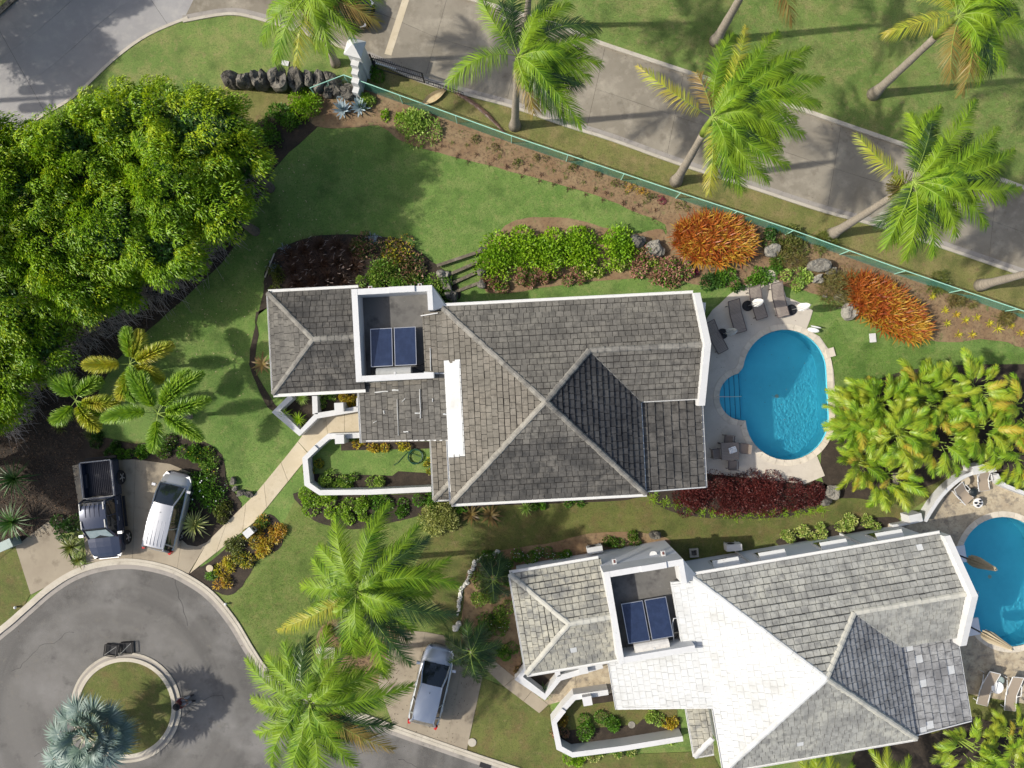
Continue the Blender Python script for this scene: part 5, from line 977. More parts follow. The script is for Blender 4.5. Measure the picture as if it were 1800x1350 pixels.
for px,py,rx,ry,ms,lb in((478,935,20,18,['L_crot'],'orange croton at the right tip of the bed by the front path'),(462,965,22,16,['L_croty','L_crot'],'yellow orange croton low in the bed by the front path'),(440,945,18,16,['L_crot','L_olive'],'olive orange croton in the bed centre by the front path'),(425,990,20,15,['L_croty','L_olive'],'yellow croton near the kerb side of the bed'),(395,1000,18,15,['L_croty'],'yellow green shrub by the beige bollard'),(385,1025,14,12,['L_crot'],'small orange croton at the kerb'),(415,965,20,18,['L_olive'],'olive tufted shrub beside the white path lamp'),(452,922,14,12,['L_green','L_crot'],'little croton just above the white path lamp'),(375,1010,12,10,['L_green'],'tiny green shrub near the kerb and bollard')):
    B('croton_shrub',lb,'shrub',px,py,rx,ry,.5,ms,(.16,.05),430,group='crotons in the bed by the front path',strap=True)
# courtyard and south beds of the upper house
for px,py,rx,ry,ms,h,lb in((552,826,14,24,['L_croty','L_olive'],.5,'yellow croton in the left curve of the courtyard'),(575,846,26,15,['L_green2'],.6,'green shrub along the courtyard wall, left'),(620,848,28,14,['L_green2','L_green'],.6,'green shrub along the courtyard wall, centre'),(662,846,22,14,['L_green2'],.6,'green shrub along the courtyard wall, right'),(625,780,18,9,['L_crot','L_croty'],.4,'orange croton strip under the porch roof, left'),(660,784,22,10,['L_crot','L_croty'],.5,'yellow croton strip under the porch roof, centre'),(704,782,16,10,['L_croty'],.5,'bright yellow croton next to the coiled hose'),(752,815,6,22,['L_croty','L_olive'],.4,'thin yellow creeper on the courtyard\'s end wall'),(575,705,20,12,['L_green','L_green2'],.5,'green shrub in the planter beside the gate pier'),(612,702,22,14,['L_crot','L_croty'],.6,'orange croton in the planter beside the porch')):
    B('courtyard_shrub',lb,'shrub',px,py,rx,ry,h,ms,(.12,.06),470,group='courtyard planting')
for px,py,rx,ry,ms,h,lb in((545,884,20,20,['L_lime','L_green2'],.5,'yellow green shrub at the left end under the courtyard wall'),(580,882,26,16,['L_green2','L_lime'],.6,'pale green shrub under the courtyard wall, second'),(625,885,28,16,['L_green2','L_lime'],.6,'pale green shrub under the courtyard wall, third'),(665,880,22,16,['L_green'],.5,'green shrub under the courtyard wall, fourth'),(600,906,32,14,['L_green2','L_lime'],.5,'low yellow green shrub on the lawn side, left'),(655,908,26,12,['L_green2','L_lime'],.5,'low green shrub over the palm fronds'),(700,890,12,18,['L_green'],.4,'narrow green shrub beside bare soil'),(752,882,24,18,['L_green'],.6,'green shrub at the dark house\'s south west corner'),(812,892,12,8,['L_green'],.4,'small green shrub under the window boxes'),(950,888,16,8,['L_green'],.3,'low green plants at the south wall, near centre'),(1010,884,20,7,['L_green'],.3,'low green plants at the south wall, right of centre')):
    B('wall_shrub',lb,'shrub',px,py,rx,ry,h,ms,(.13,.08),430,group='shrubs south of the courtyard wall')
B('round_bush','round clipped pale yellow green bush on the side lawn','bush',770,916,29,25,1.0,['L_varie','L_varie','L_olive'],(.09,.06),1700,lobes=16)
for px,py,rx,ry,lb in((1215,872,24,28,'dark red hedge bush at the lean-to roof end'),(1255,870,40,32,'dark red hedge bush, second from the house'),(1310,872,42,34,'dark red hedge bush below the dining set'),(1365,872,42,32,'dark red hedge bush below the deck\'s curved edge'),(1415,872,34,26,'dark red hedge bush at the palm end')):
    B('red_hedge_bush',lb,'hedge bush',px,py,rx,ry,.95,['L_dred'],(.10,.05),1000,group='dark red hedge south of the pool deck')
for i in range(15):
    t=i/14; px=1150+t*295; py=884+26*math.sin(min(1,t*1.9)*1.4)-12*t*t+(0 if t>.15 else -6)
    grass_clump('grass_edging','lime green strap grass tuft edging the dark red hedge',px,py,.4,70,'L_lime',0,i,'lime grass edging below the dark red hedge')
for i,(px,py) in enumerate([(1392,944),(1420,938),(1448,932),(1478,928),(1508,922),(1538,918)]):
    B('hedge_bush',['pale green hedge bush at the left end of the strip above the pale house','pale green hedge bush second from the left above the pale house','pale green hedge bush third from the left above the pale house','pale green hedge bush over the louvred shutter, third from the right','pale green hedge bush second from the right above the pale house','pale green hedge bush at the right end, touching the deck wall'][i],'hedge bush',px,py,19,13,.6,['L_green2','L_varie'],(.12,.06),620,group='pale green hedge strip above the pale house')
for px,py,rx,ry,ms,h,fl,lb in((935,978,40,14,['L_green'],.5,(60,'flowerw',.03),'white flowered shrub above the pale west wing, left'),(985,972,26,13,['L_green'],.5,(34,'flowerw',.03),'white flowered shrub above the pale west wing, right'),(1090,955,30,12,['L_olive','L_green'],.5,None,'olive green shrub by the pale house\'s AC unit'),(1130,948,26,12,['L_green','L_olive'],.5,None,'green shrub at the pale tower wall'),(858,985,20,16,['L_green'],.5,(12,'flowerw',.025),'green ground shrub inside the pebble edging, upper'),(850,1045,18,24,['L_green2'],.4,(16,'flowery',.025),'green ground shrub inside the pebble edging, middle'),(882,1075,16,26,['L_green','L_green2'],.5,(14,'flowery',.025),'green ground shrub against the pale west wing'),(870,1105,22,18,['L_green','L_olive'],.5,(14,'flowerw',.025),'green ground shrub near the lower young palm'),(890,1150,16,20,['L_green'],.5,None,'green shrub at the foot of the pale planter'),(590,1112,20,14,['L_mag','L_grassr'],.5,None,'purple leaved shrub between the two big coconut palms')):
    B('ground_shrub',lb,'shrub',px,py,rx,ry,h,ms,(.11,.06),480,group='shrubs around the pale house' if px>800 else None,flowers=fl)
for px,py,rx,ry,ms,h,lb in((988,1262,14,16,['L_bronze','L_crot'],.6,'bronze croton at the left end of the pale house courtyard'),(985,1290,13,14,['L_bronze','L_pink'],.5,'copper plant low in the left end of the pale courtyard'),(1020,1283,20,20,['L_green'],.7,'green shrub in the pale courtyard, left'),(1062,1278,26,18,['L_green'],.7,'green shrub in the pale courtyard, centre'),(1146,1268,22,14,['L_green2'],.5,'white flecked green shrub in the pale courtyard'),(1182,1268,18,13,['L_crot','L_croty'],.5,'orange yellow croton by the small tiled roof'),(1005,1335,20,14,['L_lime'],.5,'lime shrub outside the pale courtyard wall'),(1050,1330,30,14,['L_varie','L_green'],.5,'grey green shrub outside the pale courtyard wall, left'),(1098,1322,28,12,['L_varie','L_green'],.5,'grey green shrub outside the pale courtyard wall, right'),(1185,1300,18,11,['L_green2'],.4,'pale green plant beside the small tiled roof'),(910,1180,8,7,['L_bronze'],.3,'bronze plant in the pale planter')):
    B('courtyard_shrub',lb,'shrub',px,py,rx,ry,h,ms,(.12,.065),470,group='pale house courtyard planting')
rosette('spiky_tuft','green spiky tuft beside the pale house entrance walls','plant',958,1218,.55,.035,60,'L_green',.3,stem=.3)
# small yellow rosettes and young seedlings in the brown beds
for i,(px,py) in enumerate([(1662,545),(1682,553),(1698,562),(1718,558),(1740,568),(1755,577),(1778,572),(1686,588),(1666,568),(1710,588),(1795,585),(1640,520)]): rosette('yellow_rosette','small yellow strap leaved plant on bare soil right of the slanting orange clump','plant',px,py,.28 if i!=5 else .4,.05,14,'L_croty',.2,group='small yellow plants in the fence bed')
sp=[];g=np.random.default_rng(4)
for i in range(44):
    t=i/44; L=(745+t*420, 238+t*128) ; sp.append((L[0]+g.normal()*4+ (i%3-1)*9, L[1]+(i%3-1)*13+g.normal()*3+6))
for i,(px,py) in enumerate(sp):
    o=rosette('seedling','small dark seedling in the brown bed along the fence','seedling',px,py,.17,.03,9,'L_grassr' if i%3 else 'L_olive',.2,group='seedlings planted in rows along the fence bed')
for i,(px,py,m) in enumerate([(1005,292,'L_olive'),(1020,280,'L_brown'),(1085,325,'L_olive'),(1105,330,'L_crot'),(1125,338,'L_crot'),(1140,345,'L_olive'),(830,240,'L_olive'),(870,262,'L_brown'),(950,275,'L_brown'),(1160,352,'L_mag'),(905,288,'L_olive'),(1050,300,'L_brown'),(1240,368,'L_brown'),(1200,362,'L_olive')]):
    B('scrub_plant',['sparse olive','sparse brown'][m=='L_brown']+' scrub plant in the bed under the green fence','plant',px,py,13,8,.3,[m],(.1,.04),300,group='sparse scrub under the fence')
# ground litter, twigs, weeds as masses
def scatter(name,poly,n,L,W,m,z,label=None,flat=1.5,seed=3,vary=.5):
    g=np.random.default_rng(seed); q=np.array(px2w(poly)); lo,hi=q.min(0),q.max(0); pts=g.random((n*3,2))*(hi-lo)+lo; x,y=pts.T; ins=np.zeros(len(pts),bool); j=len(q)-1
    for i in range(len(q)):
        xi,yi=q[i];xj,yj=q[j]; ins^=((yi>y)!=(yj>y))&(x<(xj-xi)*(y-yi)/(yj-yi+1e-12)+xi); j=i
    pts=pts[ins][:n]; k=len(pts); Pn=np.c_[pts,np.full(k,z)]; D=rand_dirs(k); D[:,2]=abs(D[:,2])/flat; D=nrm(D); N=nrm(np.array([[0,0,1.]])+g.normal(size=(k,3))*.35); v,f=diamonds(Pn,D,N,L*(1-vary+2*vary*g.random(k)),W)
    o=mesh(name,v,f,G(m)); tag(o,label,None,None,'stuff'); return o
DUM=0
under=[(-100,450),(440,330),(400,445),(330,515),(255,580),(200,635),(165,700),(150,780),(135,800),(140,860),(130,930),(30,950),(-60,950),(-100,700)]
for px,py,rx,ry,ms,h,fl,lb in ((848,1100,18,20,['L_green','L_dkgreen'],.6,(10,'flowerw',.025),'dark green shrub between the two young dark palms'),(900,1030,10,24,['L_dkgreen','L_green'],.6,None,'dark green shrub hugging the pale west wing\'s upper wall'),(868,1150,22,16,['L_green','L_green2'],.5,(14,'flowery',.025),'yellow flecked shrub under the lower young palm'),(838,1018,12,16,['L_green2','L_olive'],.4,None,'pale low shrub just inside the pebble edging'),(895,995,20,10,['L_green'],.5,(20,'flowerw',.028),'white flecked shrub at the pale west wing corner')):
    B('ground_shrub',lb,'shrub',px,py,rx,ry,h,ms,(.12,.065),480,group='shrubs around the pale house',flowers=fl)
scatter('leaf_litter',under,26000,.09,.045,'litter',.05,'brown fallen leaves on the mulch below the big trees')
scatter('leaf_litter',[(560,200),(613,160),(751,205),(900,255),(1200,357),(1350,405),(1560,480),(1800,565),(1800,610),(1665,600),(1500,540),(1380,500),(1180,480),(1160,400),(1051,345),(900,303),(697,242)],9000,.07,.03,'litter',.052,'dry bits on the brown fence bed',seed=5)
scatter('fallen_leaves',[(430,330),(560,250),(560,420),(440,560),(430,700),(300,620),(250,600)],160,.09,.05,'spathe',.04,'pale fallen leaves dotted over the shaded lawn',seed=6)
scatter('weeds',[(560,190),(613,160),(751,205),(900,255),(1200,357),(1350,405),(1560,480),(1800,565),(1800,575),(1560,500),(1350,425),(1200,380),(900,275),(700,215)],7000,.10,.03,'L_olive',.05,'thin weeds along the foot of the green fence',flat=.8,seed=7)
scatter('dead_grass',[(640,128),(740,150),(898,194),(1076,256),(1328,340),(1559,410),(1798,492),(1798,556),(1350,402),(1200,355),(900,256),(751,203)],9000,.06,.012,'L_brown',.03,'dry grass blades on the verge between lane and fence',flat=.9,seed=8)
g=np.random.default_rng(9); ed=resample(px2w([(445,322),(425,365),(395,420),(350,470),(300,505),(240,545),(190,580),(140,615),(95,655),(60,700),(30,760)]),420); A=[];Bq=[]
for p in ed:
    for k in range(5):
        a=Vector((p.x+g.normal()*.35-.3,p.y+g.normal()*.35+.2,g.random()*.9+.05)); d=Vector((g.normal()*.5+.65,g.normal()*.6-.45,g.normal()*.35)); A.append(list(a)); Bq.append(list(a+d*(.35+.6*g.random())))
A=np.array(A);Bq=np.array(Bq); Bq[:,2]=np.clip(Bq[:,2],.03,2); v,f=tubes_np(A,Bq,.014,.006); tag(mesh('bare_twigs',v,f,G('twig')),'tangle of bare grey twigs along the lower edge of the big trees',None,None,'stuff')
def blades(name,poly,n,m,label,seed,L=.06): return scatter(name,poly,n,L,.012,m,.03,label,flat=.55,seed=seed)
scatter('road_litter',[(330,36),(450,36),(586,82),(740,150),(898,194),(1076,252),(1328,338),(1559,408),(1800,490),(1800,470),(1559,385),(1328,315),(1076,232),(898,172),(740,125),(586,60),(450,15)],1500,.06,.03,'litter',.03,'dead leaves and grit along the lane gutter',seed=21)
scatter('road_litter',[(975,48),(1212,133),(1509,232),(1800,335),(1800,350),(1509,247),(1212,148),(975,62)],900,.06,.03,'litter',.03,'dead leaves along the far lane kerb',seed=22)
scatter('road_litter',[(0,1120),(130,1015),(233,995),(330,1020),(440,1145),(520,1220),(700,1290),(900,1362),(890,1380),(680,1310),(500,1235),(420,1150),(320,1035),(230,1010),(140,1030),(0,1140)],700,.06,.03,'litter',.03,'dead leaves in the turning circle gutter',seed=23)
scatter('road_litter',[(700,1118),(848,1190),(820,1320),(692,1278),(664,1200)],160,.07,.035,'litter',.066,'dead leaves on the SUV driveway',seed=24)
scatter('road_litter',[(1240,560),(1330,497),(1428,546),(1440,592),(1467,690),(1449,836),(1240,832)],90,.06,.03,'litter',.078,'a few dead leaves on the upper pool deck',seed=25)
scatter('road_litter',[(560,1085),(700,1100),(700,1200),(560,1180)],900,.1,.04,'litter',.06,'dead leaves on the soil between the big coconut palms',seed=26)
blades('dead_grass',[(850,890),(1140,885),(1440,900),(1560,880),(1560,905),(1300,960),(1000,960),(800,960),(790,900)],14000,'L_brown','dry blades in the thin grass between the two houses',31,.05)
blades('dead_grass',[(640,128),(740,150),(898,194),(1076,256),(1328,340),(1559,410),(1798,492),(1798,540),(1350,392),(1200,345),(900,248),(751,198)],9000,'L_olive','green blades on the verge',32,.05)
blades('grass',[(520,890),(700,920),(700,1000),(590,1080),(520,1190),(440,1100),(410,1060),(480,980)],26000,'L_green','short lawn blades on the lawn below the front path',33,.05)
blades('grass',[(1000,-40),(1800,-40),(1800,320),(1400,185),(1050,60)],60000,'L_olive','field grass blades past the lane',34,.07)
blades('grass',[(1440,600),(1470,560),(1490,600),(1660,615),(1800,620),(1800,640),(1600,650),(1480,690)],16000,'L_green','short lawn blades right of the upper pool',35,.05)
blades('grass',[(600,225),(760,270),(900,305),(1170,390),(1140,408),(1000,380),(880,400),(845,440),(770,480),(700,430),(620,410),(500,430),(460,500),(440,640),(480,700),(520,765),(450,860),(400,830),(380,790),(300,760),(200,700),(250,600),(430,430)],60000,'L_green','short lawn blades on the main lawn',11,.05)
# ================================================================== ROCKS, FENCE, GATE, STEPS
def rock(name,label,px,py,rx,ry,h,m,seed,rot=0,group=None,cat='boulder',z=0):
    g=np.random.default_rng(seed); c=P(px,py,h*.5); nu,nv=16,9; V=[];k=(H-h*.5)/F; fr=g.normal(size=(6,3)); ph=g.random(6)*6
    for j in range(nv+1):
        for i in range(nu):
            a=2*math.pi*i/nu; b=math.pi*(j/nv-.5); d=np.array([math.cos(a)*math.cos(b),math.sin(a)*math.cos(b),math.sin(b)])
            q=1+.13*sum(math.sin(fr[t]@d*2.4+ph[t]) for t in range(6))/1.6+g.normal()*.035; d=np.sign(d)*np.abs(d)**.8
            V.append((d[0]*rx*k*q,d[1]*ry*k*q,max(-.05,(d[2]*.62+.42)*h*q)))
    Fc=[(j*nu+i,j*nu+(i+1)%nu,(j+1)*nu+(i+1)%nu,(j+1)*nu+i) for j in range(nv) for i in range(nu)]
    o=mesh(name,V,Fc,G(m),None,None,False,(c.x,c.y,z)); o.rotation_euler=(0,0,R(rot)); return tag(o,label,cat,group)
GB='dark boulder row above the garden'
for i,(px,py,rx,ry,h,lb) in enumerate([(404,141,15,14,1.0,'dark boulder at the tree end of the boulder row'),(432,141,14,14,1.0,'dark boulder, second from the big trees in the row'),(459,141,14,15,1.0,'dark boulder, third from the big trees in the row'),(490,142,16,18,1.1,'widest dark boulder in the middle of the row'),(520,143,14,19,1.1,'tall grey brown boulder right of the widest one'),(543,140,9,16,1.0,'narrow upright boulder in the row'),(562,144,11,20,1.0,'boulder third from the white gate pillar'),(584,146,15,18,.9,'mottled boulder under the fence corner'),(612,160,12,12,.6,'small boulder behind the agaves'),(575,163,9,9,.5,'small bluish boulder left of the agaves')]): rock('boulder',lb,px,py,rx,ry,h,'rockd',i+1,g.random()*10,GB)
for i,(px,py,rx,ry,h,m,lb) in enumerate([(1120,424,13,12,.6,'rockd','dark rock at the end of the lime green shrubs'),(1150,438,16,17,.6,'rockl','pale grey rock between copper shrub and orange clump'),(1437,467,18,11,.6,'rockl','large flat grey boulder in the bed above the pool'),(1355,440,13,11,.5,'rockl','pale rock right of the round orange clump'),(1460,475,9,8,.4,'rockl','small grey rock next to the flat grey boulder'),(1438,490,9,8,.4,'rockl','small brownish rock below the flat grey boulder'),(1492,548,11,15,.5,'rockl','grey rock on the lawn edge of the slanting orange clump'),(1477,523,12,6,.3,'rockl','low pale rock at the lawn edge below the brown grass'),(1451,520,5,3,.2,'rockl','little pale stone on the lawn edge'),(778,483,9,8,.5,'rockl','pale rock at the top of the timber steps\' left side'),(785,500,10,12,.5,'rockd','dark rock on the left side of the timber steps'),(793,520,11,10,.5,'rockd','dark rock at the foot of the timber steps'),(848,478,9,8,.5,'rockd','dark rock at the right end of the middle step'),(850,440,8,7,.4,'rockd','dark rock at the right end of the top step'),(846,500,8,8,.4,'rockd','rock at the right end of the bottom step'),(410,845,5,6,.3,'rockd','dark stone at the lawn corner by the parking bed'),(414,858,5,5,.25,'rockd','dark stone, second of the chain towards the path'),(424,866,7,5,.3,'rockd','dark stone, third of the chain towards the path'),(437,869,7,5,.3,'rockd','dark stone of the chain touching the front path'),(1150,940,10,7,.5,'rockd','dark rocks at the pale tower\'s corner by the lawn'),(1462,865,12,12,.5,'rockl','grey rock at the palm end of the red hedge'),(1450,882,9,8,.4,'rockd','dark rock beside the red hedge'),(562,1143,7,6,.35,'stonew','white rounded stone beside the white slab under the palms')]): rock('rock',lb,px,py,rx,ry,h,m,50+i,0,'garden rocks','rock')
rock('pebble','large white pebble at the lower end of the pebble edging',801,1104,6,5,.22,'stonew',91,0,None,'pebble'); rock('pebble','white pebble pair stone above the largest one',806,1096,5,5,.22,'stonew',92,0,None,'pebble')
el=resample(px2w(smooth_line([(876,968),(850,978),(834,990),(828,1004),(822,1020),(812,1032),(809,1046),(807,1062),(803,1080)],4)),46)
mb=rock('pebble_edging','winding line of small white pebbles edging the shrub bed',0,0,3.2,2.6,.12,'stonew',95,0,None,'pebble edging'); src=mb
root=empty('pebble_line',(*el[0],0),0,'winding line of small white pebbles edging the shrub bed west of the pale house','pebble edging')
for i,p in enumerate(el):
    c=copy_obj(src,root,(p.x-el[0].x+g.normal()*.03,p.y-el[0].y+g.normal()*.03,.03),(0,0,g.random()*6),[.7+.6*g.random()]*3); c.name='pebble'
    for k in('label','category'): 
        if k in c: del c[k]
bpy.data.objects.remove(src)
m0=MB(); m0.box((0,0,.09),(.75,.62,.18)); tag(m0.out('stone_slab',G('kerb'),loc=P(578,1146)),'white stone slab on the soil between the two big coconut palms','slab')
# fence
fl=[P(*q) for q in((613,148),(751,198),(900,252),(1200,353),(1350,402),(1560,478),(1800,560),(2050,650))]; fr_=empty('wire_fence',fl[0],0,'green chain link fence with pale green top rail running between lane and garden','fence')
fp=resample([(p.x,p.y) for p in fl],15); FHt=1.2
mb=MB(); mb.tube([Vector((p.x,p.y,FHt))-fl[0] for p in fp],.028,6); mb.out('top_rail',G('netp'),fr_)
for p in fp: mb=MB(); mb.tube([Vector((p.x,p.y,0))-fl[0],Vector((p.x,p.y,FHt))-fl[0]],.03,6); mb.out('fence_post',G('netp'),fr_)
def net(fp,parent,o,hh=FHt,step=.085,name='wire_net'):
    A=[];Bq=[]; tot=0
    for a,b in zip(fp,fp[1:]):
        L=(b-a).length; d=(b-a)/L; n=int(L/step)
        for i in range(n):
            s0=i*step; 
            for sg in(1,-1):
                s1=s0+sg*hh*.9; z0,z1=.02,hh
                if s1<0: z1=z0+(hh-.02)*(s0/(hh*.9)); s1=0
                if s1>L: z1=z0+(hh-.02)*((L-s0)/(hh*.9)); s1=L
                p0=a+d*s0;p1=a+d*s1; A.append((p0.x-o.x,p0.y-o.y,z0));Bq.append((p1.x-o.x,p1.y-o.y,z1))
    v,f=tubes_np(np.array(A),np.array(Bq),.0042,.0042); ob=mesh(name,v,f,G('net'),parent); return ob
net(fp,fr_,fl[0])
sp_=[Vector(P(*q)[:2]) for q in((613,148),(562,166),(560,168))]; e=empty('wire_fence',P(613,148),0,'short return of green wire fence over the boulders','fence'); o3=P(613,148)
sp_=resample([tuple(P(613,148)[:2]),tuple(P(556,170)[:2])],2); net(sp_,e,o3); mb=MB(); mb.tube([Vector((p.x,p.y,FHt))-o3 for p in sp_],.028,6); mb.out('top_rail',G('netp'),e)
for p in sp_[1:]: mb=MB(); mb.tube([Vector((p.x,p.y,0))-o3,Vector((p.x,p.y,FHt))-o3],.03,6); mb.out('fence_post',G('netp'),e)
# gate pillar with scrolled wing wall
gp=P(640,136); e=empty('gate_pillar',gp,R(-16),'white gate pillar with pyramid cap and stepped wing wall by the lane','gate pillar')
mb=MB(); mb.box((0,.35,1.35),(.72,.72,2.7)); mb.out('shaft',G('white'),e)
mb=MB(); mb.box((0,.35,2.77),(.95,.95,.12)); mb.box((0,.35,3.05),(.95,.95,.44),taper=.03); mb.out('cap',G('white'),e)
for k,(y0,y1,z,x) in enumerate([(-.02,-.32,2.15,.42),(-.32,-.62,1.75,.36),(-.62,-.92,1.3,.40),(-.92,-1.25,.8,.34)]): mb=MB(); mb.box((0,(y0+y1)/2,z/2),(x,abs(y1-y0)-.004,z)); mb.out('wing_step',G('white'),e)
# iron gate leaf standing open along the lane
ga=P(660,121); gb=P(747,147); d=gb-ga; L=d.length; e=empty('iron_gate',ga,math.atan2(d.y,d.x),'open black iron gate leaf with pointed bars standing along the lane edge','gate')
lean=Matrix.Identity(3)
mb=MB()
for z in(.12,.75,1.35): mb.tube([(0,0,z),(L,0,z)],.028,5)
mb.tube([(0,0,0),(0,0,1.75)],.045,6); mb.tube([(L,0,0),(L,0,1.35)],.035,5); mb.out('frame',G('iron'),e)
for i in range(24):
    x=(i+.5)*L/24; h=1.5+.2*math.cos(i/24*3.1); mb=MB(); mb.tube([(x,0,.1),(x,0,h)],.014,4); mb.tube([(x,0,h),(x,0,h+.12)],[.03,.002],4); mb.out('bar',G('iron'),e)
mb=MB(); mb.tube([(.15,.02,.78),(1.35,.02,.78)],.05,6); mb.out('gate_arm',G('alu'),e)
mb=MB(); mb.box((.05,0,.8),(.16,.14,.3)); mb.out('lock_box',G('iron'),e)
ga2=P(750,148); gb2=P(815,170); d=gb2-ga2; L=d.length; e=empty('iron_fence',ga2,math.atan2(d.y,d.x),'low black iron rail continuing past the open gate','railing')
mb=MB(); [mb.tube([(0,0,z),(L,0,z)],.02,4) for z in(.1,.55)]; [mb.tube([(x,0,0),(x,0,.6)],.014,4) for x in np.linspace(0,L,16)]; mb.out('rail',G('iron'),e)
# timber steps
e=empty('garden_steps',P(815,485),0,'four weathered timber sleepers as garden steps beside the long hedge bed','steps'); eo=P(815,485)
for a,b,z in (((768,467),(846,441),.34),((786,484),(839,461),.26),((795,498),(836,479),.18),((800,513),(848,495),.10)):
    A,Bv=P(*a,z),P(*b,z); d=Bv-A; c=(A+Bv)/2-eo; mb=MB(); mb.box((0,0,0),(d.length,.17,.16)); o=mb.out('sleeper',G('timber'),e); o.location=(c.x,c.y,z-.05); o.rotation_euler=(0,0,math.atan2(d.y,d.x))
# bed edging board
for a,b in(((483,446),(466,488)),): 
    A,Bv=P(*a,.05),P(*b,.05); d=Bv-A; mb=MB(); mb.box((0,0,0),(d.length,.06,.05)); o=mb.out('pipe',G('kerb')); o.location=((A+Bv)/2)+Vector((0,0,.05)); o.rotation_euler=(0,0,math.atan2(d.y,d.x)); tag(o,'thin white pipe lying at the left edge of the fountain grass bed','pipe')
# ================================================================== POOL FURNITURE
def lounger(label,a,b,wd,m='sling',fm='frame',back=.42,name='sun_lounger',grp='brown slatted sun loungers on the upper deck',slats=26,rise=.32,arms=False):
    A,Bv=P(*a,.35),P(*b,.35); d=Bv-A; L=d.length; e=empty(name,(A.x,A.y,.072),math.atan2(d.y,d.x),label,'sun lounger',grp); k=int(slats*back); w2=wd/2
    mb=MB(); [mb.tube([(.0 if 0 else L*back,s*w2,.33),(L,s*w2,.33)],.028,5) for s in(-1,1)]; mb.tube([(L,-w2,.33),(L,w2,.33)],.028,5); 
    for s in(-1,1): mb.tube([(L*back,s*w2,.33),(0.03,s*w2,.33+rise)],.026,5)
    mb.tube([(.03,-w2,.33+rise),(.03,w2,.33+rise)],.026,5); mb.out('frame',G(fm),e)
    for x in(.25,L-.15):
        for s in(-1,1): mb=MB(); mb.tube([(x,s*w2,.32),(x,s*w2*1.02,0)],.025,5); mb.out('leg',G(fm),e)
    if slats>5:
        for i in range(slats):
            t=(i+.5)/slats; x=t*L; z=.345+(rise*(1-t/back) if t<back else 0); mb=MB(); mb.box((0,0,0),(L/slats*.82,wd*.94,.018)); o=mb.out('slat',G(m),e); o.location=(x,0,z); o.rotation_euler=(0,math.atan2(rise,L*back) if t<back else 0,0)
    else:
        mb=MB(); n=14; v=[]; 
        for i in range(n+1):
            t=i/n; z=.345+(rise*(1-t/back) if t<back else -.05*math.sin((t-back)/(1-back)*math.pi*1.2)); v+=[(t*L,-w2*.93,z),(t*L,w2*.93,z)]
        mb.add(v,[(2*i,2*i+2,2*i+3,2*i+1) for i in range(n)]); mb.out('sling',G(m),e)
    if arms:
        for s in(-1,1): mb=MB(); mb.tube([(L*.18,s*w2,.33),(L*.3,s*(w2+.1),.52),(L*.55,s*(w2+.1),.52),(L*.62,s*w2,.33)],.026,5); mb.out('armrest',G(fm),e)
    return e
lounger('brown slatted lounger closest to the dark house wall',(1243,566),(1271,618),.62)
lounger('brown slatted lounger between the two left parasol bases',(1286,528),(1302,584),.66)
lounger('brown slatted lounger right of the middle parasol',(1322,504),(1339,560),.66)
lounger('brown slatted lounger at the deck corner by the right parasol',(1361,498),(1377,556),.66)
def parasol(label,b,tip,grp='closed white parasols on round dark bases',big=False,hh=2.55,lean=None):
    B0=P(*b,.0); e=empty('parasol',(B0.x,B0.y,.072),0,label,'parasol',grp)
    if not big: mb=MB(); mb.lathe((0,0,0),[(.30,0),(.30,.05),(.22,.08),(.06,.10),(.05,.2)],24); mb.out('base',G('dark'),e)
    else: mb=MB(); mb.box((0,0,.05),(.95,.95,.1),R(10)); mb.out('base',G('wallwhite'),e)
    mb=MB(); mb.tube([(0,0,.05),(0,0,hh)],.024 if not big else .045,8); mb.out('pole',G('alu' if not big else 'iron'),e)
    # furled canopy: pleated cone
    n=22; prof=[(1.05,.05),(1.12,.13),(1.5,.17),(2.0,.13),(2.35,.08),(hh,.02)] if not big else [(1.1,.06),(1.2,.2),(1.7,.25),(2.4,.17),(hh-.1,.08),(hh,.02)]
    v=[];r_=random.Random(len(label))
    for z,rr in prof:
        for j in range(n): a=2*math.pi*j/n; q=rr*(1+.28*(1 if j%2 else -1))*(1+.12*r_.random()); v.append((q*math.cos(a),q*math.sin(a),z+(.05*(j%2) if z==prof[0][0] else 0)))
    f=[(i*n+j,i*n+(j+1)%n,(i+1)*n+(j+1)%n,(i+1)*n+j) for i in range(len(prof)-1) for j in range(n)]+[tuple(range((len(prof)-1)*n,len(prof)*n)),tuple(range(n-1,-1,-1))]
    mesh('canopy',v,f,G('cloth' if not big else 'path'),e); mb=MB(); mb.lathe((0,0,hh),[(.03,0),(.02,.08)],8); mb.out('finial',G('alu'),e)
    return e
parasol('closed white parasol between the wall lounger and its neighbour',(1269,587),None); parasol('closed white parasol over the middle loungers',(1313,538),None); parasol('closed white parasol at the deck corner beside the lawn',(1390,545),None)
parasol('closed beige parasol half over the lower pool, upper one',(1680,974),None,'large closed beige parasols beside the lower pool',True,3.3); parasol('closed beige parasol at the lower pool\'s south west edge',(1704,1101),None,'large closed beige parasols beside the lower pool',True,3.4)
# white board-like float
e=empty('pool_float',P(1425,581),0,'two white oval pool floats propped up at the coping edge','pool float'); 
mb=MB(); v=[];n=16
def ellip(c,a,b,t,tilt,rz,name):
    mb=MB(); mb.lathe((0,0,-t),[(.7,0),(1,t*.5),(1,t*1.5),(.7,t*2)],20); o=mb.out(name,G('cloth'),e,smooth=False); o.location=c; o.scale=(a,b,1); o.rotation_euler=(R(tilt),0,R(rz)); return o
ellip((0,0,.35),.33,.13,.05,25,-12,'float_board'); ellip((.12,.17,.42),.3,.05,.03,60,-12,'float_board')
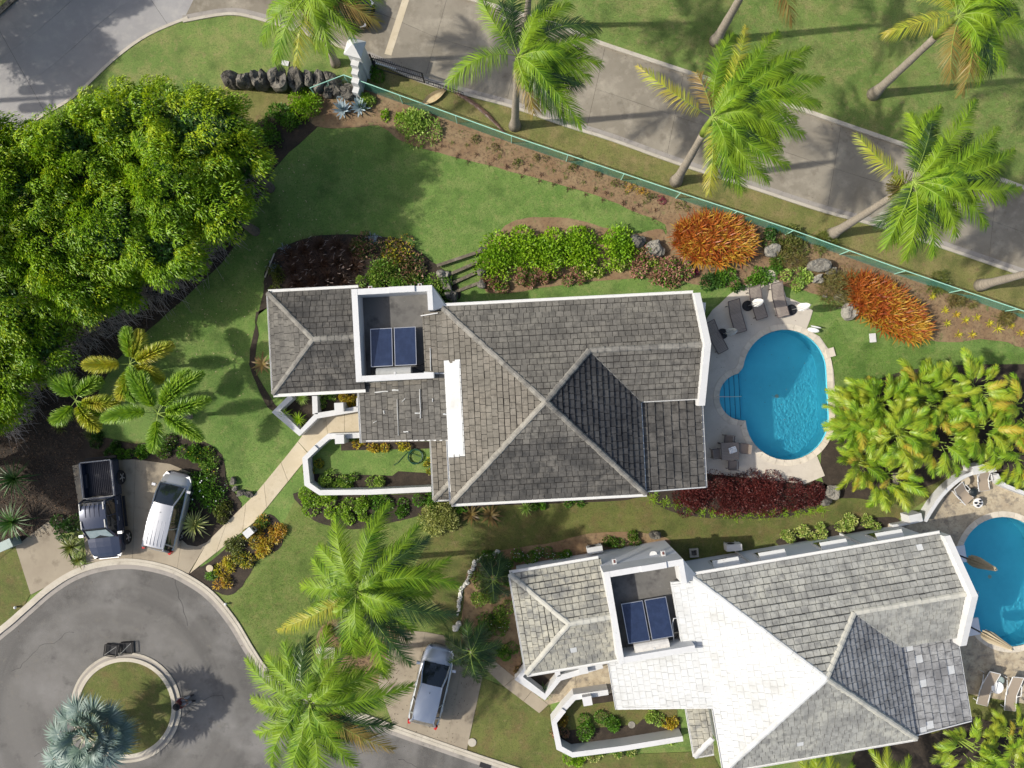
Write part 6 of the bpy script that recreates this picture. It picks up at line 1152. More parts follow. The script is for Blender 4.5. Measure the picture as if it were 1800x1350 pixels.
# dining set
tc=P(1283,793,.75); e=empty('dining_table',(tc.x,tc.y,.072),R(3),'square brown slatted dining table on the deck near the red hedge','table')
for i in range(11): mb=MB(); mb.box((0,-.44+.088*i,.74),(.98,.076,.03)); mb.out('slat',G('sling'),e)
for s in(-1,1): mb=MB(); mb.box((s*.47,0,.70),(.05,.96,.05)); mb.out('apron',G('frame'),e)
for a in(-1,1):
    for b_ in(-1,1): mb=MB(); mb.box((a*.44,b_*.42,.35),(.06,.06,.7)); mb.out('leg',G('frame'),e)
mb=MB(); g=np.random.default_rng(2); v=[];n=7
for i in range(n):
    for j in range(n): v.append(((i-3)*.07+g.normal()*.012,(j-3)*.055+g.normal()*.012,.02+abs(g.normal())*.035))
mb.add(v,[(i*n+j,(i+1)*n+j,(i+1)*n+j+1,i*n+j+1) for i in range(n-1) for j in range(n-1)]); o=mb.out('cloth',G('cloth')); o.location=(tc.x+.12,tc.y+.08,.85); o.rotation_euler=(0,0,.3); tag(o,'crumpled white cloth on the dining table','cloth')
def chair(label,px,py,face):
    c=P(px,py,.45); e=empty('dining_chair',(c.x,c.y,.072),R(face),label,'chair','brown chairs around the dining table')
    mb=MB(); mb.box((0,0,.43),(.48,.5,.04)); mb.out('seat',G('sling'),e); mb=MB(); mb.box((-.26,0,.68),(.04,.5,.48)); mb.out('backrest',G('sling'),e)
    for a in(-1,1):
        for b_ in(-1,1): mb=MB(); mb.tube([(a*.23,b_*.24,0),(a*.23,b_*.24,.43)],.018,5); mb.out('leg',G('frame'),e)
        mb=MB(); mb.box((.0,a*.27,.62),(.46,.04,.03)); mb.out('armrest',G('frame'),e)
chair('brown dining chair on the table\'s lawn side',1280,773,-95); chair('brown dining chair between table and pool',1307,788,172); chair('brown dining chair on the house side of the table',1258,797,5); chair('brown dining chair against the dark red hedge',1287,817,88)
# pool handrails
def rail(label,a,b,z=.75):
    A,Bv=P(*a),P(*b); e=MB(); o=A; d=Bv-A; e.tube([(0,0,.05),(0,0,z),tuple(d*.5+Vector((0,0,z-.12))),tuple(d+Vector((0,0,.1))),tuple(d+Vector((0,0,-.3)))],.022,6); tag(e.out('handrail',G('alu'),loc=A),label,'handrail')
rail('chrome handrail at the round steps of the upper pool',(1258,697),(1302,697))
mb=MB(); mb.lathe((0,0,0),[(.11,0),(.11,.012)],14); tag(mb.out('skimmer_lid',G('white'),loc=P(1321,598)+Vector((0,0,.074))),'small round white skimmer lid on the upper deck above the pool','skimmer lid'); mb=MB(); mb.lathe((0,0,0),[(.11,0),(.11,.012)],14); tag(mb.out('skimmer_lid',G('white'),loc=P(1334,796)+Vector((0,0,.074))),'small round white skimmer lid below the pool near the dining set','skimmer lid')
# lower deck furniture
lounger('tan sling lounger with white frame near the curved wall',(1676,851),(1703,881),.62,'slingt','white',.5,'sling_lounger','tan sling loungers with white frames',1,.35,True)
lounger('tan sling lounger with white frame at the curved wall\'s peak',(1724,823),(1729,862),.60,'slingt','white',.5,'sling_lounger','tan sling loungers with white frames',1,.35,True)
lounger('tan sling lounger with white frame below the pale roof, left one of the pair',(1740,1176),(1725,1238),.62,'slingt','white',.55,'sling_lounger','tan sling loungers with white frames',1,.4,True)
lounger('tan sling lounger with white frame at the right picture edge, right one of the pair',(1780,1184),(1774,1248),.62,'slingt','white',.55,'sling_lounger','tan sling loungers with white frames',1,.4,True)
def rtable(label,px,py,r,h,m,pots=0,grp=None):
    c=P(px,py,h); e=empty('side_table',(c.x,c.y,.072),0,label,'side table',grp); mb=MB(); mb.lathe((0,0,h-.04),[(r,0),(r,.04)],20); mb.out('table_top',G(m),e)
    for i in range(3): a=i*2.1; mb=MB(); mb.tube([(r*.8*math.cos(a),r*.8*math.sin(a),0),(r*.6*math.cos(a),r*.6*math.sin(a),h-.04)],.018,5); mb.out('leg',G('white'),e)
rtable('round beige side table inside the curved wall',1696,845,.26,.5,'path'); rtable('round white side table holding black cups, above the lower pool',1718,884,.27,.5,'cloth')
for i,(dx,dy) in enumerate([(-4,0),(4,-4),(4,1),(0,5)]): mb=MB(); mb.lathe((0,0,0),[(.05,0),(.06,.1)],10); tag(mb.out('cup',G('dark'),loc=P(1718+dx,884+dy,.6)),['black cup on the white side table, left','black cup on the white side table, top right','black cup on the white side table, right','black cup on the white side table, bottom'][i],'cup','black cups on the side table')
rtable('square looking pale wire table between the two south loungers',1752,1208,.34,.45,'cloth')
mb=MB(); mb.lathe((0,0,0),[(.2,0),(.24,.4),(.2,.44),(.08,.5)],16); tag(mb.out('pot',G('bin'),loc=P(1702,863)+Vector((0,0,.072))),'black rounded kettle pot beside the tan lounger','pot'); mb=MB(); mb.lathe((0,0,0),[(.2,0),(.22,.35),(.14,.38)],16); tag(mb.out('pot',G('util'),loc=P(1750,1191)+Vector((0,0,.072))),'grey round pot between the south loungers','pot')
rail('chrome handrail in the shallow end of the lower pool',(1708,1035),(1704,1066),.6)
# curved white deck walls
def cwall(label,pts,h=.75,th=.2):
    q=[P(*p) for p in smooth_line(pts,5)]; o=q[0]; mb=MB(); strip(mb,[(p.x-o.x,p.y-o.y) for p in q],-th/2,th/2,0,h,0); ob=mb.out('curved_wall',G('white'),loc=(o.x,o.y,0)); tag(ob,label,'wall','white walls round the lower deck')
cwall('curved white wall sweeping up the left side of the lower deck',[(1613,912),(1624,893),(1645,864),(1673,839),(1700,827),(1722,822)]); cwall('curved white wall descending to the right picture edge',[(1736,831),(1747,847),(1768,857),(1797,868)]); cwall('straight low white wall joining the pale house to the curved wall',[(1613,912),(1590,917),(1562,922)],.45,.15)
for px,py,lb in((1594,906,'white block pier on the lawn side of the lower deck wall'),(1703,822,'white block pier at the top of the curved wall'),(1727,823,'small white pier where the two curved walls meet')): mb=MB(); s=.62 if px!=1727 else .3; mb.box((0,0,.45),(s*1.15,s*.75,.9)); o=mb.out('wall_pier',G('white'),loc=P(px,py)); o.rotation_euler=(0,0,R(12)); tag(o,lb,'pier','white piers of the lower deck')
# terrace annex of the lower house: curved little yard wall by the tower
cwall('thin curved white yard wall at the pale tower\'s foot',[(1156,953),(1172,958),(1188,975),(1197,992)],.9,.12)
# ================================================================== UTILITIES
def acunit(label,px,py,rz,h=.9):
    c=P(px,py,h); e=empty('air_conditioner',(c.x,c.y,0),R(rz),label,'air conditioner','white air conditioning units'); mb=MB(); mb.box((0,0,h-.28),(.85,.36,.56)); mb.out('casing',G('white'),e)
    mb=MB(); mb.lathe((0,0,0),[(.2,0),(.2,.01)],16); o=mb.out('fan_grille',G('dark'),e); o.location=(-.1,.185,h-.28); o.rotation_euler=(R(-90),0,0)
    for s in(-.3,.3): mb=MB(); mb.box((s,0,(h-.56)/2),(.05,.34,h-.56)); mb.out('bracket',G('alu'),e)
acunit('white air conditioner on the lawn side of the pale house\'s long wall',1291,963,5); acunit('white air conditioner beside the pale tower over the white flowers',1046,967,10); acunit('white air conditioner at the dark house\'s gable corner',1234,545,85)
g=np.random.default_rng(12); pts=[]
for i in range(150):
    a=i*.21; r=.40+.03*math.sin(i*.37)+.015*math.sin(i*.9); pts.append((r*math.cos(a),r*math.sin(a)*1.0,.04+.0007*i+.01*math.sin(i*.5)))
pts+=[(-.45,.25,.04),(-.7,0,.03),(-1.0,-.35,.03),(-1.25,-.5,.03)]
mb=MB(); mb.tube(pts,.016,5); tag(mb.out('garden_hose',G('hose'),loc=P(731,802)+Vector((0,0,.06))),'dark green garden hose coiled on the courtyard grass','hose')
def lid(name,label,px,py,kind,sz,m,rz=0,grp='covers let into the ground',z=.05,cat='cover'):
    mb=MB()
    if kind=='r': mb.lathe((0,0,0),[(sz[0],0),(sz[0],.03),(sz[0]*.9,.035)],24)
    else: mb.box((0,0,.02),(sz[0],sz[1],.04),R(rz))
    return tag(mb.out(name,G(m),loc=P(px,py)+Vector((0,0,z))),label,cat,grp)
lid('access_cover','white rectangular cover on the lawn left of the slanting orange clump',1533,594,'b',(.36,.5),'white',5)
lid('access_cover','white rounded cover on the grass under the gate palm fronds',502,112,'b',(.4,.28),'white',-12)
lid('manhole_cover','round concrete cover on the grass by the SUV driveway',830,1304,'r',(.24,),'kerb'); lid('manhole_cover','round brown cover in the pale house courtyard',1110,1273,'r',(.2,),'rockl'); lid('manhole_cover','round beige bollard top in the bed beside the front path',372,997,'r',(.2,),'path',z=.25)
lid('drain_grate','black drain grate in the street kerb at the bottom edge',853,1344,'b',(.62,.36),'iron',-18,z=.04)
e=empty('vent_box',P(1219,971),R(5),'square concrete vent frame on the side lawn by the pale house','vent'); 
for x,y,a,b_ in((0,.2,.5,.1),(0,-.2,.5,.1),(-.2,0,.1,.3),(.2,0,.1,.3)): mb=MB(); mb.box((x,y,.08),(a,b_,.16)); mb.out('rim',G('kerb'),e)
mb=MB(); mb.box((0,0,.05),(.3,.3,.04)); mb.out('vent_floor',G('rockd'),e)
# path lamp box, globes
e=empty('path_lamp',P(446,931),R(40),'white rectangular lamp box on the bed edge beside the front path','lamp'); mb=MB(); mb.box((0,0,.4),(.45,.34,.8)); mb.out('body',G('white'),e); mb=MB(); mb.box((0,0,.83),(.52,.42,.05)); mb.out('lid',G('white'),e); mb=MB(); mb.box((.23,0,.5),(.02,.2,.2)); mb.out('lamp_glass',G('glass'),e)
for px,py,lb in((31,1066,'small white globe lamp on the kerb at the left edge'),(399,1060,'small white globe lamp on the kerb below the croton bed')): 
    e=empty('globe_lamp',P(px,py),0,lb,'lamp','white globe lamps on the kerb'); mb=MB(); mb.lathe((0,0,0),[(.04,0),(.04,.14)],8); mb.out('stem',G('iron'),e); mb=MB(); mb.lathe((0,0,.14),[(.03,0),(.075,.05),(.075,.1),(.03,.15)],12); mb.out('globe',G('cloth'),e,smooth=True)
e=empty('utility_box',P(26,953),R(25),'grey green utility cabinet at the left picture edge on the driveway wedge','utility box'); mb=MB(); mb.box((0,0,.4),(.8,.45,.8)); mb.out('cabinet',G('util'),e); mb=MB(); mb.box((0,0,.82),(.86,.5,.05)); mb.out('lid',G('util'),e); mb=MB(); mb.box((.1,-.23,.4),(.012,.014,.7)); mb.out('door_seam',G('dark'),e)
mb=MB(); mb.tube([(0,0,.5),(-.6,-.7,.25),(-1.0,-1.2,.1)],.018,5); tag(mb.out('stay_wire',G('alu'),loc=P(15,958)),'thin grey stay wire running down beside the utility cabinet','wire')
# wire baskets on the island kerb
for px,py,rz,lb in((194,1144,-8,'black wire basket on the island kerb, left one'),(221,1140,3,'black wire basket on the island kerb, right one')):
    e=empty('wire_basket',(*P(px,py,.25)[:2],.03),R(rz),lb,'basket','black wire baskets on the island kerb'); mb=MB(); W_,D_,H_=.68,.62,.24
    for z in(.03,H_): 
        for a,b_ in(((-1,-1),(1,-1)),((1,-1),(1,1)),((1,1),(-1,1)),((-1,1),(-1,-1))): mb.tube([(a[0]*W_/2,a[1]*D_/2,z),(b_[0]*W_/2,b_[1]*D_/2,z)],.026,5)
    mb.out('rim',G('iron'),e); mb=MB()
    for i in range(14): x=-W_/2+W_*(i+.5)/14; mb.tube([(x,-D_/2,H_),(x,-D_/2,.03),(x,D_/2,.03),(x,D_/2,H_)],.011,4)
    for i in range(13): y=-D_/2+D_*(i+.5)/13; mb.tube([(-W_/2,y,H_),(-W_/2,y,.03),(W_/2,y,.03),(W_/2,y,H_)],.011,4)
    mb.out('wire_mesh',G('iron'),e); mb=MB(); mb.tube([(-W_/2,-D_/2,H_),(W_/2,D_/2,H_)],.010,4); mb.out('brace',G('tank'),e)
    mb=MB(); mb.box((0,0,.035),(W_*.95,D_*.95,.03)); mb.out('tray',G('dark'),e)
# utility pole off the left edge throwing its shadow on the road
pp=P(-178,186); e=empty('utility_pole',pp,0,'wooden utility pole with transformers just beyond the left picture edge','utility pole'); mb=MB(); mb.tube([(0,0,0),(0,0,9.0)],[.17,.12],8); mb.out('pole',G('timber'),e)
for z,L in((8.6,2.2),(7.6,1.8)): mb=MB(); mb.box((0,0,z),(.12,L,.12)); mb.out('crossarm',G('timber'),e)
for y in(-.5,.5): mb=MB(); mb.lathe((.05,y*1.0,6.1),[(.28,0),(.3,.1),(.3,1.0),(.2,1.1)],12); mb.out('transformer',G('tank'),e)
for y in(-.9,0,.9): mb=MB(); mb.lathe((0,y,8.66),[(.07,0),(.07,.2)],8); mb.out('insulator',G('white'),e)
# ================================================================== VEHICLES
def loft(sections,k=None,closed=True):
    n=len(sections[0]); V=[p for s in sections for p in s]; f=[(i*n+j,(i+1)*n+j,(i+1)*n+(j+1)%n,i*n+(j+1)%n) for i in range(len(sections)-1) for j in range(n)]
    f+=[tuple(range(n)),tuple(range(len(V)-1,len(V)-n-1,-1))]; return V,f
def ring(x,w_,zb,zt,crown=.03,sh=.12,wt=.90):
    return [(x,-w_*.90,zb),(x,-w_*.985,zb+.12),(x,-w_,zb+.32),(x,-w_*.985,zt-sh),(x,-w_*wt,zt-.02),(x,-w_*.45,zt+crown*.8),(x,0,zt+crown),(x,w_*.45,zt+crown*.8),(x,w_*wt,zt-.02),(x,w_*.985,zt-sh),(x,w_,zb+.32),(x,w_*.985,zb+.12),(x,w_*.90,zb)]
def interp(tab,x):
    for (x0,*a),(x1,*b) in zip(tab,tab[1:]):
        if x0<=x<=x1: t=(x-x0)/(x1-x0) if x1>x0 else 0; return [p+(q-p)*t for p,q in zip(a,b)]
    return tab[-1][1:] if x>tab[-1][0] else tab[0][1:]
def wheel(e,x,y,r=.34,wd=.22):
    w_=empty('wheel',(x,y,r)); w_.parent=e
    s=1 if y>0 else -1
    mb=MB(); mb.lathe((0,0,-wd/2),[(r*.62,0),(r*.93,.0),(r,.04),(r,wd-.04),(r*.93,wd),(r*.62,wd)],22); o=mb.out('tyre',G('rubber'),w_,smooth=False); o.rotation_euler=(R(-90*s),0,0)
    mb=MB(); mb.lathe((0,0,wd/2-.03),[(r*.62,0),(r*.60,.02)],18,1); mb.lathe((0,0,wd/2-.01),[(r*.14,0),(r*.12,.03)],10)
    for i in range(5): a=i*1.2566; mb.box((math.cos(a)*r*.34,math.sin(a)*r*.34,wd/2+.0),(r*.55,.06,.025),a)
    o=mb.out('rim',[G('alu'),G('dark')],w_); o.rotation_euler=(R(-90*s),0,0)
def car(name,label,cat,px,py,heading,Lc,Wc,Hr,paint,belt,hoodL,wsx,roofx0,roofx1,rearx,ribs=0,group=None,wb=.56,rails=False):
    """belt: belt line height; x from rear (-L/2) to nose (+L/2)"""
    c=P(px,py); e=empty(name,(c.x,c.y,.066),R(heading),label,cat,group); L2=Lc/2; w_=Wc/2; pm=G(paint)
    tab=[(-L2,w_*.80,.42,belt-.18),(-L2+.06,w_*.90,.33,belt-.05),(-L2+.30,w_*.975,.25,belt),(-L2+.9,w_,.22,belt),(hoodL-.1,w_,.22,belt-.02),(hoodL+.35,w_*.985,.24,belt-.10),(L2-.55,w_*.95,.25,belt-.22),(L2-.22,w_*.86,.28,belt-.33),(L2-.06,w_*.70,.33,belt-.46),(L2,w_*.55,.40,belt-.56)]
    xs=sorted(set([t[0] for t in tab]+list(np.linspace(-L2+.3,L2-.6,14)))); S=[]
    for x in xs: a,zb,zt=interp(tab,x); S.append(ring(x,a,zb,zt,.05 if x>hoodL else .01))
    V,f=loft(S); body=mesh('body',V,f,pm,e); body.data.polygons.foreach_set('use_smooth',np.array([len(p.vertices)==4 for p in body.data.polygons]))
    # greenhouse
    b0,b1=w_*.90,w_*.66; gx=[(rearx,b0*.9,belt-.03,b0*.9,belt-.01),(roofx0,b0,belt-.03,b1*.97,Hr-.05),(roofx0+.25,b0,belt-.03,b1*1.02,Hr-.01),((roofx0+roofx1)/2,b0,belt-.03,b1*1.04,Hr+.015),(roofx1-.1,b0,belt-.03,b1,Hr-.02),(roofx1,b0,belt-.03,b1*.97,Hr-.05),(wsx,b0*.93,belt-.04,b0*.90,belt-.02)]
    def gr(x,wb_,zb,wt_,zt): return [(x,-wb_,zb),(x,-(wb_*.45+wt_*.55),(zb+zt)/2+.02),(x,-wt_,zt),(x,-wt_*.5,zt+.03),(x,0,zt+.04),(x,wt_*.5,zt+.03),(x,wt_,zt),(x,(wb_*.45+wt_*.55),(zb+zt)/2+.02),(x,wb_,zb)]
    V,f=loft([gr(*q) for q in gx]); mesh('cabin_glass',V,f,G('glass'),e)
    def topz(x,y): 
        q=interp(gx,x); wt_,zt=q[2],q[3]; return zt+.04-abs(y)/max(.1,wt_)*.0-(.04*(abs(y)/wt_)**2 if wt_>0 else 0)
    # roof skin
    n=9; mb=MB(); v=[]; ux=list(np.linspace(roofx0+.02,roofx1-.02,9))
    for x in ux:
        q=interp(gx,x); wt_=q[2]*1.02
        for j in range(n): y=wt_*(2*j/(n-1)-1); v.append((x,y,topz(x,y)+.018))
    mb.add(v,[(i*n+j,(i+1)*n+j,(i+1)*n+j+1,i*n+j+1) for i in range(len(ux)-1) for j in range(n-1)]); mb.out('roof',pm,e,smooth=True)
    # pillars
    for s in(-1,1):
        qs=[interp(gx,wsx),interp(gx,roofx1),interp(gx,roofx0),interp(gx,rearx)]
        for (xa,qa,za,xb,qb,zb_,r_) in((wsx,qs[0][0]*.97,belt,roofx1,qs[1][2],Hr-.02,.045),(roofx1,qs[1][2],Hr-.02,roofx0,qs[2][2],Hr-.02,.04),(roofx0,qs[2][2],Hr-.03,rearx,qs[3][0]*.98,belt,.06),((roofx0+roofx1)/2-.1,qs[1][2]*1.03,Hr-.02,(roofx0+roofx1)/2-.1,qs[1][0]*1.01,belt,.035),(roofx0+.35,qs[1][2],Hr-.02,roofx0+.1,qs[1][0]*1.01,belt,.05)):
            mb=MB(); mb.tube([(xa,s*qa,za),((xa+xb)/2,s*((qa+qb)/2+.03),(za+zb_)/2+.015),(xb,s*qb,zb_)],r_,5); mb.out('pillar',pm,e)
        x=wsx-.15; mb=MB(); mb.box((x,s*(w_+.10),belt+.06),(.14,.2,.13)); mb.out('mirror',pm,e)
        for xx in((roofx0+roofx1)/2+.55,(roofx0+roofx1)/2-.55): mb=MB(); mb.box((xx,s*(w_*.99),belt-.16),(.2,.035,.035)); mb.out('door_handle',pm if paint!='navy' else G('alu'),e)
        for xx,m_ in((L2-.28,'alu'),): mb=MB(); mb.box((xx,s*w_*.70,belt-.40),(.34,.24,.12),-s*.5); mb.out('headlight',G('alu'),e)
        mb=MB(); mb.box((-L2+.12,s*w_*.83,belt-.06),(.18,.14,.34),s*.3); mb.out('taillight',G('red'),e)
    for i in range(ribs):
        y=(i-(ribs-1)/2)*.19; xa,xb=roofx0+.12,roofx0+(roofx1-roofx0)*.62; mb=MB(); mb.box(((xa+xb)/2,y,topz((xa+xb)/2,y)+.022),(xb-xa,.022,.02)); mb.out('roof_rib',pm,e)
    mb=MB(); mb.tube([(roofx0+(roofx1-roofx0)*.82,0,Hr+.03),(roofx0+(roofx1-roofx0)*.82-.06,0,Hr+.12)],.012,4); mb.out('antenna',G('dark'),e)
    # wipers, grille, plate area, panel seams
    mb=MB(); mb.tube([(wsx+.02,-.45,belt+.0),(wsx-.08,.1,belt+.06)],.012,4); mb.tube([(wsx+.02,.05,belt+.0),(wsx-.08,.6,belt+.05)],.012,4); mb.out('wiper',G('dark'),e)
    mb=MB(); mb.box((L2-.03,0,belt-.6),(.06,Wc*.5,.16)); mb.out('grille',G('dark'),e)
    for x in(wb*Lc/2,-wb*Lc/2+.02):
        for s in(-1,1): wheel(e,x,s*(w_-.10))
    return e
car('parked_minivan','silver minivan parked nose up between pickup and white flowered shrub','minivan',308,895,76.5,4.45,1.78,1.62,'silver',.98,1.12,1.55,-1.85,.62,-2.12,5)
car('parked_suv','silver blue SUV parked on the lower driveway under palm shade','SUV',762,1194,76.5,4.4,1.82,1.66,'silver2',1.02,1.0,1.35,-1.65,.42,-2.1,0)
car('parked_car','black SUV half hidden under palm fronds at the top picture edge','SUV',590,16,-19,4.6,1.86,1.7,'black',1.05,1.05,1.4,-1.8,.45,-2.15,0)
# pickup
c=P(197,891); e=empty('pickup_truck',(c.x,c.y,.066),R(-84),'dark blue double cab pickup with open load bed beside the minivan','pickup truck'); L2=2.7; w_=.93
tab=[(-L2,w_*.97,.45,1.08),(-.80,w_*.98,.4,1.10),(-.75,w_,.4,1.12),(1.35,w_,.4,1.12),(1.9,w_*.99,.4,1.08),(2.35,w_*.93,.42,.98),(2.58,w_*.80,.45,.86),(L2,w_*.66,.5,.72)]
S=[ring(x,*interp(tab,x),.04,.10,.93) for x in(-.70,-.2,.3,.9,1.35,1.7,2.0,2.35,2.5,2.6,L2)]; V,f=loft(S); mesh('body',V,f,G('navy'),e,None,False)
mb=MB(); mb.box((-1.73,0,.62),(1.92,w_*1.8,.08)); mb.out('bed_floor',G('bedliner'),e)
for i in range(15): mb=MB(); mb.box((-1.73,-.72+.103*i,.675),(1.86,.035,.03)); mb.out('floor_rib',G('bedliner'),e)
for s in(-1,1):
    mb=MB(); mb.box((-1.72,s*w_*.92,.76),(1.96,.13,.66)); mb.out('bed_side',G('navy'),e); mb=MB(); mb.box((-1.72,s*w_*.92,1.105),(1.96,.035,.025)); mb.out('bed_rail',G('tank'),e)
    mb=MB(); mb.box((-1.65,s*w_*.80,.76),(.75,.12,.24)); mb.out('wheel_arch',G('bedliner'),e)
mb=MB(); mb.box((-2.72,0,.76),(.08,w_*1.8,.62)); mb.out('tailgate',G('navy'),e); mb=MB(); mb.box((-2.72,0,1.085),(.035,w_*1.8,.025)); mb.out('bed_rail',G('tank'),e); mb=MB(); mb.box((-.73,0,.78),(.05,w_*1.75,.66)); mb.out('bed_front',G('navy'),e); mb=MB(); mb.box((-.745,0,1.125),(.035,w_*1.75,.025)); mb.out('bed_rail',G('tank'),e)
mb=MB(); mb.box((-2.86,0,.48),(.14,1.7,.14)); mb.out('rear_bumper',G('dark'),e)
gx=[(-.66,.86,1.09,.86,1.11),(-.56,.86,1.09,.66,1.74),(-.3,.86,1.09,.68,1.80),(.3,.86,1.09,.69,1.82),(.78,.86,1.09,.66,1.77),(.88,.86,1.09,.64,1.74),(1.50,.80,1.08,.78,1.11)]
def gr(x,wb_,zb,wt_,zt): return [(x,-wb_,zb),(x,-(wb_*.45+wt_*.55),(zb+zt)/2+.02),(x,-wt_,zt),(x,-wt_*.5,zt+.03),(x,0,zt+.04),(x,wt_*.5,zt+.03),(x,wt_,zt),(x,(wb_*.45+wt_*.55),(zb+zt)/2+.02),(x,wb_,zb)]
V,f=loft([gr(*q) for q in gx]); mesh('cabin_glass',V,f,G('glass'),e)
mb=MB(); n=9; v=[]
for x in np.linspace(-.58,.84,8):
    q=interp(gx,x); wt_=q[2]*1.03; zt=q[3]
    for j in range(n): y=wt_*(2*j/(n-1)-1); v.append((x,y,zt+.058-.04*(abs(y)/wt_)**2))
mb.add(v,[(i*n+j,(i+1)*n+j,(i+1)*n+j+1,i*n+j+1) for i in range(7) for j in range(n-1)]); mb.out('roof',G('navy'),e,smooth=True)
for i in range(4): mb=MB(); mb.box((-.15,-.36+.24*i,1.875),(.75,.03,.02)); mb.out('roof_rib',G('navy'),e)
for s in(-1,1):
    for xa,xb in((-.5,-.2),(.45,.78)): mb=MB(); mb.box(((xa+xb)/2,s*.64,1.865),(xb-xa+.1,.045,.05)); mb.out('roof_rail',G('tankl'),e)
    for (xa,ya,za,xb,yb,zb,r_) in((1.5,.79,1.1,.88,.66,1.75,.045),(.88,.67,1.75,-.56,.67,1.75,.04),(-.56,.67,1.75,-.66,.86,1.1,.06),(.25,.70,1.79,.25,.87,1.1,.04)): mb=MB(); mb.tube([(xa,s*ya,za),(xb,s*yb,zb)],r_,5); mb.out('pillar',G('navy'),e)
    mb=MB(); mb.box((1.28,s*(w_+.14),1.2),(.14,.24,.2)); mb.out('mirror',G('alu'),e)
    for x in(.55,-.35): mb=MB(); mb.box((x,s*(w_*.99),.98),(.22,.04,.04)); mb.out('door_handle',G('alu'),e)
    mb=MB(); mb.box((2.5,s*.62,.78),(.2,.3,.16),-s*.45); mb.out('headlight',G('alu'),e); mb=MB(); mb.box((.25,s*(w_+.04),.42),(1.7,.14,.05)); mb.out('side_step',G('dark'),e)
    for x in(1.72,-1.65): wheel(e,x,s*(w_-.06),.40,.27)
# sunshade behind the windscreen
a,b_=Vector((1.43,0,1.165)),Vector((.93,0,1.72)); mb=MB(); mb.add([(1.46,-.66,1.18),(1.46,.66,1.18),(.98,.56,1.70),(.98,-.56,1.70)],[(0,1,2,3)]); sdn=mb.out('windscreen_shade',G('shadeblind'),e)
mb=MB(); mb.box((2.70,0,.62),(.08,1.1,.2)); mb.out('grille',G('alu'),e); mb=MB(); mb.tube([(1.5,-.55,1.12),(1.42,0,1.17)],.012,4); mb.tube([(1.5,0,1.12),(1.42,.55,1.17)],.012,4); mb.out('wiper',G('dark'),e)
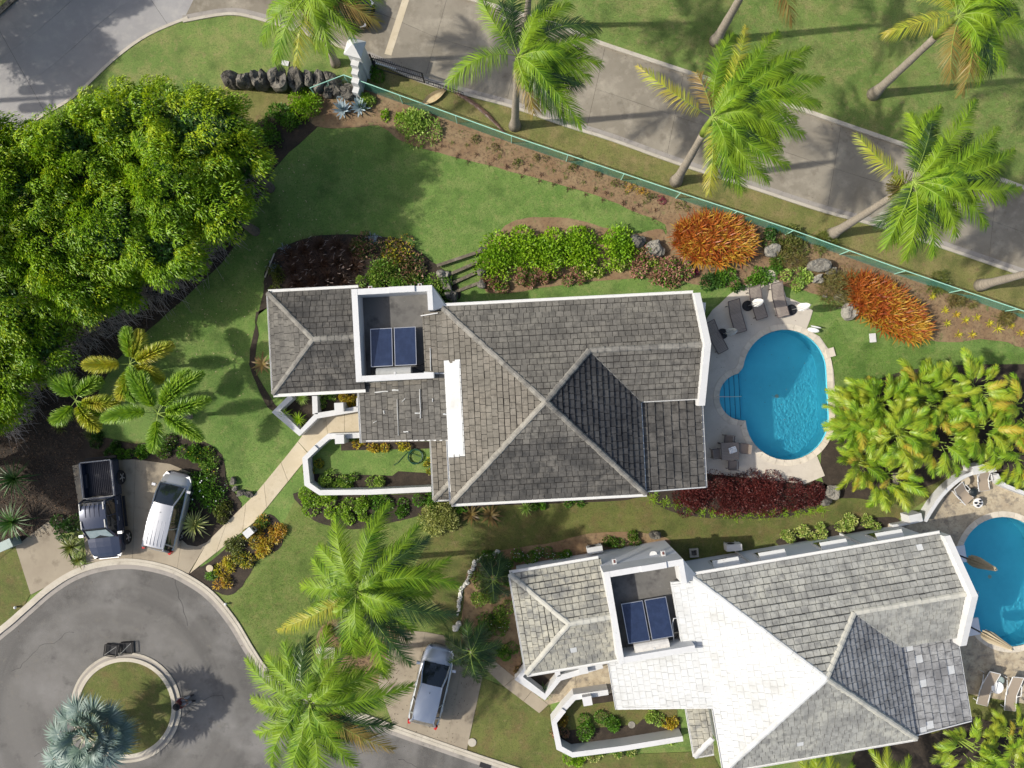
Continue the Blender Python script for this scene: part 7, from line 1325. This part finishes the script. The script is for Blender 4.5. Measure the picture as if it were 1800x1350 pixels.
# ================================================================== PERSON on the island kerb
def person(label,px,py,rz):
    c=P(px,py); e=empty('person',(c.x,c.y,.0),R(rz),label,'person')
    def skin(name,pts,edges,rad,m,parent):
        me=bpy.data.meshes.new(name); me.from_pydata(pts,edges,[]); me.materials.append(G(m)); o=bpy.data.objects.new(name,me); link(o,parent); sk=o.modifiers.new('skin','SKIN'); o.modifiers.new('sub','SUBSURF').levels=2; o.modifiers['sub'].render_levels=2
        for i,r in enumerate(rad): me.skin_vertices[0].data[i].radius=(r,r)
        me.skin_vertices[0].data[0].use_root=True; return o
    # x forward; seat height .17
    J=[(0,0,.28),(-.02,0,.48),(.04,0,.70),(.08,0,.84),(.12,0,.94),(.14,0,1.04), (.05,.17,.72),(.22,.26,.52),(.42,.14,.50),(.50,.08,.52),(.05,-.17,.72),(.22,-.26,.52),(.42,-.14,.50),(.50,-.08,.52),(.02,.11,.26),(.38,.17,.50),(.48,.15,.08),(.62,.17,.04),(.02,-.11,.26),(.40,-.14,.50),(.52,-.16,.08),(.66,-.18,.04)]
    E_=[(0,1),(1,2),(2,3),(3,4),(4,5),(2,6),(6,7),(7,8),(8,9),(2,10),(10,11),(11,12),(12,13),(0,14),(14,15),(15,16),(16,17),(0,18),(18,19),(19,20),(20,21)]
    rd=[.14,.13,.15,.06,.085,.08,.075,.05,.038,.04,.075,.05,.038,.04,.10,.07,.045,.04,.10,.07,.045,.04]
    me=bpy.data.meshes.new('body'); 
    o=bpy.data.objects.new('body',me); link(o,e); me.from_pydata(J,E_,[]); me.materials.append(G('skin'))
    o.modifiers.new('skin','SKIN')
    if not me.skin_vertices: pass
    for i,r in enumerate(rd): me.skin_vertices[0].data[i].radius=(r*.92,r*.92)
    me.skin_vertices[0].data[0].use_root=True; sb=o.modifiers.new('sub','SUBSURF'); sb.levels=2; sb.render_levels=2
    def cloth(name,idx,m,k):
        mp={v:i for i,v in enumerate(idx)}; me=bpy.data.meshes.new(name); me.from_pydata([J[i] for i in idx],[(mp[a],mp[b]) for a,b in E_ if a in mp and b in mp],[]); me.materials.append(G(m)); o=bpy.data.objects.new(name,me); link(o,e); o.modifiers.new('skin','SKIN')
        for i,v in enumerate(idx): me.skin_vertices[0].data[i].radius=(rd[v]*k,rd[v]*k)
        me.skin_vertices[0].data[0].use_root=True; sb=o.modifiers.new('sub','SUBSURF'); sb.levels=2; sb.render_levels=2
    cloth('shirt',[1,0,2,6,7,10,11],'shirt',1.12); cloth('trousers',[0,14,15,16,18,19,20],'trous',1.15)
    for x,y,a in((.57,.16,.1),(.61,-.17,-.1)): mb=MB(); mb.lathe((0,0,0),[(.7,0),(1,.03),(.9,.07),(.5,.09)],12); o=mb.out('shoe',G('dark'),e); o.location=(x,y,.015); o.scale=(.14,.055,1); o.rotation_euler=(0,0,a)
    mb=MB(); mb.lathe((.13,0,1.02),[(.20,0),(.205,.015),(.11,.03),(.105,.10),(.06,.13)],20); mb.out('hat',G('hair'),e,smooth=False)
    for y in(.03,-.03): mb=MB(); mb.lathe((.215,y,.955),[(.008,-.008),(.011,0),(.008,.008)],8); mb.out('eye',G('dark'),e)
    mb=MB(); mb.box((.225,0,.93),(.03,.025,.04)); mb.out('nose',G('skin'),e)
    for s in(-1,1):
        for k in range(4): mb=MB(); mb.tube([(.50,s*(.06+.02*k),.53),(.545-.004*abs(k-1),s*(.052+.018*k),.525),(.56-.005*abs(k-1),s*(.045+.016*k),.50)],[.010,.009,.007],6); mb.out('finger',G('skin'),e)
        mb=MB(); mb.tube([(.49,s*.055,.54),(.515,s*.03,.545)],[.011,.008],6); mb.out('thumb',G('skin'),e)
person('person in a wide black hat and dark red top sitting on the island kerb','' if 0 else 321,1229,8)
